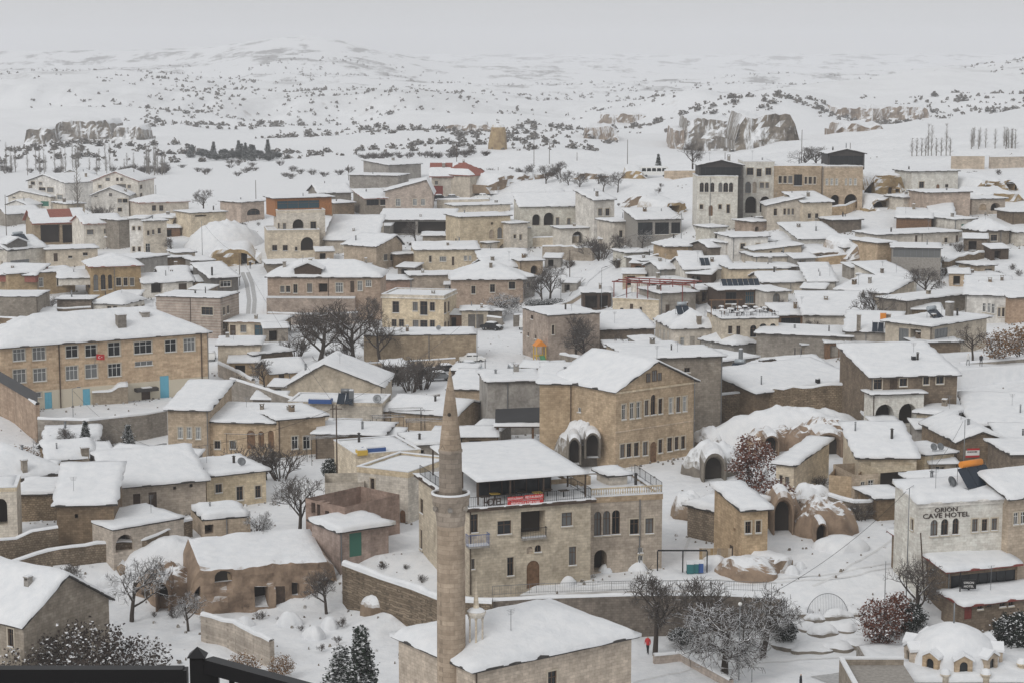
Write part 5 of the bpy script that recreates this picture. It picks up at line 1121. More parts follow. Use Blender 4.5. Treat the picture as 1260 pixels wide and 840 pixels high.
W_('stone gate wall beside the parked white van', [(600,404),(618,406)], 2.2, 'grey_stone', .4, snow=.3)
W_('right stone gate wall beside the parked white van', [(632,402),(652,400)], 2.2, 'grey_stone', .4, snow=.3)
W_('tan field wall near the far poplars', [(1170,209),(1211,209)], 3.2, 'tan', .6, snow=.2)
W_('second tan field wall by the right edge', [(1217,208),(1275,207)], 2.8, 'tan', .6, snow=.2)
W_('low ochre wall beside the parked bus', [(818,220),(858,220)], 2.0, 'tan', .4, snow=.3)
W_('tan yard wall below the red roofed house', [(538,256),(602,255)], 2.0, 'cream', .4, snow=.4)
W_('snow capped terrace wall under the pale arcade', [(650,304),(690,303),(712,302)], 2.0, 'cream', .4, snow=.3)
W_('rough ochre bank wall above the winding lane', [(668,318),(690,318),(730,321)], 2.6, 'ochre', .6, ruin=.5, snow=.3)
W_('curved snow coped wall below the hotel arches', [(1018,266),(1040,264),(1058,256),(1062,246)], 1.8, 'tan', .4, snow=.3)
W_('low lane wall near the glazed shed', [(760,330),(800,326),(830,318)], 1.6, 'rubble', .4, ruin=.3, snow=.3)
W_('long garden wall between tan cottage and long descending roof', [(986,330),(1030,325),(1075,320)], 1.6, 'tan', .4, snow=.3)
W_('brick garden wall before the long two level house', [(330,398),(380,400),(440,398)], 2.0, 'pink', .4, snow=.3)
W_('stone wall beside the tree lined yard', [(745,440),(790,436),(830,440)], 1.4, 'tan', .4, snow=.3)
W_('thick parapet wall below the corner house playground', [(690,452),(720,458),(745,456)], 2.2, 'grey_stone', .5, snow=.4)
W_('low kerb wall along the lane by the shop front', [(676,384),(700,376),(716,366)], .8, 'tan', .4, snow=.3)
W_('broken wall on the snowy bank above the right cottages', [(1160,330),(1190,322),(1210,318)], 1.2, 'rubble', .5, ruin=.4, snow=.4)
W_('low wall beside the street top', [(236,330),(262,326)], 1.2, 'tan', .4, snow=.3)
W_('stone wall of the snowy yard behind the tan arcaded house', [(0,402),(40,405),(75,400)], 1.8, 'brown', .4, snow=.3)
W_('brown yard wall between garden room and school roof', [(46,392),(80,394),(112,392)], 2.2, 'brown', .4, snow=.3)

cliff('brown rock face with cave doors below the ruined yard', 231, 704, 421, 690, 748, 9, [(264,690,286,716,'K'), (314,722,330,746,'o'), (339,721,351,747,'d'), (360,718,368,733,'w'), (391,712,420,742,'o'), (240,722,247,736,'o')], 'rock_cave', .55, tpw=.07)
cliff('low brown rock ledge in the snowy garden', 56, 712, 100, 709, 722, 4, (), 'rock_tan', .6)
cliff('ochre cave wall with dark arch on the right hillside', 1064, 217, 1122, 216, 240, 10, [(1066,219,1077,239,'A'), (1093,231,1098,239,'d'), (1103,233,1108,239,'o'), (1112,233,1117,239,'o')], 'rock_ochre', .7)
cliff('snow capped ochre bank at the far right hillside', 1195, 225, 1262, 222, 238, 10, [(1240,225,1250,236,'o')], 'rock_ochre', 1.0)
cliff('second ochre bank with hollows at the right edge', 1196, 240, 1265, 238, 250, 8, (), 'rock_ochre', .9)
cliff('ochre bank with hollow beside the hotel tower', 812, 252, 856, 249, 266, 8, [(824,254,836,262,'o')], 'rock_ochre', .9)
cliff('rounded ochre knoll with concrete hut near the bus', 763, 211, 798, 211, 222, 8, (), 'rock_ochre', .8)
cliff('long dark scrubby bank beneath the far snow field', 604, 219, 700, 212, 226, 8, (), 'rock_tan', 1.1)
cliff('low rocky bank left of the ochre knoll', 700, 214, 760, 213, 222, 7, (), 'rock_tan', 1.0)
cliff('rocky step on the hillside above the arcade', 664, 236, 704, 240, 246, 6, (), 'rock_tan', .9)
cliff('rocky step above the glazed shed', 764, 242, 812, 243, 252, 6, (), 'rock_tan', .9)
cliff('brown bank with cave garage beside the street top', 244, 308, 322, 308, 328, 8, [(296,312,304,327,'o'), (313,312,320,327,'o')], 'rock_ochre', .7)
cliff('dark cave hollow bank under the wide tan hotel', 1072, 246, 1108, 244, 258, 6, [(1078,245,1096,256,'A')], 'rock_ochre', .8)
cliff('cave dwelling front with two arches under bulging snow', 988, 312, 1060, 310, 322, 8, [(991,306,1014,321,'K'), (1026,314,1040,321,'A')], 'rock_tan', .7)
cliff('snowy knoll with dark cave window left of the glazed restaurant', 1048, 302, 1094, 298, 320, 8, [(1070,307,1077,315,'o')], 'rock_tan', .8)
cliff('fragment of rock in the garden by the cave mouth', 136, 700, 160, 700, 706, 3, (), 'rock_tan', .4)
cliff('rocky ledge with icicles above the promenade drifts', 950, 700, 985, 690, 702, 4, (), 'rock_tan', .5)
cave('snow topped rock with wide cave hollow below the rubble wall', 1024, 556, 12, 7, 3.6, [(1004,534,1036,556)], seed=101)
cave('brown rock with dark hollow left of the wide cave', 950, 556, 7, 5, 2.8, [(941,537,958,553)], seed=102)
cave('snow hooded cave with dark mouth beside the mansion', 882, 586, 8, 7, 3.6, [(867,560,892,589)], 'rock_grey', 103)
cave('snowy rock with two round caves left of the mansion', 724, 572, 8.5, 6, 5.2, [(700,540,714,562), (721,534,738,554)], 'rock_grey', 104)
cave('rock with small dark cave before the roofless ruin', 1018, 662, 7.5, 6, 3.4, [(1005,645,1018,662)], seed=105)
cave('rough brown rock under the small square house', 925, 712, 7, 5, 1.8, (), seed=106)
cave('dark hollow rock in the lane below the shed roofed stone house', 964, 650, 5.5, 5, 3.6, [(953,614,976,648)], seed=107)
cave('small brown rock with cave mouth beside the cave doors', 205, 742, 8, 6, 3.2, [(192,718,206,741)], seed=108)
mound('snow covered rock mound before the roofless ruin', 1015, 655, 6, 5, 2.6, 'rock_tan', 3)
mound('smooth snow mound on the road by the roofless ruin', 1040, 680, 6, 5, 1.3, 'snow', 5, name='snow_mound', cat='snow mound')
mound('snow mound with vines before the dark cave bank', 1000, 625, 5, 4, 2.2, 'rock_tan', 6)
mound('snowy outcrop left of the small square house', 848, 640, 4, 5, 2.6, 'rock_tan', 7)
mound('huge snow slope mound under the tan house with round arch', 272, 308, 19, 16, 6, 'snow', 8, name='snow_mound', cat='snow mound', steep=.8)
mound('snow heap in front of the yellow fence', 880, 700, 3.6, 3, 1.2, 'snow', 9, name='snow_mound', cat='snow mound')
mound('rounded snow hood left of the dark tree', 880, 552, 6, 5, 2.4, 'rock_grey', 12)
mound('large snow drift below the rubble retaining wall', 985, 545, 22, 10, 4.0, 'snow', 13, name='snow_mound', cat='snow mound', steep=.9)
mound('snow heaped roof ruin in the ruined yard', 200, 705, 12, 8, 3.0, 'snow', 14, name='snow_mound', cat='snow mound', steep=.9)
mound('round snow hummock beside the cave yard wall', 465, 752, 3.5, 3, 1.4, 'rock_tan', 15)
mound('low snow hummock in the cave yard', 442, 745, 3, 3, 1.0, 'rock_tan', 16)
mound('boulder of snow between ruined hut and cave doors', 268, 735, 3.2, 2.4, 1.5, 'rock_tan', 17)
for i, (x, y, w_, h_) in enumerate([(985,758,2.2,.9),(1003,764,1.6,.8),(1030,762,2.4,1.2),(1050,757,1.8,1.0),(992,776,2.4,.8),(1014,782,2.6,1.2),(1040,778,2.6,1.1),(1062,774,1.8,.9),(975,798,3,.7),(1000,802,3.4,.7),(1030,800,3.2,.8),(1060,796,2.6,.7)]):
    mound('snow capped boulder of the rock garden below the iron arch', x, y, w_ * 1.35, w_ * .9, h_ * .75, 'rock_grey', 40 + i, name='boulder', cat='boulder', steep=.6, group='boulders of the rock garden')
rr = random.Random(5)
for i, (x, y, w_) in enumerate([(745,705,1.6),(770,702,2.0),(784,703,2.4),(802,700,1.4),(1020,668,1.0),(975,706,1.6),(985,700,1.4),(1210,560,1.4),(700,720,1.6),(80,735,2.2),(130,722,2.4),(300,772,2.0),(355,770,2.6),(385,785,2.2),(405,772,2.0),(60,745,2.4),(470,690,1.2),(215,735,2.0)]):
    mound('rounded snow covered bush or stone beside a wall', x, y, w_, w_ * .8, w_ * .5, 'snow', 70 + i, steep=.9, name='snow_clump', cat='snow clump', group='snow covered clumps along the walls')
# ================================================================ mosque, minaret, bath house
mosque = H('cream stone mosque with wide snow roof at the foot of the minaret', 584, 823, 777, 781, 948, 10.5, 'tan', 'hip', 2.0, snow=.5, oh=.45, name='mosque', cat='mosque', win=[(674,825,685,850,'b')])
def S(D): return D / FP                      # metres per photo pixel at distance D
# minaret
Dm = 142.; pm = on_y(554.5, 607, Dm); zb = -5.
mn = empty('minaret', (pm.x, Dm, zb)); tag(mn, 'tall slender tan stone minaret with conical top rising in front of the hotel', 'minaret')
zz = lambda y: on_y(554, y, Dm).z - zb
q = MB(); q.lathe([(1.10, 0), (1.07, zz(760)), (1.03, zz(645))], 24); q.build('shaft', 'minaret_stone', mn)
q = MB(); q.lathe([(1.03, zz(645)), (1.10, zz(638)), (1.10, zz(632)), (1.22, zz(628)), (1.22, zz(624)), (1.36, zz(619)), (1.36, zz(613)), (1.44, zz(611)), (1.44, zz(606.5)), (1.30, zz(606.3)), (1.30, zz(612)), (.8, zz(612))], 24); q.build('balcony', 'minaret_stone', mn)
q = MB(); q.lathe([(1.46, zz(606.4)), (1.46, zz(604.6)), (1.29, zz(604.4)), (1.28, zz(606.4))], 24); q.build('snow_ring', 'snow', mn)
q = MB(); q.lathe([(.87, zz(612)), (.84, zz(556)), (.90, zz(555)), (.90, zz(552.5)), (.84, zz(552))], 24); q.build('upper_shaft', 'minaret_stone', mn)
q = MB(); q.lathe([(.84, zz(552.2)), (.62, zz(520)), (.38, zz(488)), (.17, zz(466)), (.09, zz(461)), (.15, zz(459)), (.05, zz(456)), (.02, zz(452))], 24); cone = q.build('cone_cap', 'minaret_stone', mn)
q = MB(); q.tube((-.06, -.66, zz(508)), (-.06, -.30, zz(508)), .13, n=10, caps=True); q.build('air_hole', 'inside', mn)
q = MB(); q.box(-.12, -.92, zz(672), .12, -1.06, zz(668)); 
for a in (-.9, .0, .9, 2.2, -2.2):
    q = MB(); q.tube((1.24 * math.sin(a), -1.24 * math.cos(a), zz(622)), (1.52 * math.sin(a), -1.52 * math.cos(a), zz(622)), .16, .20, n=8, caps=True); q.build('corbel', 'grey_stone', mn)
# small colonnaded pinnacle on the mosque corner
Dp = 142.5; pp = on_y(586, 800, Dp); pn = empty('stone_pinnacle', (pp.x, Dp, -5)); tag(pn, 'small colonnaded stone pinnacle with snowy spire beside the minaret shaft', 'pinnacle')
zq = lambda y: on_y(586, y, Dp).z + 5
q = MB(); q.lathe([(.85, 0), (.85, zq(822)), (.74, zq(818)), (.74, zq(797)), (.86, zq(795)), (.86, zq(792)), (.0, zq(791.5))], 8, smooth=False); q.build('pedestal', 'cream', pn)
for i in range(6):
    t = math.pi / 6 + i * math.pi / 3; q = MB(); q.lathe([(.10, zq(792)), (.07, zq(790)), (.065, zq(762)), (.12, zq(758))], 8, (.55 * math.cos(t), .55 * math.sin(t), 0)); q.build('column', 'cream', pn)
q = MB(); q.lathe([(.0, zq(758)), (.62, zq(758)), (.74, zq(753)), (.74, zq(751)), (0, zq(750.8))], 8, smooth=False); q.build('canopy', 'cream', pn)
q = MB(); q.lathe([(.7, zq(751)), (.5, zq(748.5)), (.22, zq(747))], 12); q.build('snow_cover', 'snow', pn)
q = MB(); q.lathe([(.24, zq(749)), (.16, zq(735)), (.05, zq(722)), (.09, zq(719)), (.03, zq(716)), (.015, zq(710))], 8); q.build('spire', 'cream', pn)
# bath house
Db = 166.; pb = on_y(1172, 818, Db); bh = empty('bath_house', (pb.x, pb.y, -5)); tag(bh, 'old stone bath house with great snow covered dome and arched dormers', 'bath house')
zr = on_y(1172, 817, Db).z + 5
q = MB()
for (x0, y0, x1, y1) in ((-7.5, -5.2, 9, 5.5),): q.box(x0, y0, -2, x1, y1, zr)
q.build('wall', 'grey_stone', bh)
q = MB(); heightfield(q, lines(-7.3, 8.8, (), .7, 24), lines(-5.0, 5.3, (), .7, 16), lambda u, d: zr + .28 + .22 * mnoise.noise(Vector((u * .5, d * .5, 3))) + .45 * max(0, 1 - abs(math.hypot(u, d) - 4.3) / 1.6), skirt=lambda u, d: zr + .002); q.build('snow_cover', 'snow', bh)
q = MB(); q.lathe([(3.95, zr + .1), (3.9, zr + 1.0), (3.7, zr + 1.5), (3.2, zr + 2.3), (2.4, zr + 3.0), (1.4, zr + 3.5), (.5, zr + 3.75), (.02, zr + 3.78)], 36)
q.v = [(x * (1 + .03 * mnoise.noise(Vector((x, y, z)))), y * (1 + .03 * mnoise.noise(Vector((x, y, z + 9)))), z + .08 * mnoise.noise(Vector((x * .7, y * .7, 1)))) for x, y, z in q.v]
dm = q.build('dome', 'snow', bh); q = MB(); q.tube((0, 0, zr + 3.6), (0, 0, zr + 5.6), .07, n=8, caps=True); q.build('finial', 'metal_grey', dm)
for i in range(9):
    t = -math.pi / 2 + (i - 4) * .70; ca, sa = math.cos(t), math.sin(t); mt = Matrix.Translation((3.75 * ca, 3.75 * sa, zr + .1)) @ Matrix.Rotation(t + math.pi / 2, 4, 'Z')
    P = lambda u, v, d: Vector((u - .75, d - .45, v)); q = MB(); wall_face(q, P, 1.5, -.2, 1.55, [(.4, .1, 1.1, 1.45, 'a')]); q.poly([P(0, 1.55, 0), P(1.5, 1.55, 0), P(.75, 2.0, 0)])
    q.poly([P(0, -.2, 0), P(0, 1.55, 0), P(0, 1.55, 1.6), P(0, -.2, 1.6)]); q.poly([P(1.5, -.2, 0), P(1.5, -.2, 1.6), P(1.5, 1.55, 1.6), P(1.5, 1.55, 0)])
    dr = q.build('dormer', 'tan', bh, mt)
    g = MB(); g.box(.4, .16, .1, 1.1, .19, 1.45); g.v = [tuple(P(x, z, y)) for x, y, z in g.v]; g.build('pane', 'glass', dr)
    g = MB()
    for s in (-1, 1):
        a = [P(.75, 2.0, -.12), P(.75, 2.0, 1.5), P(.75 + s * .9, 1.48, 1.5), P(.75 + s * .9, 1.48, -.12)]; c_ = [p + Vector((0, 0, .24)) for p in a]
        g.poly(c_, 0, True); g.poly([a[0], a[3], c_[3], c_[0]], 0, True); g.poly([a[3], a[2], c_[2], c_[3]], 0, True)
    g.build('snow_cover', 'snow', dr)
for k, (x, y) in enumerate([(1163, 832), (1213, 826), (1257, 816), (1060, 812), (1094, 803)]):
    p = on_z(x, y, zr - 5); d = 166 if k < 3 else 168; u = on_y(x, y, Db - 4.8 + (0 if k < 2 else 3)); q = MB(); q.lathe([(.34, zr - .6), (.34, zr + .55), (.46, zr + .6), (.46, zr + .72), (.0, zr + .73)], 12, (u.x - pb.x, u.y - pb.y, 0)); t_ = q.build('turret', 'cream', bh)
    q = MB(); q.lathe([(.46, zr + .72), (.40, zr + 1.0), (.2, zr + 1.14), (.0, zr + 1.17)], 12, (u.x - pb.x, u.y - pb.y, 0)); q.build('snow_cap', 'snow', t_)
# lower forecourt of the bath house
pf = on_y(1080, 830, 160); fc = empty('forecourt', (pf.x, pf.y, -5)); tag(fc, 'wet grey roof forecourt with low parapet beside the bath house dome', 'forecourt')
q = MB(); q.box(-2.6, -6, -2, 2.6, 2.0, on_y(1080, 822, 161).z + 5); q.build('deck', 'concrete', fc)
zf = on_y(1080, 822, 161).z + 5
q = MB(); q.box(-2.9, -6, -2, -2.601, 2.3, zf + .5); q.box(-2.6, 2.001, -2, 2.6, 2.3, zf + .5); w1 = q.build('parapet', 'grey_stone', fc)
q = MB(); q.box(-2.95, -6, zf + .503, -2.55, 2.35, zf + .68); q.box(-2.55, 1.95, zf + .503, 2.6, 2.35, zf + .68); q.build('snow_cap', 'snow', w1)

# ================================================================ hotel terrace: canopy, railing, banners
m0 = hotel.m0; Wd, Hd = hotel.W, hotel.H
cn = empty('terrace_canopy', hotel.mat @ Vector((Wd / 2, 8, Hd)), 0); cn.matrix_world = hotel.mat @ Matrix.Translation((0, 0, Hd)); tag(cn, 'snow covered terrace canopy on dark posts over the hotel roof', 'canopy')
zc = lambda u, d: 2.45 + .035 * d
q = MB(); heightfield(q, [1.0, Wd - .1], [.5, 15.6], lambda u, d: zc(u, d) + .1, smooth=False, skirt=lambda u, d: zc(u, d)); heightfield(q, [1.0, Wd - .1], [15.6, .5], zc, smooth=False); rf_ = q.build('roof', 'wood_dark', cn)
q = MB(); heightfield(q, lines(.95, Wd - .05, (), .7, 20), lines(.42, 15.6, (), .7, 24), lambda u, d: zc(u, d) + .12 + .2 * (1 if (.97 < u < Wd - .1 and d > .45) else .5) * (1 + .3 * mnoise.noise(Vector((u * .5, d * .4, 2)))), skirt=lambda u, d: zc(u, d) + .06); q.build('snow_cover', 'snow', rf_)
for d in (.7, 5.5, 10.5, 15.2):
    for u in (1.15, 4.4, 7.8, Wd - .3):
        q = MB(); q.box(u - .07, d - .07, .2, u + .07, d + .07, zc(u, d)); q.build('post', 'wood_dark', cn)
q = MB(); q.box(-.42, -.42, Hd - .12, Wd + .42, -.36, Hd + .2); q.box(-.42, -.35, Hd - .12, -.36, 16.8, Hd + .2); q.build('fascia', 'wood_dark', hotel.root, m0)
q = MB(); q.box(2.2, 4.2, .16, Wd - 2.6, 4.3, 2.45); sc_ = q.build('glass_screen', 'glass', cn)
for i in range(7): q = MB(); u = 2.2 + (Wd - 4.8) * i / 6; q.box(u - .05, 4.1, .16, u + .05, 4.19, 2.45); q.build('mullion', 'wood_dark', sc_)
for i in range(7):
    o = empty('table', (0, 0, 0)); o.matrix_world = hotel.mat @ Matrix.Translation((2.0 + i * 1.35, 1.3 + .9 * (i % 2), Hd + .16)); tag(o, 'dark café table under the hotel terrace canopy', 'table', 'tables under the terrace canopy')
    q = MB(); q.box(-.45, -.35, .7, .45, .35, .75); q.build('top', 'yellow_paint' if i % 3 == 1 else 'wood_dark', o); q = MB(); q.box(-.05, -.05, 0, .05, .05, .7); q.build('leg', 'metal_black', o)
rl = empty('terrace_railing', hotel.mat @ Vector((0, 0, Hd))); rl.matrix_world = hotel.mat @ Matrix.Translation((0, 0, Hd)); tag(rl, 'thin iron railing round the hotel roof terrace', 'railing')
def rail(parent, p, q_, h=1.0, n=None, mat='metal_black', r=.02, name='bars'):
    p = Vector(p); q_ = Vector(q_); mb = MB(); n = n or max(2, int((q_ - p).length / .22)); up = Vector((0, 0, 1))
    mb.tube(p + up * h, q_ + up * h, r * 1.4, n=5); mb.tube(p + up * h * .12, q_ + up * h * .12, r, n=4)
    for i in range(n + 1):
        c = p.lerp(q_, i / n); mb.tube(c, c + up * h, r * (1.6 if i % 8 == 0 else .6), n=4)
    return mb.build(name, mat, parent)
rail(rl, (0, 0, .2), (Wd, 0, .2)); rail(rl, (0, 0, .2), (0, 16, .2)); rail(rl, (Wd, 0, .2), (Wd, 6, .2))
def text_mesh(name, s, size, mat, parent, matl, depth=.02, align='CENTER'):
    cu = bpy.data.curves.new(name, 'FONT'); cu.body = s; cu.size = size; cu.extrude = depth; cu.align_x = align; cu.align_y = 'CENTER'; cu.resolution_u = 2
    o = bpy.data.objects.new(name, cu); col.objects.link(o); dg = bpy.context.evaluated_depsgraph_get(); me = bpy.data.meshes.new_from_object(o.evaluated_get(dg)); bpy.data.objects.remove(o); bpy.data.curves.remove(cu)
    me.materials.clear(); me.materials.append(M(mat)); return link(name, me, parent, matl)
FL = Matrix.Rotation(math.pi / 2, 4, 'X')
def on_face(b, x, y):
    r_ = project(b, 'f', x - 1, y - 1, x + 1, y + 1); return (r_[0] + r_[2]) / 2, (r_[1] + r_[3]) / 2
def banner(label, x0, y0, x1, y1, txt, dd=-.12):
    r_ = project(hotel, 'f', x0, y0, x1, y1); bn = empty('banner', (0, 0, 0)); bn.matrix_world = hotel.mat @ Matrix.Translation((r_[0], dd, r_[1])); w_, h_ = r_[2] - r_[0], r_[3] - r_[1]
    q = MB(); q.box(0, -.02, 0, w_, .02, h_); q.build('sheet', 'red_paint', bn); text_mesh('lettering', txt, h_ * .78, 'letter_white', bn, Matrix.Translation((w_ / 2, -.024, h_ / 2)) @ FL @ Matrix.Diagonal((min(1, w_ / (len(txt) * h_ * .52)), 1, 1, 1)), .004); tag(bn, label, 'banner')
banner('short red banner reading RESTAURANT next to the HOTEL letters', 624, 610, 643.5, 615.2, 'RESTAURANT')
banner('second red banner reading RESTAURANT, farther from the HOTEL letters', 645, 607.5, 668, 613, 'RESTAURANT')
banner('long red banner reading BREAKFAST, CAFE and BAR under the other two', 624, 614.8, 668, 620.6, 'BREAKFAST & CAFE & BAR')
r_ = project(hotel, 'f', 596, 612, 619, 622)
ht = empty('hotel_letters', (0, 0, 0)); ht.matrix_world = hotel.mat @ Matrix.Translation((r_[0], -.1, r_[1])); tag(ht, 'dark metal letters reading HOTEL on the terrace railing', 'sign')
for i, ch in enumerate('HOTEL'): text_mesh('letter', ch, (r_[3] - r_[1]) * 1.25, 'letter_dark', ht, Matrix.Translation(((r_[2] - r_[0]) * (i + .5) / 5, 0, (r_[3] - r_[1]) / 2)) @ FL, .03)
# balconies
def balcony(b, x0, x1, ytop, ybot, mat, dpt=.9):
    r_ = project(b, 'f', x0, ytop, x1, ybot); u0, v0, u1, v1 = r_; q = MB(); q.box(u0, -dpt, v0 - .18, u1, -.003, v0); o = q.build('balcony', 'concrete', b.root, b.m0)
    q = MB()
    for a, c in (((u0, -dpt), (u1, -dpt)), ((u0, -dpt), (u0, 0)), ((u1, -dpt), (u1, 0))):
        n_ = max(3, int((Vector(a) - Vector(c)).length / .16))
        q.tube((*a, v1), (*c, v1), .03, n=5)
        for i in range(n_ + 1):
            t = i / n_; x = a[0] + (c[0] - a[0]) * t; y = a[1] + (c[1] - a[1]) * t; q.tube((x, y, v0), (x, y, v1), .016, n=3)
    q.build('railing', mat, o)
    q = MB(); q.box(u0 + .05, -dpt + .05, v0 + .003, u1 - .05, -.05, v0 + .12); q.build('snow', 'snow', o)
balcony(hotel, 573, 599, 655, 669, 'blue_tarp'); balcony(hotel, 641, 671, 648, 660, 'metal_black', .4)
# wing balustrade
zt_ = annex.H + .45
bl = empty('balustrade', (0, 0, 0)); bl.matrix_world = annex.mat @ Matrix.Translation((0, 0, zt_)); tag(bl, 'pale stone balustrade on the hotel wing terrace', 'balustrade')
q = MB(); q.box(0, .02, .72, annex.W, .22, .84); q.build('rail', 'cream', bl)
n_ = 30
for i in range(n_):
    u = annex.W * (i + .5) / n_; q = MB(); q.lathe([(.05, .17), (.10, .32), (.04, .5), (.06, .72)], 6, (u, .12, 0)); q.build('baluster', 'cream', bl)
rail(bl, (annex.W, .2, .1), (annex.W, 9, .1), 1.0)
# cave hotel lettering and heater
for tx, x, y, hpx in (('ORION', 1164, 626.6, 5.4), ('CAVE HOTEL', 1164, 633.4, 6.0)):
    u, v = on_face(orion, x, y); r_ = project(orion, 'f', x - 10, y - hpx / 2, x + 10, y + hpx / 2)
    text_mesh('lettering', tx, (r_[3] - r_[1]) * 1.42, 'letter_dark', orion.root, orion.m0 @ Matrix.Translation((u, -.05, v)) @ FL @ Matrix.Diagonal((1.22, 1, 1, 1)), .04)
u, v = on_face(brickg, 1197, 557); r_ = project(brickg, 'f', 1188, 551, 1205, 562)
nb = empty('notice_board', (0, 0, 0)); nb.matrix_world = brickg.mat @ Matrix.Translation((r_[0], -.06, r_[1])); tag(nb, 'white and red notice board on the brown gabled house', 'sign')
w_, h_ = r_[2] - r_[0], r_[3] - r_[1]; q = MB(); q.box(0, -.02, h_ * .22, w_, .02, h_ * .78); q.build('board', 'letter_white', nb)
q = MB(); q.box(0, -.02, 0, w_, .02, h_ * .215); q.build('red_strip', 'red_paint', nb); q = MB(); q.box(w_ * .1, -.02, h_ * .785, w_, .02, h_); q.build('red_top', 'red_paint', nb)
q = MB(); xx_ = .12 * w_
for k in (.07, .05, .08, .06, .07, .05, .08, .06): q.box(xx_, -.03, h_ * .54, xx_ + k * w_, -.021, h_ * .70); xx_ += (k + .025) * w_
q.build('lettering', 'letter_dark', nb)
def heater(label, b, px, py, w_=2.2, tank=True, tmat='tank_grey', panels=2, h_=1.2, ang=0.):
    p = roof_pt(b, px, py)
    if p is None: return
    o = empty('solar_heater', (0, 0, 0)); o.matrix_world = b.mat @ Matrix.Translation(p) @ Matrix.Rotation(R(ang), 4, 'Z'); tag(o, label, 'solar heater')
    for i in range(panels):
        x0 = -w_ / 2 + w_ * i / panels; x1 = x0 + w_ / panels - .08
        q = MB(); a = [(x0, -1.0, .35), (x1, -1.0, .35), (x1, .5, .35 + h_), (x0, .5, .35 + h_)]; c_ = [(x, y + .05, z - .08) for x, y, z in a]
        q.poly(a); q.poly(list(reversed(c_)))
        for k in range(4): q.poly([a[k], c_[k], c_[(k + 1) % 4], a[(k + 1) % 4]])
        q.build('panel', 'panel_blue', o)
    for x in (-w_ / 2, w_ / 2 - .1):
        q = MB(); q.tube((x, .5, .1), (x, .5, .35 + h_ + .2), .03, n=5); q.tube((x, -1.0, .1), (x, -1.0, .35), .03, n=5); q.tube((x, .5, .3), (x, -1, .3), .03, n=5); q.build('stand', 'metal_grey', o)
    if tank:
        q = MB(); q.tube((-w_ * .35, .65, .35 + h_ + .3), (w_ * .35, .65, .35 + h_ + .3), .33, n=14, caps=True); q.build('tank', tmat, o)
    return o
heater('large solar water heater with orange tank on the cave hotel roof', orion, 1200, 596, 4.0, True, 'orange_paint', 3, 1.7, 20)
def dish(label, b, px, py, r=.45, group=None):
    p = roof_pt(b, px, py)
    if p is None: return
    o = empty('satellite_dish', (0, 0, 0)); o.matrix_world = b.mat @ Matrix.Translation(p) @ Matrix.Rotation(rnd.uniform(-.5, .5), 4, 'Z'); tag(o, label, 'satellite dish', group)
    q = MB(); q.lathe([(.02, -.02), (r * .5, .03), (r * .85, .11), (r, .18), (r * .98, .2), (r * .5, .06), (.02, .01)], 14); q.build('reflector', 'metal_grey', o, Matrix.Translation((0, 0, .9)) @ Matrix.Rotation(R(60), 4, 'X'))
    q = MB(); q.tube((0, .1, 0), (0, .1, .95), .03, n=5); q.tube((0, .1, .8), (0, -.45, 1.15), .015, n=4); q.build('mast', 'metal_grey', o)
dish('dark round satellite dish on the cave hotel roof', orion, 1170, 600, .55)
# ================================================================ small things
GD = 'satellite dishes on the roofs'
BY = {}
for b in HOUSES:
    lb = b.root.get('label', '')
    if lb and lb not in BY: BY[lb] = b
def hb(s):
    for k, v in BY.items():
        if s in k: return v
    raise KeyError(s)
dish('left satellite dish on the small annex with white window', hb('two satellite dishes'), 1148, 556); dish('right satellite dish on the small annex with white window', hb('two satellite dishes'), 1158, 556)
dish('pale satellite dish above the flat terrace house with blue tarpaulin', hb('blue tarpaulin'), 463, 497, .6)
dish('satellite dish on the low roofs with aerials', hb('low roofs with aerials'), 981, 452)
dish('satellite dish on the beige house over the ruin', hb('three dark windows'), 297, 574, .5)
dish('satellite dish on the walled yard building by the cars', hb('long walled yard'), 540, 408, .45)
heater('solar heater tilted on the beige hipped house', hb('blocked windows'), 840, 386, 2.2, True)
heater('long row of solar panels behind the wooden café pavilion', hb('dark wooden café'), 911, 352, 7, False, 'tank_grey', 7)
heater('green backed solar panel on the hillside lane house', hb('small solar panel'), 867, 326, 1.8, False)
heater('three dark solar panels on the white dormer house', hb('triangular dormer'), 24, 296, 3.4, True, 'tank_grey', 3)
heater('solar heater with grey tank on the stove pipe cottage', hb('stove pipe'), 905, 460, 2.2, True)
heater('solar heater on the upturned snow roof', hb('upturned'), 1150, 392, 2.6, True)
heater('solar panel beside the orange tank roof', hb('orange tank'), 1080, 416, 1.8, False)
heater('grey tank heater on the cream terrace house', hb('low cream terrace house'), 424, 498, 2.2, True, 'metal_grey', 2)
def roof_box(label, b, px, py, sx, sy, sz, mat, name, cat, lift=0., snowtop=True):
    p = roof_pt(b, px, py)
    if p is None: return
    o = empty(name, (0, 0, 0)); o.matrix_world = b.mat @ Matrix.Translation((p[0], p[1], p[2] + lift)); tag(o, label, cat)
    q = MB(); q.lathe([(sx / 2, 0), (sx / 2, sz * .9), (sx / 2 * .8, sz), (0, sz)], 14) if cat == 'tank' else q.box(-sx / 2, -sy / 2, 0, sx / 2, sy / 2, sz); q.build('body', mat, o)
    if snowtop: q = MB(); q.box(-sx / 2 * .9, -sy / 2 * .9, sz + .002, sx / 2 * .9, sy / 2 * .9, sz + .15); q.build('snow_cap', 'snow', o)
    return o
roof_box('bright orange water tank on a roof beside two chimneys', hb('orange tank'), 1086, 408, .9, .9, 1.1, 'orange_paint', 'water_tank', 'water tank', 2.0)
roof_box('folded blue tarpaulin on the flat cream terrace', hb('blue tarpaulin'), 393, 497, 3.2, 1.2, .6, 'blue_tarp', 'tarpaulin', 'tarpaulin', .2)
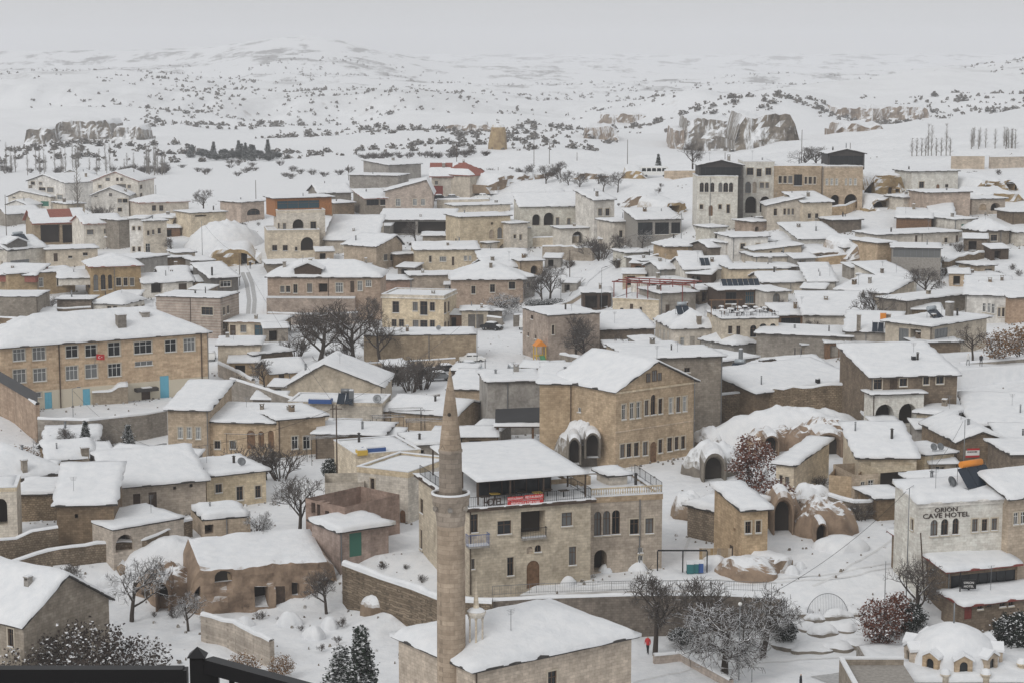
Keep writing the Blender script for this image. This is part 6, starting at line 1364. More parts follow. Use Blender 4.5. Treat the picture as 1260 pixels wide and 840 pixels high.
roof_box('blue covered crates on the roof by the minaret', hb('roof clutter'), 460, 556, 2.6, 1.2, .7, 'blue_tarp', 'crate', 'crate', .2)
roof_box('yellow barrow under snow beside the utility pole', hb('roof clutter'), 445, 558, 1.2, 1.0, .6, 'yellow_paint', 'barrow', 'barrow', .2)
roof_box('tall grey stove chimney on the flat cream terrace', hb('blue tarpaulin'), 431, 499, .6, .6, 2.0, 'metal_grey', 'stove_pipe', 'chimney')
roof_box('thin dark stove pipe on the dark grey house', hb('dark grey house with thin'), 261, 340, .3, .3, 2.2, 'metal_black', 'stove_pipe', 'chimney')
for (x, y, lb, s) in [(905,450,'stove pipe','silver stove pipe with pointed hood on the cottage'), (957,456,'vent pipe','square roof vent on the tilted cottage'), (1012,476,'narrow sloped','dark roof vent on the narrow sloped roof'), (1124,444,'double arched','black roof hatch on the broad snow roof')]:
    roof_box(s, hb(lb), x, y, .5, .5, .7 if 'stove' not in s else 2.6, 'metal_grey' if 'silver' in s else 'metal_black', 'roof_vent', 'roof vent', .25)
# dormer of the long two level house and of the white house
def dormer(b, px, py, w_, h_, dp, mat):
    p = roof_pt(b, px, py)
    if p is None: return
    u, d, z = p; q = MB(); q.box(u - w_ / 2, d, z - .4, u + w_ / 2, d + dp, z + h_); q.poly([(u - w_ / 2, d, z + h_), (u + w_ / 2, d, z + h_), (u, d, z + h_ + w_ * .2)]); o = q.build('dormer', mat, b.root, b.m0)
    for s in (-1, 1):
        a = [(u, d - .4, z + h_ + w_ * .22), (u, d + dp, z + h_ + w_ * .22), (u + s * (w_ / 2 + .5), d + dp, z + h_ - .12), (u + s * (w_ / 2 + .5), d - .4, z + h_ - .12)]; c_ = [(x, y, k + .3) for x, y, k in a]
        q = MB(); q.poly(a if s > 0 else a); q.poly(c_, 0, True); q.poly([a[0], a[3], c_[3], c_[0]], 0, True); q.poly([a[2], a[3], c_[3], c_[2]], 0, True); q.build('snow_cover', 'snow', o)
dormer(porchh, 378, 340, 5.2, 1.5, 4, 'wood_dark'); dormer(hb('triangular dormer'), 25, 308, 5.0, 1.4, 4, 'dark_grey')
# wooden pergola with dark roof left of the mansion
pg = empty('pergola', gp(655, 556)); tag(pg, 'wooden pergola with black sheet roof and snow beside the caves', 'pergola')
g0 = gp(655, 556); fr = [(on_y(x, y, g0.y) - g0) for x, y in ((612, 536), (700, 524))]
for (x, dx) in ((fr[0].x, 0), ((fr[0].x + fr[1].x) / 2, 0), (fr[1].x - .3, 0)):
    for dy in (0, 4.5, 8): q = MB(); q.tube((x, dy, -1), (x, dy, 3.3 + .12 * dy), .12, n=7); q.build('post', 'wood', pg)
q = MB(); q.box(fr[0].x - .4, -.4, 3.3, fr[1].x + .2, .9, 3.5); q.build('beam', 'wood_dark', pg)
q = MB(); q.poly([(fr[0].x - .3, .8, 3.7), (fr[1].x + .3, .8, 4.0), (fr[1].x + .3, 6, 5.0), (fr[0].x - .3, 6, 4.6)]); q.poly([(fr[0].x - .3, 6, 4.5), (fr[1].x + .3, 6, 4.9), (fr[1].x + .3, .8, 3.9), (fr[0].x - .3, .8, 3.6)]); q.build('roof_sheet', 'metal_black', pg)
q = MB(); heightfield(q, lines(fr[0].x - .5, fr[1].x + .3, (), .6, 16), [-.6, -.3, 0, .4, .9], lambda u, d: 3.62 + .2 * (.5 if d < -.5 or d > .8 else 1) + .1 * mnoise.noise(Vector((u, d, 0))), skirt=lambda u, d: 3.5); q.build('snow_cover', 'snow', pg)
# red steel frame on the terrace
sf = hb('under the red steel frame'); fr = empty('steel_frame', (0, 0, 0)); fr.matrix_world = sf.mat @ Matrix.Translation((0, 0, sf.H)); tag(fr, 'rust red steel pergola frame on the cream roof terrace', 'steel frame')
for u in (0.1, sf.W * .28, sf.W * .5, sf.W * .72, sf.W - .1, sf.W + 4):
    for d in (.3, 7): q = MB(); q.box(u - .07, d - .07, -.2 if u <= sf.W else -3, u + .07, d + .07, 3.2 + .1 * u / 4); q.build('post', 'metal_red', fr)
for d in (.3, 3.6, 7): q = MB(); q.box(-.3, d - .06, 3.2, sf.W + 5.5, d + .06, 3.42); q.build('beam', 'metal_red', fr)
for u in (0.1, sf.W * .5, sf.W, sf.W + 4): q = MB(); q.box(u - .06, .37, 3.22, u + .06, 3.53, 3.4); q.build('beam', 'metal_red', fr)
# second wooden trellis before the café roof
tr = hb('cream terrace café'); 
fr = empty('trellis', (0, 0, 0)); fr.matrix_world = tr.mat @ Matrix.Translation((-1, 3, tr.H)); tag(fr, 'brown timber trellis at the corner of the café roof terrace', 'trellis')
for u in (0, 2.2, 4.4): q = MB(); q.box(u - .06, -.06, 0, u + .06, .06, 2.7); q.build('post', 'wood', fr)
q = MB(); q.box(-.4, -.08, 2.7, 5.2, .08, 2.86); q.build('beam', 'wood', fr)
# snowy tables and chairs on the café roof
rr = random.Random(3)
for i in range(16):
    u = tr.W * (.08 + .84 * rr.random()); d = tr.dep * (.06 + .8 * (i / 16)); o = empty('table', (0, 0, 0)); o.matrix_world = tr.mat @ Matrix.Translation((u, d, tr.H + .25)); tag(o, 'round snow covered café table on the roof terrace', 'table', 'tables on the café roof')
    q = MB(); q.lathe([(.45, .72), (.45, .76), (0, .77)], 10); q.build('top', 'metal_red' if i % 3 == 0 else 'wood_dark', o); q = MB(); q.tube((0, 0, 0), (0, 0, .72), .05, n=6); q.build('leg', 'metal_black', o)
    q = MB(); q.lathe([(.47, .765), (.42, .9), (.2, .98), (0, 1.0)], 10); q.build('snow_cap', 'snow', o)
for i in range(20):
    u = tr.W * (.05 + .9 * rr.random()); d = tr.dep * (.04 + .84 * rr.random()); o = empty('chair', (0, 0, 0)); o.matrix_world = tr.mat @ Matrix.Translation((u, d, tr.H + .25)) @ Matrix.Rotation(rr.random() * 6, 4, 'Z'); tag(o, 'snow dusted café chair on the roof terrace', 'chair', 'chairs on the café roof')
    q = MB(); q.box(-.22, -.22, .42, .22, .22, .47); q.build('seat', 'metal_black', o); q = MB(); q.box(-.22, .18, .47, .22, .22, .9); q.build('backrest', 'metal_black', o); q = MB(); q.box(-.2, -.2, .472, .2, .17, .6); q.build('snow_cap', 'snow', o)
    for a in (-.2, .18):
        for c in (-.2, .18): q = MB(); q.box(a, c, 0, a + .03, c + .03, .42); q.build('leg', 'metal_black', o)
rl2 = empty('roof_railing', (0, 0, 0)); rl2.matrix_world = tr.mat @ Matrix.Translation((0, .15, tr.H + .1)); tag(rl2, 'thin railing along the café roof edge', 'railing'); rail(rl2, (0, 0, 0), (tr.W, 0, 0), 1.0, 18)

# ---------------------------------------------------------------- vehicles
def car(label, px, py, heading, kind='car', mat='frame_white', snow=True, pos=None, sc=1.):
    p = gp(px, py) if pos is None else pos
    o = empty('parked_' + kind, p, R(heading)); o.scale = (sc,) * 3; tag(o, label, kind)
    if kind == 'car': Lc, Wc, prof = 4.2, 1.7, [(-2.1, .45), (-2.1, .85), (-1.9, .95), (-1.3, 1.0), (-.75, 1.42), (.75, 1.45), (1.35, 1.02), (1.95, .85), (2.1, .7), (2.1, .45)]
    elif kind == 'van': Lc, Wc, prof = 5.0, 1.9, [(-2.5, .5), (-2.5, 2.1), (-2.3, 2.25), (1.3, 2.25), (1.9, 1.35), (2.4, 1.15), (2.5, .9), (2.5, .5)]
    else: Lc, Wc, prof = 7.6, 2.2, [(-3.8, .5), (-3.8, 2.5), (-3.6, 2.65), (3.2, 2.65), (3.7, 1.6), (3.8, 1.0), (3.8, .5)]
    q = MB(); h = Wc / 2; n_ = len(prof)
    for s in (-1, 1): q.poly([(x, s * h * (1 if z < 1.1 else .92), z) for x, z in (prof if s < 0 else prof[::-1])])
    for i in range(n_):
        (x0, z0), (x1, z1) = prof[i], prof[(i + 1) % n_]; w0 = h * (1 if z0 < 1.1 else .92); w1 = h * (1 if z1 < 1.1 else .92); q.poly([(x0, -w0, z0), (x0, w0, z0), (x1, w1, z1), (x1, -w1, z1)])
    q.build('body', mat, o)
    zs = (1.03, 1.36) if kind == 'car' else ((1.35, 2.0) if kind == 'van' else (1.5, 2.3)); xs = [(-1.1, -.1), (0, .95)] if kind == 'car' else ([(.3, 1.3), (-1.2, .1)] if kind == 'van' else [(-3.5 + i * 1.3, -3.5 + i * 1.3 + 1.1) for i in range(5)])
    for s in (-1, 1):
        for a, c in xs: q = MB(); yy = s * (h * .97 + .01); q.poly([(a, yy, zs[0]), (c, yy, zs[0]), (c - .08, yy * .97, zs[1]), (a + .08, yy * .97, zs[1])]); q.build('window', 'glass', o)
    for x in (-Lc * .31, Lc * .31):
        for s in (-1, 1):
            q = MB(); q.tube((x, s * (h - .2), .32), (x, s * (h + .02), .32), .32, n=14, caps=True); wh = q.build('wheel', 'metal_black', o); q = MB(); q.tube((x, s * (h + .021), .32), (x, s * (h + .03), .32), .18, n=10, caps=True); q.build('rim', 'metal_grey', wh)
    for s in (-1, 1): q = MB(); q.box(Lc / 2 - .02, s * h * .7 - .15, .62, Lc / 2 + .02, s * h * .7 + .15, .78); q.build('headlight', 'frame_white', o)
    if snow:
        tz = {'car': 1.45, 'van': 2.26, 'bus': 2.66}[kind]; a, c = {'car': (-.85, .85), 'van': (-2.35, 1.2), 'bus': (-3.6, 3.1)}[kind]
        q = MB(); heightfield(q, lines(a, c, (), .3, 12), lines(-h * .85, h * .85, (), .3, 8), lambda u, d: tz + .2 * (1 if (a + .05 < u < c - .05 and abs(d) < h * .8) else .4), skirt=lambda u, d: tz - .03); q.build('snow_cover', 'snow', o)
        if kind == 'car': q = MB(); heightfield(q, [1.35, 1.5, 1.8, 2.0], [-.75, -.6, 0, .6, .75], lambda u, d: 1.14 - (u - 1.35) * .28 - (0 if abs(d) < .7 else .1), skirt=lambda u, d: .9 - (u - 1.35) * .28); q.build('bonnet_snow', 'snow', o)
    return o
car('silver estate car parked by the ochre yard wall', 577, 455, 8, 'car', 'tank_grey')
car('white car parked behind the silver estate', 581, 446, 10, 'car', 'frame_white')
car('snow buried dark car beside the walnut trees', 548, 459, 20, 'car', 'metal_black')
car('snow covered car beneath the bare hedge', 540, 468, 15, 'car', 'metal_grey')
car('black car parked before the two door garage', 605, 406, -30, 'car', 'metal_black')
car('white van beside the stone gate', 645, 404, 90, 'van', 'frame_white')
car('small grey pickup van by the playground', 632, 463, 100, 'van', 'tank_grey', sc=.85)
car('white car on the lane beside the school', 259, 443, 95, 'car', 'frame_white')
car('white minibus with dark windows above the ochre knoll', 806, 218, 0, 'bus', 'frame_white')
car('snow covered car before the red garage door', 540, 247, 5, 'car', 'metal_black')
car('snow covered car in the yard of the red roofed house', 556, 247, 0, 'car', 'metal_grey')
car('pale car under snow at the yard wall end', 594, 246, 0, 'car', 'frame_white')
car('car buried in snow beside the far road', 656, 213, 0, 'car', 'frame_white')
car('dark car under snow by the cream hotel tower', 934, 276, 0, 'car', 'metal_black')
# ---------------------------------------------------------------- playground
p = gp(664, 447); pgd = empty('playground_tower', p, .3); tag(pgd, 'yellow and red climbing tower with green slide in the playground', 'playground')
for x in (-.8, .8):
    for y in (-.8, .8): q = MB(); q.box(x - .07, y - .07, -.2, x + .07, y + .07, 3.0); q.build('post', 'yellow_paint', pgd)
q = MB(); q.poly([(-1, -1, 3), (1, -1, 3), (0, -1, 4)]); q.poly([(-1, 1, 3), (0, 1, 4), (1, 1, 3)]); q.poly([(-1, -1, 3), (0, -1, 4), (0, 1, 4), (-1, 1, 3)]); q.poly([(1, -1, 3), (1, 1, 3), (0, 1, 4), (0, -1, 4)]); q.build('roof', 'orange_paint', pgd)
q = MB(); q.box(-.75, -.75, 1.3, .75, .75, 1.42); q.build('deck', 'yellow_paint', pgd)
q = MB(); q.poly([(-.4, -.8, 1.45), (.4, -.8, 1.45), (.4, -3.0, .1), (-.4, -3.0, .1)]); q.poly([(-.4, -.8, 1.45), (-.4, -3, .1), (-.4, -3, .45), (-.4, -.8, 1.8)]); q.poly([(.4, -.8, 1.45), (.4, -.8, 1.8), (.4, -3, .45), (.4, -3, .1)]); q.build('slide', 'green_paint', pgd)
# ---------------------------------------------------------------- poles, lamps, signs
def pole(label, px, py, ytop, r=.07, lamp=None, mat='metal_grey', name='utility_pole', cat='pole', arm=0., group=None, lean=0., full=False):
    g = gp(px, py, full); t = on_y(px, ytop, g.y); h = t.z - g.z; o = empty(name, g); tag(o, label, cat, group)
    q = MB(); q.tube((0, 0, -.5), (lean, 0, h), r, r * .7, n=7, caps=True); q.build('post', mat, o)
    if lamp == 'arm': q = MB(); q.tube((lean, 0, h), (lean + arm, 0, h + .25), r * .6, n=5); q.build('arm', mat, o); q = MB(); q.box(lean + arm - .1, -.12, h + .18, lean + arm + .4, .12, h + .3); q.build('lamp_head', 'metal_grey', o)
    if lamp == 'ball': q = MB(); q.lathe([(.02, h), (.16, h + .1), (.18, h + .2), (.12, h + .32), (0, h + .36)], 10); q.build('lamp_globe', 'frame_white', o)
    if lamp == 'cross': q = MB(); q.box(-.7, -.05, h - .5, .7, .05, h - .4); q.build('crossarm', mat, o)
    return o
pole('tall thin steel pole at the cave hotel corner', 1115, 738, 600, .06)
pole('leaning dark timber pole before the restaurant pavilion', 1138, 735, 655, .09, mat='wood_dark', lean=-.6)
pole('green flag post of the bath house forecourt', 1088, 760, 690, .05)
pole('steel lamp post beside the spreading snowy tree', 909, 836, 745, .06, 'ball')
pole('dark utility pole beside the yellow barrow', 415, 600, 498, .10, mat='wood_dark', lamp='cross')
pole('curved black lamp post by the three white window frames', 190, 590, 548, .07, 'arm', arm=1.2, mat='metal_black')
pole('tall slim lamp post in the school yard', 90, 512, 478, .05, 'arm', arm=.8)
pole('thin pole before the brown gabled house', 1185, 592, 516, .06)
pole('lamp post with round globe on the square', 597, 478, 442, .08, 'ball', mat='metal_black')
pole('slim pole at the corner of the walled yard building', 587, 450, 380, .06)
pole('utility pole on the winding lane', 701, 342, 308, .1, mat='wood_dark')
pole('slim lamp post before the low thick roofed house', 740, 383, 330, .05, 'arm', arm=.7)
pole('thin post in the tree group by the lane', 690, 378, 330, .06)
pole('tall pole by the glazed shed', 838, 310, 262, .08)
pole('dark pole at the head of the street', 295, 352, 312, .09, mat='wood_dark')
pole('pole with stay wire in front of the snow slope', 249, 314, 272, .07)
for (x, yb, yt) in [(192,246,228),(315,250,222),(429,222,203),(562,222,176),(657,205,172),(676,205,176),(710,196,188),(772,205,172),(986,206,160),(892,202,188),(613,224,206),(8,290,240),(1046,190,176)]:
    pole('thin dark utility pole along the far road', x, yb, yt, .1, mat='wood_dark', group='utility poles on the far road')
pole('small round road sign before the spreading tree', 925, 838, 822, .04, 'ball', name='road_sign', cat='sign')
# hotel sign by the pavilion
g = gp(1180, 762); o = empty('hanging_sign', g); tag(o, 'dark hanging sign with pale lettering by the restaurant pavilion', 'sign'); q = MB(); q.tube((0, 0, -.5), (0, 0, 4.6), .06, n=6); q.build('post', 'metal_black', o)
q = MB(); q.box(.1, -.05, 3.0, 1.5, .05, 3.9); q.build('board', 'metal_black', o); text_mesh('lettering', 'ORION', .3, 'letter_white', o, Matrix.Translation((.8, -.06, 3.6)) @ FL, .005); text_mesh('lettering', 'HOTEL', .3, 'letter_white', o, Matrix.Translation((.8, -.06, 3.25)) @ FL, .005)
# flag on the school
u, v = on_face(school, 116, 450); fl = empty('flag', (0, 0, 0)); fl.matrix_world = school.mat @ Matrix.Translation((u, -.3, v)); tag(fl, 'red flag with white crescent and star hanging on the school wall', 'flag')
q = MB(); q.tube((0, .28, 0), (.1, -.5, 2.0), .03, n=5); q.build('staff', 'metal_grey', fl)
q = MB(); n_ = 8
for i in range(n_):
    x0, x1 = .1 + i * .16, .1 + (i + 1) * .16; f = lambda x: (x, -.5 + .1 * math.sin(x * 6), 1.9 - .12 * x)
    a, c = f(x0), f(x1); q.poly([(a[0], a[1], a[2] - .85), (c[0], c[1], c[2] - .85), c, a], 0, True)
q.build('cloth', 'red_paint', fl)
q = MB()
ang = [math.pi * .25 + math.pi * 1.5 * i / 12 for i in range(13)]; outer = [(.2 * math.cos(t), .2 * math.sin(t)) for t in ang]; inner = [(.05 + .16 * math.cos(t), .16 * math.sin(t)) for t in ang]
for i in range(12): q.poly([(.55 + outer[i][0], -.63, 1.4 + outer[i][1]), (.55 + outer[i + 1][0], -.63, 1.4 + outer[i + 1][1]), (.55 + inner[i + 1][0], -.63, 1.4 + inner[i + 1][1]), (.55 + inner[i][0], -.63, 1.4 + inner[i][1])])
q.poly([(.88 + (.11 if k % 2 == 0 else .045) * math.cos(k * math.pi / 5), -.63, 1.4 + (.11 if k % 2 == 0 else .045) * math.sin(k * math.pi / 5)) for k in range(10)]); q.build('crescent_and_star', 'letter_white', fl)
# school extras
r_ = project(school, 'f', 165, 473, 192, 480); q = MB(); q.box(r_[0], -1.2, r_[1], r_[2], -.003, r_[1] + .5); cp = q.build('door_canopy', 'roof_dark', school.root, school.m0); q = MB(); q.box(r_[0] + 1, -1.1, r_[1] + .503, r_[2] - 1, -.1, r_[1] + .62); q.build('snow', 'snow', cp)
st = gp(136, 497); o = empty('stair_block', st, 0.25); tag(o, 'stone entrance stair block with snowy parapet at the school', 'stair'); q = MB(); q.box(-2.6, 0, -1, 2.6, 2.2, 1.9); q.poly([(0, -.01, 1.9), (2.6, -.01, 1.9), (2.6, -.01, 3.0), (1.4, -.01, 3.0)]); q.build('masonry', 'ochre', o); q = MB(); heightfield(q, lines(-2.65, 2.65, (), .5, 12), [-.1, .3, .9, 1.5, 2.25], lambda u, d: 2.1 + 1.0 * float(sstep(0, 1.5, u)), skirt=lambda u, d: 1.85 + .7 * float(sstep(0, 1.5, u))); q.build('snow_cover', 'snow', o)
fe = empty('school_fence', gp(-12, 505)); tag(fe, 'dark sheet fence on the stone wall at the school corner', 'fence')
a = gp(-12, 505); c = gp(48, 545); q = MB(); d_ = c - a; q.poly([(0, 0, 5.2), (d_.x, d_.y, d_.z + 5.2), (d_.x, d_.y, d_.z + 6.8), (0, 0, 6.8)]); q.poly([(0, .06, 6.8), (d_.x, d_.y + .06, d_.z + 6.8), (d_.x, d_.y + .06, d_.z + 5.2), (0, .06, 5.2)]); q.build('sheet', 'metal_black', fe)
# picnic tables behind the long house
for i, (x, y) in enumerate([(159,556),(185,556)]):
    o = empty('picnic_table', gp(x, y), .2); tag(o, 'snow covered picnic table on the terrace behind the long tan house', 'table', 'picnic tables by the long house')
    q = MB(); q.box(-.9, -.35, .7, .9, .35, .76); q.build('top', 'wood_orange', o); q = MB(); q.box(-.9, -.35, .763, .9, .35, 1.05); q.build('snow_cap', 'snow', o)
    for s in (-1, 1): q = MB(); q.box(s * .7 - .05, -.3, -.2, s * .7 + .05, .3, .7); q.build('leg', 'wood_orange', o)
    for s in (-1, 1): q = MB(); q.box(-.9, s * .7 - .13, .42, .9, s * .7 + .13, .46); q.build('seat', 'wood_orange', o)
# road-side shelter frame, bins, yellow fence, promenade railing, iron arch
g = gp(840, 703); o = empty('shelter_frame', g); tag(o, 'open dark steel shelter frame beside the promenade', 'shelter'); w_ = 5.0 / 2
for x in (-w_, 0, w_ - .1): q = MB(); q.box(x - .06, -.06, -.3, x + .06, .06, 2.1); q.build('post', 'metal_black', o)
q = MB(); q.box(-w_, -.06, 2.1, w_ - .1, .06, 2.24); q.build('beam', 'metal_black', o)
g = gp(880, 697); o = empty('yellow_fence', g); tag(o, 'yellow boarded fence panel beside the small square house', 'fence')
for i in range(9): q = MB(); q.box(-1.6 + i * .36, 0, -.4, -1.6 + i * .36 + .34, .06, 1.9); q.build('board', 'yellow_paint' if 0 else 'ochre', o)
for i, x in enumerate((849, 855, 861)):
    o = empty('waste_bin', gp(x, 705 - i * .5)); tag(o, ('teal' if i < 2 else 'blue') + ' wheeled waste bin with snow on its lid by the shelter', 'bin', 'bins by the shelter'); q = MB(); q.box(-.33, -.33, .06, .33, .33, 1.0); q.build('body', 'teal' if i < 2 else 'blue_tarp', o); q = MB(); q.box(-.35, -.35, 1.003, .35, .35, 1.25); q.build('snow_cap', 'snow', o)
    for s in (-1, 1): q = MB(); q.tube((s * .3, .3, .1), (s * .36, .3, .1), .1, n=8, caps=True); q.build('wheel', 'metal_black', o)
pr = empty('promenade_railing', (0, 0, 0)); tag(pr, 'low metal railing along the snowy promenade edge', 'railing')
pts = [on_z(x, y, .45) for x, y in ((606,732),(660,729),(790,725),(880,725),(955,728))]
for a, c in zip(pts[:-1], pts[1:]): rail(pr, a, c, .9, None, 'metal_grey', .018)
g = gp(1018, 757); o = empty('iron_gate', g); tag(o, 'semicircular iron grille of thin bars above the rock garden', 'grille'); Rg = 26 * g.y / FP
q = MB()
for i in range(26):
    x = -Rg + 2 * Rg * (i + .5) / 26; q.tube((x, 0, -.2), (x, 0, math.sqrt(Rg * Rg - x * x) * 1.12), .014, n=3)
q.build('bars', 'metal_grey', o); q = MB()
for i in range(24):
    a, c = math.pi * i / 24, math.pi * (i + 1) / 24; q.tube((Rg * math.cos(a), 0, Rg * 1.12 * math.sin(a)), (Rg * math.cos(c), 0, Rg * 1.12 * math.sin(c)), .035, n=5)
q.build('arch_bar', 'metal_grey', o)
# street beside the tiered mansion, with tyre tracks
def ribbon(name, pts, width, mat, lift, label=None, kind='structure'):
    P3 = []
    for a, c in zip(pts[:-1], pts[1:]):
        for i in range(10): P3.append(gp(a[0] + (c[0] - a[0]) * i / 10, a[1] + (c[1] - a[1]) * i / 10))
    q = MB(); prev = None
    for i, p in enumerate(P3):
        a = P3[max(0, i - 1)]; c = P3[min(len(P3) - 1, i + 1)]; t = (c - a).xy.normalized(); n_ = Vector((t.y, -t.x)); row = []
        for k in range(5):
            w_ = width * (k / 4 - .5); xy = p.xy + n_ * w_; row.append(Vector((xy.x, xy.y, float(Gfull(np.array(xy.x), np.array(xy.y))) + lift)))
        if prev:
            for k in range(4): q.poly([prev[k], prev[k + 1], row[k + 1], row[k]], 0, True)
        prev = row
    o = q.build(name, mat); o['kind'] = kind
    if label: o['label'] = label
    return o
ribbon('street', [(308,394),(310,370),(308,350),(303,332)], 5.0, 'snow', .05, 'snowy street climbing past the long two level house')
for dx in (-3.4, 3.4): ribbon('wheel_track', [(308 + dx,394),(310 + dx,370),(307 + dx,350),(301 + dx,334)], .85, 'track', .09, 'dark tyre track on the climbing street')
ribbon('street', [(610,470),(612,440),(606,415)], 9, 'snow', .10, 'trampled snow on the square')
ribbon('lane', [(700,372),(712,350),(730,335),(760,322)], 4, 'snow', .10, 'snowy winding lane')
for k, pts in enumerate([[(690,382),(704,360),(722,342)]]): ribbon('wheel_track', pts, .35, 'track', .13, 'faint wheel track in the snow')
ribbon('bath_house_road', [(1010,838),(1050,830),(1095,822)], 3, 'track', .05, 'trodden grey path beside the bath house')
# ---------------------------------------------------------------- people
def person(label, px, py, coat, trousers, rz=0., pos=None, walk=.12, h=1.74):
    g = gp(px, py) if pos is None else pos; s = h / 1.75
    V = [(0,0,.95),(0,0,1.2),(0,0,1.42),(0,0,1.52),(0,-.02,1.64),(.10,0,.92),(.11,-walk,.50),(.11,walk*.2-walk,.08),(.11,-walk-.12,.05),(-.10,0,.92),(-.11,walk,.50),(-.11,walk*1.5,.08),(-.11,walk*1.3-.12,.05),(.19,0,1.40),(.25,.05,1.14),(.24,-.06,.90),(-.19,0,1.40),(-.25,-.04,1.14),(-.24,-.12,.92)]
    E = [(0,1),(1,2),(2,3),(3,4),(0,5),(5,6),(6,7),(7,8),(0,9),(9,10),(10,11),(11,12),(2,13),(13,14),(14,15),(2,16),(16,17),(17,18)]
    Rr = [.16,.15,.14,.06,.105,.10,.07,.05,.04,.10,.07,.05,.04,.075,.055,.04,.075,.055,.04]
    me = bpy.data.meshes.new('person'); me.from_pydata([(x * s, y * s, z * s) for x, y, z in V], E, []); o = bpy.data.objects.new('person', me); col.objects.link(o)
    md = o.modifiers.new('skin', 'SKIN'); sv = me.skin_vertices[0].data
    for i, r_ in enumerate(Rr): sv[i].radius = (r_ * s, r_ * s * .85); sv[i].use_root = (i == 0)
    sd = o.modifiers.new('sub', 'SUBSURF'); sd.levels = 2; sd.render_levels = 2
    dg = bpy.context.evaluated_depsgraph_get(); m2 = bpy.data.meshes.new_from_object(o.evaluated_get(dg)); bpy.data.objects.remove(o)
    m2.materials.clear()
    for x in (coat, trousers, 'skin', 'cloth_dark'): m2.materials.append(M(x))
    for f in m2.polygons:
        z = f.center.z / s; f.material_index = 3 if z > 1.66 else (2 if z > 1.53 or (z < .93 and abs(f.center.x) > .2 * s) else (0 if z > .86 else (1 if z > .12 else 3))); f.use_smooth = True
    o = link('person', m2); o.location = g; o.rotation_euler = (0, 0, rz); return tag(o, label, 'person')
zt_ = gp(1207, 468).z + 2.5; a_ = [on_z(x, y, zt_) for x, y in ((1181, 455), (1285, 447))]
q = MB(); heightfield(q, lines(0, (a_[1] - a_[0]).length, (), 1, 20), lines(0, 14, (), 1, 14), lambda u, d: .1 * mnoise.noise(Vector((u * .4, d * .4, 2))) - .1, skirt=lambda u, d: -4); o = q.build('snowy_terrace', 'snow'); o.location = a_[0] + Vector((0, .3, 0)); o.rotation_euler = (0, 0, math.atan2(a_[1].y - a_[0].y, a_[1].x - a_[0].x)); o['kind'] = 'structure'
person('person in dark coat standing on the snowy terrace by rust coloured bushes', 0, 0, 'cloth_dark', 'metal_black', 0, pos=on_z(1207, 450.5, zt_))
person('person in pale jacket near the dark coated figure', 0, 0, 'frame_white', 'metal_grey', .5, pos=on_z(1191, 449.5, zt_))
person('person in black walking on the road by the bath house', 985, 851, 'cloth_dark', 'cloth_dark', 1.2)
person('person in dark jacket walking below the cream hotel tower', 917, 278, 'cloth_dark', 'blue_tarp', .8)
person('person in red jacket on the snowy path below the retaining wall', 797, 804, 'red_paint', 'metal_black', -.5)
person('person standing before the street bank garage', 308, 331, 'cloth_dark', 'metal_black', 0)
# ---------------------------------------------------------------- viewing terrace railing near the camera
Dr = 6.0
def rp(x, y, D=Dr): return on_y(x, y, D)
tz = rp(100, 829).z
vr = empty('terrace_rail', (0, 0, tz - 1.05)); tag(vr, 'black steel railing of the viewing terrace', 'railing'); off = Vector((0, 0, tz - 1.05))
a, c = rp(-420, 829) - off, rp(226, 829) - off
def bar(parent, a, c, t, hh, name): 
    a = Vector(a); c = Vector(c); d = (c - a).normalized(); n_ = Vector((-d.y, d.x, 0)).normalized(); q = MB(); ring = []
    for p in (a, c): ring += [p + n_ * t / 2 * sx + Vector((0, 0, hh / 2 * sz)) for sx, sz in ((-1, -1), (1, -1), (1, 1), (-1, 1))]
    for k in range(4): q.poly([ring[k], ring[(k + 1) % 4], ring[4 + (k + 1) % 4], ring[4 + k]])
    q.poly(ring[:4][::-1]); q.poly(ring[4:]); return q.build(name, 'metal_black', parent)
bar(vr, a, c, .045, .045, 'top_rail'); bar(vr, a - Vector((0, 0, .9)), c - Vector((0, 0, .9)), .04, .04, 'bottom_rail')
for i in range(34):
    p = a.lerp(c, (i + .5) / 34); q = MB(); q.box(p.x - .008, p.y - .008, p.z - .88, p.x + .008, p.y + .008, p.z - .0235); q.build('baluster', 'metal_black', vr)
for x, yt in ((222, 822), (243, 806), (260, 814)):
    p = rp(x, yt) - off; q = MB(); q.box(p.x - .022, p.y - .022, -.05, p.x + .022, p.y + .022, p.z)
    if x == 243: q.poly([(p.x - .03, p.y - .03, p.z), (p.x + .03, p.y - .03, p.z), (p.x, p.y, p.z + .03)]); q.poly([(p.x + .03, p.y - .03, p.z), (p.x + .03, p.y + .03, p.z), (p.x, p.y, p.z + .03)]); q.poly([(p.x - .03, p.y + .03, p.z), (p.x - .03, p.y - .03, p.z), (p.x, p.y, p.z + .03)])
    q.build('post', 'metal_black', vr)
a, c = rp(256, 817) - off, rp(420, 862, 5.6) - off
bar(vr, a, c, .045, .045, 'top_rail')
for i in range(8):
    p = a.lerp(c, (i + .5) / 8); q = MB(); q.box(p.x - .008, p.y - .008, p.z - .88, p.x + .008, p.y + .008, p.z - .0235); q.build('baluster', 'metal_black', vr)
q = MB(); q.box(-9, -6, -2.0, 6, 6.35, tz - 1.1 + 0); q.v = [(x, y, z if z > 0 else tz - 1.6) for x, y, z in q.v]; o = q.build('viewing_terrace', 'concrete'); tag(o, 'concrete viewing terrace on the hill top', 'terrace')
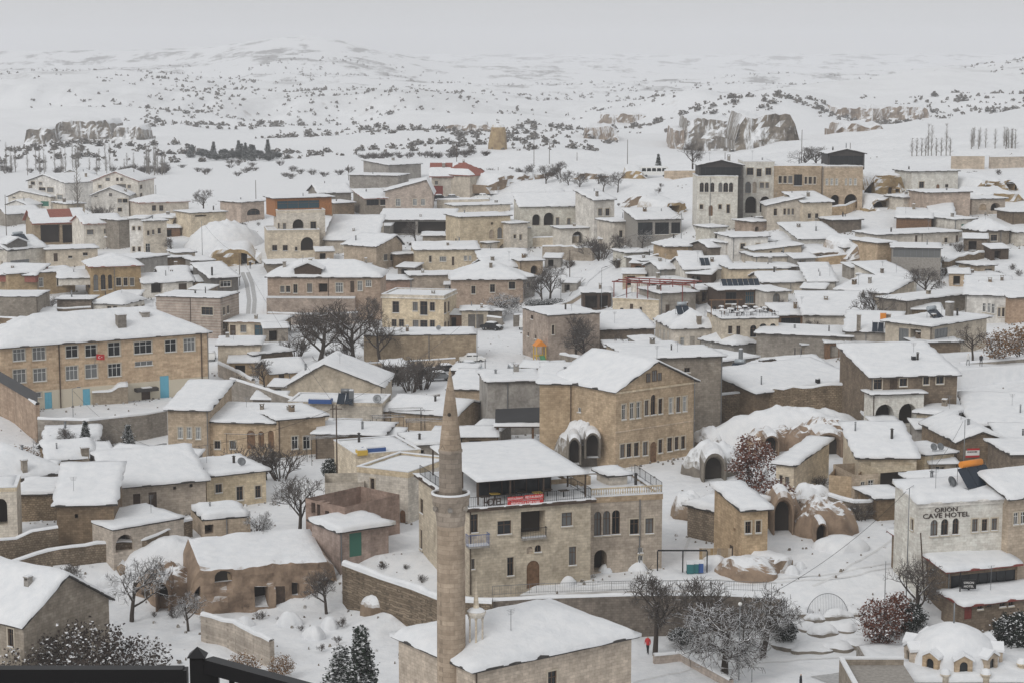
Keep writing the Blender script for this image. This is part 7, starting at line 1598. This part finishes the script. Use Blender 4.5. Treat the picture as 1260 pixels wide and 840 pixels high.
q = MB(); heightfield(q, lines(-30, 30, (), 4, 16), lines(-40, 26, (), 4, 18), lambda u, d: tz - 1.7 - .06 * max(0, -d) - 2.1 * max(0, d - 5) + 1.2 * mnoise.noise(Vector((u * .15, d * .15, 2))) - (1.2 if d > -8 else 0), skirt=lambda u, d: -6); o = q.build('lookout_hill', 'rock_tan'); o['kind'] = 'structure'
# ================================================================ roof stubs, drainpipes and yard clutter
rr = random.Random(21)
for b in HOUSES:
    if not hasattr(b, 'roof') or b.W < 4.5: continue
    near = b.D < 420
    for k in range(rr.choice([0, 1, 1, 2])):
        u, d = b.W * rr.uniform(.12, .88), b.dep * rr.uniform(.15, .8); z = b.rf(u, d)
        if rr.random() < .55:
            q = MB(); r_ = .10 if rr.random() < .5 else .16; h_ = rr.uniform(.7, 1.5); q.tube((u, d, z), (u, d, z + h_), r_, n=7, caps=True); q.tube((u, d, z + h_ + .08), (u, d, z + h_ + .2), r_ * 1.7, .02, n=7, caps=True); q.build('stove_pipe', 'metal_grey' if rr.random() < .4 else 'roof_dark', b.roof)
        else:
            q = MB(); w_ = rr.uniform(.22, .34); h_ = rr.uniform(.6, 1.2); q.box(u - w_, d - w_, z - .2, u + w_, d + w_, z + h_); q.box(u - w_ - .05, d - w_ - .05, z + h_ + .25, u + w_ + .05, d + w_ + .05, z + h_ + .33)
            for sx in (-1, 1): q.box(u + sx * w_ * .8 - .04, d - w_, z + h_, u + sx * w_ * .8 + .04, d + w_, z + h_ + .25)
            c = q.build('chimney', rr.choice(['grey_stone', 'brown', 'concrete']), b.roof); q = MB(); q.box(u - w_, d - w_, z + h_ + .335, u + w_, d + w_, z + h_ + .45); q.build('snow_cap', 'snow', c)
    if near and rr.random() < .45:
        u, d = b.W * rr.uniform(.15, .85), b.dep * rr.uniform(.2, .7); z = b.rf(u, d); h_ = rr.uniform(1.6, 2.8); q = MB(); q.tube((u, d, z), (u, d, z + h_), .025, n=4)
        for i in range(4): q.tube((u - .4 + .05 * i, d, z + h_ - .12 * i), (u + .4 - .05 * i, d, z + h_ - .12 * i), .014, n=3)
        q.build('aerial', 'metal_grey', b.roof)
    if near and rr.random() < .6:
        u = rr.choice([.12, b.W - .12, b.W * rr.uniform(.3, .7)]); q = MB(); q.tube((u, -.09, 0), (u, -.09, b.H), .055, n=6); q.build('drainpipe', rr.choice(['wood_dark', 'metal_grey']), b.root, b.m0)
GL = 'lean-to sheds among the houses'
CUT = (' with ', ' beside ', ' under ', ' above ', ' behind ', ' between ', ' at ', ' below ', ' left ', ' right ', ' before ', ' near ', ' joined ', ' in ', ' on ', ' over ', ' half ', ' by ', ' of ', ' among ')
def core(lb):
    k = min([lb.find(c) for c in CUT if lb.find(c) > 12] + [len(lb)]); return ' '.join(lb[:k].replace(',', '').split()[:8])
def beside(p):
    b = min((h for h in HOUSES if h.root.get('label')), key=lambda h: (h.rmat.translation - p).length); return core(b.root['label'])
def lean(px, py, w_, d_, h_, mat, yaw=0):
    p = gp(px, py); o = empty('lean_to', p, R(yaw)); tag(o, {'wood_dark': 'dark timber', 'wood': 'brown timber', 'rubble': 'rubble', 'concrete': 'concrete', 'grey_plaster': 'grey plastered', 'brown': 'brown stone', 'grey_stone': 'grey stone', 'tan': 'tan stone'}[mat] + ' lean-to shed beside the ' + beside(p), 'shed', GL); q = MB(); P = lambda u, v, d: Vector((u - w_ / 2, d, v)); wall_face(q, P, w_, -1, h_, [(w_ * .2, .05, w_ * .55, h_ * .8, 'o')])
    q.poly([(-w_ / 2, 0, -1), (-w_ / 2, 0, h_), (-w_ / 2, d_, h_ + .5), (-w_ / 2, d_, -1)]); q.poly([(w_ / 2, 0, -1), (w_ / 2, d_, -1), (w_ / 2, d_, h_ + .5), (w_ / 2, 0, h_)]); q.poly([(w_ / 2, d_, -1), (-w_ / 2, d_, -1), (-w_ / 2, d_, h_ + .5), (w_ / 2, d_, h_ + .5)]); q.build('wall', [mat, 'inside'], o)
    q = MB(); f = lambda u, d: h_ + .5 * d / d_; heightfield(q, [-w_ / 2 - .3, w_ / 2 + .3], [-.35, d_ + .2], lambda u, d: f(u, d) + .09, smooth=False, skirt=f); r_ = q.build('roof', 'roof_dark', o)
    q = MB(); heightfield(q, lines(-w_ / 2 - .33, w_ / 2 + .33, (), .5, 10), lines(-.4, d_ + .2, (), .5, 8), lambda u, d: f(u, d) + .26 + .1 * mnoise.noise(Vector((u + px, d, py))), skirt=lambda u, d: f(u, d) + .06); q.build('snow_cover', 'snow', r_)
MT = ['wood_dark', 'brown', 'grey_stone', 'wood', 'rubble', 'concrete', 'grey_plaster', 'tan']
for i, (x, y, w_) in enumerate([(420,545,4),(470,560,4),(545,560,3.5),(560,525,4),(590,560,4),(600,548,4.5),(345,490,3.5),(300,462,4),(285,452,3),(330,510,4),(150,586,4),(40,598,4),(120,578,3.5),(220,585,3.5),(490,470,4),(450,478,4),(570,470,4),(655,470,4),(690,470,3.5),(720,436,4),(760,440,4),(800,440,3.5),(870,460,4),(880,480,4),(900,500,4),(960,512,4),(1000,440,4),(1030,440,3.5),(1060,440,4),(1120,440,4),(1150,545,4),(1095,545,4),(1110,588,4),(1060,570,3.5),(1160,590,4),(840,470,4),(245,372,4),(160,376,4),(60,398,4),(20,412,4),(120,402,4),(210,404,3.5),(340,420,4),(560,404,3.5),(500,340,4),(560,362,4),(700,360,4),(780,352,4),(860,352,4),(870,372,4),(1000,372,4),(1080,378,4),(1140,398,4),(990,332,4),(1060,342,4),(1180,352,4),(1230,320,4),(1200,310,4),(850,330,4),(790,340,4),(640,360,4),(680,330,4),(440,340,4),(400,322,4),(150,332,4),(240,345,4),(70,345,4),(210,292,4),(140,305,4),(470,292,4),(620,310,4),(745,305,4)]): lean(x, y, w_ * rr.uniform(.7, 1.2), rr.uniform(2.5, 4), rr.uniform(1.8, 2.6), MT[i % 8], rr.uniform(-25, 25))
# woodpiles and rails of the junk terraces
for i, (x, y) in enumerate([(430,556),(455,560),(480,548),(500,540),(525,545),(540,535),(405,575),(290,560),(300,566)]):
    p = gp(x, y - 4); o = empty('pipe_frame', p, rr.uniform(-.4, .4)); tag(o, 'thin pipe frame with snow dusted slats on the cluttered terraces', 'frame', 'pipe frames on the cluttered terraces'); w_ = rr.uniform(3, 5); h_ = rr.uniform(2.4, 3.6)
    for u in (-w_ / 2, w_ / 2):
        for d in (0, 2.6): q = MB(); q.tube((u, d, -1), (u, d, h_), .035, n=5); q.build('post', 'metal_black', o)
    for d in (0, .65, 1.3, 1.95, 2.6): q = MB(); q.tube((-w_ / 2 - .3, d, h_), (w_ / 2 + .3, d, h_ + rr.uniform(-.15, .15)), .035, n=5); q.build('slat', 'bark_snowy', o)
# ================================================================ ruts, stones, cables
for pts in ([(640,722),(760,716),(860,714),(960,712),(1060,700),(1110,690)], [(640,728),(760,721),(860,719),(960,716),(1060,706),(1110,697)], [(1000,720),(1040,700),(1090,670),(1108,655)], [(600,470),(604,445),(600,412)], [(611,470),(614,445),(606,412)], [(620,468),(624,440),(612,410)], [(780,838),(850,822),(960,812),(1060,806)], [(880,600),(856,640),(838,690)]): ribbon('wheel_rut', pts, .32, 'rut', .025, 'shallow wheel rut pressed into the snow')
r3 = random.Random(31); mb = MB()
def stone_bit(x, y, s):
    z = gz(x, y) + .1; t = r3.random() * 6.28; c, d = math.cos(t) * s, math.sin(t) * s; h_ = s * r3.uniform(.2, .8)
    b = [(x + c, y + d * .8, z - .2), (x - d * .9, y + c, z - .2), (x - c * .8, y - d, z - .2), (x + d, y - c * .9, z - .2)]; tp = (x + .2 * c, y + .2 * d, z + h_)
    tq = [(px * .45 + tp[0] * .55, py * .45 + tp[1] * .55, z + h_ * r3.uniform(.7, 1.0)) for px, py, pz in b]
    for k in range(4): mb.poly([b[k], b[(k + 1) % 4], tq[(k + 1) % 4], tq[k]])
    mb.poly(tq)
for b in HOUSES:                                 # loose stones and weeds along the foot of the walls
    if b.D > 520: continue
    for k in range(int(b.W * 1.6)):
        u = r3.uniform(-1, b.W + 1); d = -abs(r3.gauss(.3, 1.1)) - .1; p = b.mat @ Vector((u, d, 0)); stone_bit(p.x, p.y, r3.uniform(.1, .34))
for k in range(2600):
    y = 170 + 380 * r3.random() ** 1.3; a = r3.uniform(-20, 1280); x = (a - 630) / FP * y
    if fbm(np.array(x / 14.), np.array(y / 14.), 55, 2) > .02: stone_bit(x, y, r3.uniform(.06, .26))
o = mb.build('loose_stones', 'rock_grey'); o['kind'] = 'stuff'; o['label'] = 'loose stones and clods poking through the snow'
def cable(label, a, c, sag=1.2):
    a = Vector(a); c = Vector(c); q = MB(); n_ = 16; P = [a.lerp(c, i / n_) - Vector((0, 0, sag * 4 * (i / n_) * (1 - i / n_))) for i in range(n_ + 1)]
    for p, r_ in zip(P[:-1], P[1:]): q.tube(p, r_, .022, n=3)
    o = q.build('power_cable', 'metal_black'); tag(o, label, 'cable')
def ptop(x, yb, yt): g = gp(x, yb); return on_y(x, yt, g.y)
K9 = [((415,600,500),(190,590,552),'sagging cable from the dark utility pole to the curved lamp'), ((415,600,500),(587,450,382),'long cable from the dark utility pole to the yard corner pole'), ((1115,738,602),(1185,592,518),'cable running from the cave hotel pole to the gabled house'), ((1115,738,604),(909,836,748),'cable from the cave hotel pole to the steel lamp post'), ((701,342,309),(838,310,263),'cable across the lane to the glazed shed pole'), ((587,450,382),(701,342,310),'cable over the square towards the winding lane'), ((295,352,313),(249,314,273),'cable from the street head to the snow slope'), ((295,352,313),(415,600,502),'cable following the street down to the terraces'), ((740,383,331),(838,310,264),'cable above the red steel frame'), ((90,512,480),(190,590,550),'cable crossing under the school yard')]
for p, c, lb in K9: cable(lb, ptop(*p), ptop(*c))
rr = random.Random(77)
for i, (x, y) in enumerate([(385,420),(352,455),(405,440),(428,438),(450,430),(475,462),(495,466),(512,458),(530,466),(462,480),(440,486),(300,480),(560,500),(600,508),(640,500),(690,500),(760,452),(820,470),(870,520),(890,470),(930,500),(760,330),(700,330),(810,318),(870,340),(655,396),(590,400),(545,372),(520,345),(360,336),(230,336),(160,344),(60,380),(100,396),(150,400),(340,452),(380,486),(250,560),(180,572),(60,560),(1060,490),(1010,600),(980,600),(1060,640),(1120,640),(1150,470),(1200,560),(1240,420),(1110,420),(1000,410),(960,380),(1080,360),(1160,340),(1220,350),(1180,310),(1100,340)]):
    T_ = plant('shrub%d' % (i % 3), 'leafless brown shrub in the yard beside the ' + beside(gp(x, y)), x, y, .55 + .5 * rr.random(), 'bush', 'bare_shrub', 'leafless yard shrubs')
# ================================================================ trees and shrubs in town
T = plant
T('spreading0', 'broad spreading tree with snow on every branch below the promenade', 892, 828, 1.0, sxy=1.05)
T('spreading1', 'second snowy tree behind the broad spreading one', 938, 806, .9)
T('tree2', 'dark bare tree against the retaining wall near the mosque', 806, 804, 1.1, sxy=.95)
T('tree3', 'thin bare tree at the end of the retaining wall', 858, 800, .9)
T('redleaf', 'rounded tree with dry red brown leaves beside the rock garden', 1083, 800, .95, name='leafy_tree')
T('redleaf1', 'small reddish tree leaning on the restaurant pavilion', 1102, 782, 1.0, name='leafy_tree')
T('evergreen', 'dark evergreen bush with snow patches beside the bath house', 1250, 806, 1.1, 'bush', 'evergreen_bush')
T('evergreen', 'dark evergreen hedge bush behind the red brown tree', 1120, 778, .75, 'bush', 'evergreen_bush')
T('evergreen', 'low dark evergreen beside the snowy tree trunk', 965, 792, .6, 'bush', 'evergreen_bush')
T('evergreen', 'dark shrub at the base of the spreading snowy tree', 840, 792, .4, 'bush', 'evergreen_bush', sxy=.7)
T('tree4', 'bare tree with snow rime against the pavilion wall', 1128, 766, .8)
T('conifer', 'dark green conifer left of the minaret foot', 445, 880, 1.05, name='conifer', sxy=1.1)
T('conifer', 'smaller conifer leaning against the tall dark one', 420, 872, .75, name='conifer', sxy=1.2)
T('darkbush', 'large dark brown bush behind the terrace railing', 108, 850, 1.75, 'bush', 'leafy_bush', sxy=1.75)
T('darkbush', 'dark bush with snowy twigs beside the corner house', 165, 850, 1.35, 'bush', 'leafy_bush', sxy=1.5)
T('darkbush', 'dark bush under the corner house eave', 52, 852, 1.4, 'bush', 'leafy_bush', sxy=1.5)
T('rust', 'rust brown shrub beside the pale block wall', 300, 838, .7, 'bush', 'leafy_bush')
T('rust', 'brown shrub at the end of the pale block wall', 345, 835, .6, 'bush', 'leafy_bush')
T('tree0', 'bare garden tree before the brown rock ledge', 162, 764, .85)
T('tree1', 'small bare tree in the snowy cave garden', 232, 775, .5)
T('tree2', 'low bare tree beside the garden wall', 84, 748, .6)
T('tree3', 'crooked bare tree at the cave opening', 402, 755, .6)
T('tree4', 'thin bare tree on the slope of the ruined yard', 368, 655, .8)
T('tree1', 'stunted snowy tree beside the ruined hut', 318, 672, .5)
T('shrub0', 'brown bare shrub below the three arched doors', 300, 585, 1.5, 'bush', 'bare_shrub')
T('shrub1', 'bare shrub under the two white windows', 345, 590, 1.7, 'bush', 'bare_shrub')
T('tree4', 'pale bare tree rising from the shrubs under the tan house', 328, 590, .6)
T('evergreen', 'snow laden evergreen left of the cream terrace house', 410, 590, .7, 'bush', 'evergreen_bush')
T('rust', 'rust leaved shrub at the cream terrace house wall', 480, 608, .9, 'bush', 'leafy_bush')
T('redleaf', 'large dark tree with purple brown leaves right of the mansion', 925, 606, 1.25, name='leafy_tree', sxy=1.35)
T('redleaf1', 'dark snowy shrub under the purple brown tree', 955, 630, .9, 'bush', 'leafy_bush', sxy=1.2)
T('evergreen', 'dark creeper bush in the lane below the purple brown tree', 968, 640, .7, 'bush', 'evergreen_bush')
T('rust', 'rust coloured shrub right of the standing person', 0, 0, 1.2, 'bush', 'leafy_bush', sxy=1.4, pos=on_z(1230, 445, zt_))
T('rust', 'rust coloured shrub at the right edge of the terrace', 0, 0, 1.3, 'bush', 'leafy_bush', sxy=1.4, pos=on_z(1256, 441, zt_))
T('walnut1', 'dense grey bare tree beside the upturned roof house', 0, 0, .42, sxy=.4, pos=on_z(1197, 443, zt_))
T('tree3', 'bare tree between broad low house and corner house', 1068, 410, .95)
T('tree4', 'snowy thicket tree under the glazed restaurant', 1138, 372, .8, sxy=1.1)
T('tree2', 'bare tree at the glazed restaurant foot', 1120, 360, .6)
T('walnut0', 'tall bare walnut tree in the yard by the café pavilion', 392, 452, .95, sxy=1.05)
T('walnut1', 'tall bare walnut tree with two leaders behind the cream gable', 437, 462, 1.05, sxy=1.0)
T('walnut0', 'bare walnut tree close to the townhouse', 468, 448, .7)
T('shrub2', 'thick bare hedge before the ochre yard wall', 520, 478, 2.0, 'bush', 'bare_shrub')
T('shrub0', 'bare hedge shrub beside the snow buried cars', 505, 482, 1.8, 'bush', 'bare_shrub')
T('shrub1', 'bare hedge shrub left of the ochre yard', 485, 474, 1.7, 'bush', 'bare_shrub')
T('shrub2', 'brown hedge shrub behind the cream gable', 420, 470, 1.8, 'bush', 'bare_shrub')
T('shrub1', 'brown hedge shrub by the café pavilion terrace', 365, 440, 1.6, 'bush', 'bare_shrub')
T('shrub0', 'brown shrub under the long two level house', 400, 410, 1.8, 'bush', 'bare_shrub')
T('shrub1', 'brown shrub below the porch terrace', 430, 405, 1.8, 'bush', 'bare_shrub')
T('shrub2', 'brown shrub before the long house garden wall', 375, 408, 1.6, 'bush', 'bare_shrub')
T('tree3', 'bare fruit tree between porch house and townhouse', 455, 405, .8)
T('spreading0', 'low spreading tree frosted with snow before the hipped house', 612, 392, .75, sxy=1.05)
T('tree4', 'bare tree behind the dark hedge of the lane', 676, 374, 1.0)
T('tree2', 'second bare tree by the lane corner', 668, 376, .8)
T('evergreen', 'dark clipped hedge at the lane corner', 660, 378, .4, 'bush', 'evergreen_bush', sxy=1.2)
T('evergreen', 'dark clipped hedge beside the two bare lane trees', 682, 377, .4, 'bush', 'evergreen_bush', sxy=1.2)
T('tree3', 'bare forked tree before the pinkish corner house', 708, 446, 1.05, sxy=1.0)
T('tree2', 'bare tree leaning over the playground wall', 722, 448, .9)
T('shrub0', 'snowy shrub beside the low thick roofed house', 770, 434, 1.3, 'bush', 'bare_shrub')
T('shrub1', 'grey thicket before the small beige house', 740, 320, 1.8, 'bush', 'bare_shrub')
T('shrub2', 'grey thicket below the tower house', 725, 318, 1.8, 'bush', 'bare_shrub')
T('tree2', 'bare tree beside the small beige house', 762, 322, .8)
T('tree0', 'bare snowy tree before the glazed shed', 790, 308, .6)
T('tree2', 'thin bare tree before the open barn', 512, 300, .7)
T('tree4', 'round bare tree on the skyline left of the hotel tower', 852, 212, 1.0)
T('conifer', 'small snowy fir beside the minibus', 810, 212, .65, name='conifer')
T('tree3', 'bare bush tree behind the wide tan hotel', 992, 208, .7, sxy=1.1)
T('tree4', 'bare bush tree beside the glass roof room', 1005, 207, .7, sxy=1.1)
T('conifer', 'snow laden fir under the school retaining wall', 106, 560, .62, name='conifer')
T('conifer', 'snowy fir left of the tan stone house', 158, 556, .5, name='conifer', sxy=.7)
T('tree2', 'bare tree against the school retaining wall', 85, 558, .5)
T('rust', 'rusty shrub on the slope below the school wall', 22, 574, .7, 'bush', 'leafy_bush', sxy=1.4)
T('tree2', 'small dark tree by the picnic tables', 130, 572, .5)
T('tree3', 'twisted snowy tree by the school lane garden', 326, 478, .6)
T('tree4', 'bare tree on the skyline behind the snow slope', 250, 262, .8)
T('poplar0', 'tall brown poplar trunk between the apartment blocks', 96, 272, .75, sxy=1.3)
T('shrub1', 'bare shrubs below the apartment balconies', 125, 272, 1.8, 'bush', 'bare_shrub')
T('tree2', 'bare trees beside the green awning', 212, 312, .5)
rr = random.Random(11)
# bare trees and shrubs scattered over yards, look-alikes
for i, (x, y) in enumerate([(640,226),(654,224),(672,230),(688,226),(700,232),(714,236),(735,232),(742,236),(760,236),(690,222),(628,222),(604,226)]):
    T('tree%d' % (2 + i % 3), 'small bare tree on the snowy bank above the arcade', x, y, .45 + .3 * rr.random(), group='bare trees on the bank')
for i, (x, y) in enumerate([(15,742),(40,752),(110,757),(190,758),(215,760),(255,768),(300,750),(320,762),(345,765),(370,775),(420,770),(450,778),(395,800),(415,790),(500,700),(520,716),(470,700),(180,735),(130,740),(280,690),(330,690),(350,680),(390,690),(225,700),(240,680)]):
    T('scrubby', 'leafless scrub poking through the snow of the ruined gardens', x, y, .3 + .35 * rr.random(), 'bush', 'bare_shrub', 'scrub in the ruined gardens')
for i in range(70):
    x, y = [(rr.uniform(640, 860), rr.uniform(226, 262)), (rr.uniform(1060, 1255), rr.uniform(205, 262)), (rr.uniform(230, 325), rr.uniform(275, 305)), (rr.uniform(1100, 1255), rr.uniform(300, 345)), (rr.uniform(850, 1060), rr.uniform(515, 560))][i % 5]
    T('scrubby', 'low dry scrub showing through snow on the hillside', x, y, .35 + .4 * rr.random(), 'bush', 'bare_shrub', 'scrub on the hillside')
# rows of poplars on the plain
for i in range(46):
    x = rr.choice([rr.uniform(0, 60), rr.uniform(60, 160), rr.uniform(150, 205), rr.uniform(180, 205)]); p = gp(x, 213 + rr.uniform(-4, 4), True)
    T('poplar%d' % (i % 2), 'slim leafless poplar in the row behind the apartment blocks', 0, 0, .55 + .55 * rr.random(), name='poplar', group='poplars on the plain', pos=p, sxy=1.1)
for i, x in enumerate([1122,1128,1134,1139,1142,1146,1152,1158,1164,1169]):
    T('poplar%d' % (i % 2), 'slim leafless poplar in the row on the right field', 0, 0, (.9 if x in (1142, 1146, 1164) else .5) * .8, name='poplar', group='poplars on the right field', pos=gp(x, 192, True), sxy=1.0)
for i in range(14):
    T('poplar%d' % (i % 2), 'small leafless poplar on the ridge at the right', 0, 0, .45, name='poplar', group='poplars on the right ridge', pos=gp(rr.uniform(1195, 1250), 182 + rr.uniform(-2, 2), True), sxy=.9)
for i in range(40):
    T('shrub%d' % (i % 3), 'grey brown brush at the foot of the poplar row', 0, 0, .9 + .9 * rr.random(), 'bush', 'brush', 'brush under the poplar row', pos=gp(rr.choice([rr.uniform(0, 205), rr.uniform(150, 210)]), 213 + rr.uniform(-3, 3), True), sxy=1.5)
# dark planted wood on the plain
for i in range(34):
    x = rr.uniform(230, 345); T('evergreen' if i % 3 else 'conifer', 'dark evergreen of the small wood on the plain', 0, 0, .6 + .5 * rr.random(), name='evergreen_tree', group='small wood on the plain', pos=gp(x, 194 + (x - 230) * .02 + rr.uniform(-3, 3), True), sxy=1.1)
for i in range(40):
    x = rr.uniform(440, 600); T('shrub%d' % (i % 3), 'grey brown thicket at the far field edge', 0, 0, .8 + .7 * rr.random(), 'bush', 'thicket', 'thickets at the far field edge', pos=gp(x, 196 - (x - 440) * .03 + rr.uniform(-2, 2), True), sxy=1.5)
for i in range(26):
    x = rr.uniform(195, 470); T('shrub%d' % (i % 3), 'grey shrub on the snowy field behind the town', 0, 0, .8 + .8 * rr.random(), 'bush', 'field_shrub', 'shrubs on the snowy field', pos=gp(x, 205 + rr.uniform(-6, 22) * (x / 470), True), sxy=1.6)
# single far bushes one can still count
def blob(seed):
    r3 = random.Random(seed); mb = MB(); lf = []
    for k in range(46):
        p = Vector((r3.gauss(0, .42), r3.gauss(0, .42), abs(r3.gauss(.55, .35)))); lf.append(p)
    leaves(mb, r3, lf, .27, 2, .12, .3); return mb.mesh('far_bush_mesh', ['scrub'])
BL = [blob(i) for i in range(4)]
def ztex(x, y): return fbm(np.array(x / 95.), np.array(y / 95.), 77, 3)
cnt = 0; tries = 0; FARB = []
while len(FARB) < 4000 and tries < 90000:
    tries += 1; y = rr.random(); D = 820 * (3600 / 820) ** (y); a = rr.uniform(-40, 1300); x = (a - 630) / FP * D
    n_ = float(ztex(x, D))
    if n_ + rr.uniform(-.15, .15) < .10: continue
    if D < 1050 and rr.random() < (.85 if a > 820 else .6): continue
    FARB.append((x, D, (.62 + 1.0 * rr.random() ** 2) * (1 + D / 4000)))
FA = np.array([(b[0], b[1]) for b in FARB]); FZ = Gfull(FA[:, 0], FA[:, 1])
order = sorted(range(len(FARB)), key=lambda i: -FARB[i][2] / FARB[i][1])
for i in order[:230]:
    x, y, s = FARB[i]; o = link('far_bush', BL[i % 4]); o.location = (x, y, float(FZ[i]) - .1); o.scale = (s * 1.25, s * 1.25, s); o.rotation_euler = (0, 0, i); tag(o, 'dark bush dotting the snowy hills beyond the town', 'bush', 'bushes on the snowy hills')
mb = MB(); base = []
r3 = random.Random(8)
for i in order[230:]:
    x, y, s = FARB[i]; z = float(FZ[i])
    for k in range(9):
        q = Vector((x + r3.gauss(0, .42) * s, y + r3.gauss(0, .42) * s, z + abs(r3.gauss(.4, .35)) * s)); t = r3.random() * 6.28; u = Vector((math.cos(t), math.sin(t), r3.uniform(-.3, .3))) * s * .42; v = Vector((r3.uniform(-.4, .4), r3.uniform(-.4, .4), 1)) * s * .36
        mb.poly([q - u - v * .6, q + u - v * .6, q + u * .6 + v, q - u * .6 + v])
o = mb.build('distant_scrub', 'scrub'); o['kind'] = 'stuff'; o['label'] = 'distant scrub speckling the far white hills'
# the lone rock chimney on the plain
pf = gp(613, 184, True); q = MB(); hh = 30 * pf.y / FP; q.lathe([(4.4, -2), (4.0, hh * .2), (3.5, hh * .6), (3.0, hh * .9), (2.4, hh), (0, hh + .3)], 14)
q.v = [(x * (1 + .18 * mnoise.noise(Vector((x * .4, y * .4, z * .2)))), y * (1 + .18 * mnoise.noise(Vector((x * .4, y * .4, z * .2 + 4)))), z) for x, y, z in q.v]
o = q.build('rock_chimney', 'rock_ochre'); o.location = pf; tag(o, 'lone pale rock pillar standing on the far plain', 'rock pillar')

FC = dict(full=True, step=1.5, amp=2.4, frq=.26, slope=.02, yaw=0, tpw=.12)
cliff('dark rugged cliff of the ravine beyond the hotel tower', 838, 152, 908, 143, 186, 40, (), 'rock_cliff', **FC)
cliff('pale grooved cliff continuing the ravine wall', 905, 143, 985, 147, 178, 40, (), 'rock_cliff', **FC)
cliff('upper brown cliff band on the right hill', 1025, 135, 1080, 132, 149, 40, (), 'rock_far', **FC)
cliff('grooved cliff band beside the upper brown cliff', 1078, 131, 1148, 134, 148, 40, (), 'rock_far', **FC)
cliff('small rock band below the upper cliffs', 1030, 156, 1090, 152, 162, 25, (), 'rock_far', **FC)
cliff('eroded cliff at the left plateau foot', 62, 150, 140, 150, 172, 40, (), 'rock_cliff', **FC)
cliff('eroded cliff at the far left of the plateau', 28, 160, 66, 158, 178, 30, (), 'rock_cliff', **FC)
cliff('broken cliff right of the eroded plateau foot', 136, 153, 178, 160, 172, 30, (), 'rock_cliff', **FC)
cliff('low brown rock band behind the lone pillar', 545, 155, 606, 153, 161, 25, (), 'rock_far', **FC)
cliff('brown ravine bank right of the lone pillar', 718, 158, 762, 156, 172, 30, (), 'rock_far', **FC)
cliff('brown ravine bank with shrubs above it', 736, 142, 800, 140, 152, 30, (), 'rock_far', **FC)
cliff('rust brown bank at the ravine mouth', 824, 162, 846, 158, 184, 30, (), 'rock_far', **FC)
# ================================================================ haze in the air over the plain
q = MB(); q.box(-4700, -60, -12, 4700, 9500, 190); q.f = [tuple(reversed(f)) if False else f for f in q.f]
hz = q.build('haze', []); hz['kind'] = 'stuff'; hz['label'] = 'thin winter haze over the plain'
m_ = bpy.data.materials.new('haze_air'); m_.use_nodes = True; nn = m_.node_tree; nn.nodes.clear()
pv = nn.nodes.new('ShaderNodeVolumePrincipled'); pv.inputs['Color'].default_value = (.95, .965, 1, 1); pv.inputs['Density'].default_value = 0.00017; pv.inputs['Anisotropy'].default_value = 0.0
mo = nn.nodes.new('ShaderNodeOutputMaterial'); nn.links.new(pv.outputs[0], mo.inputs['Volume']); hz.data.materials.append(m_)
bpy.context.view_layer.update()
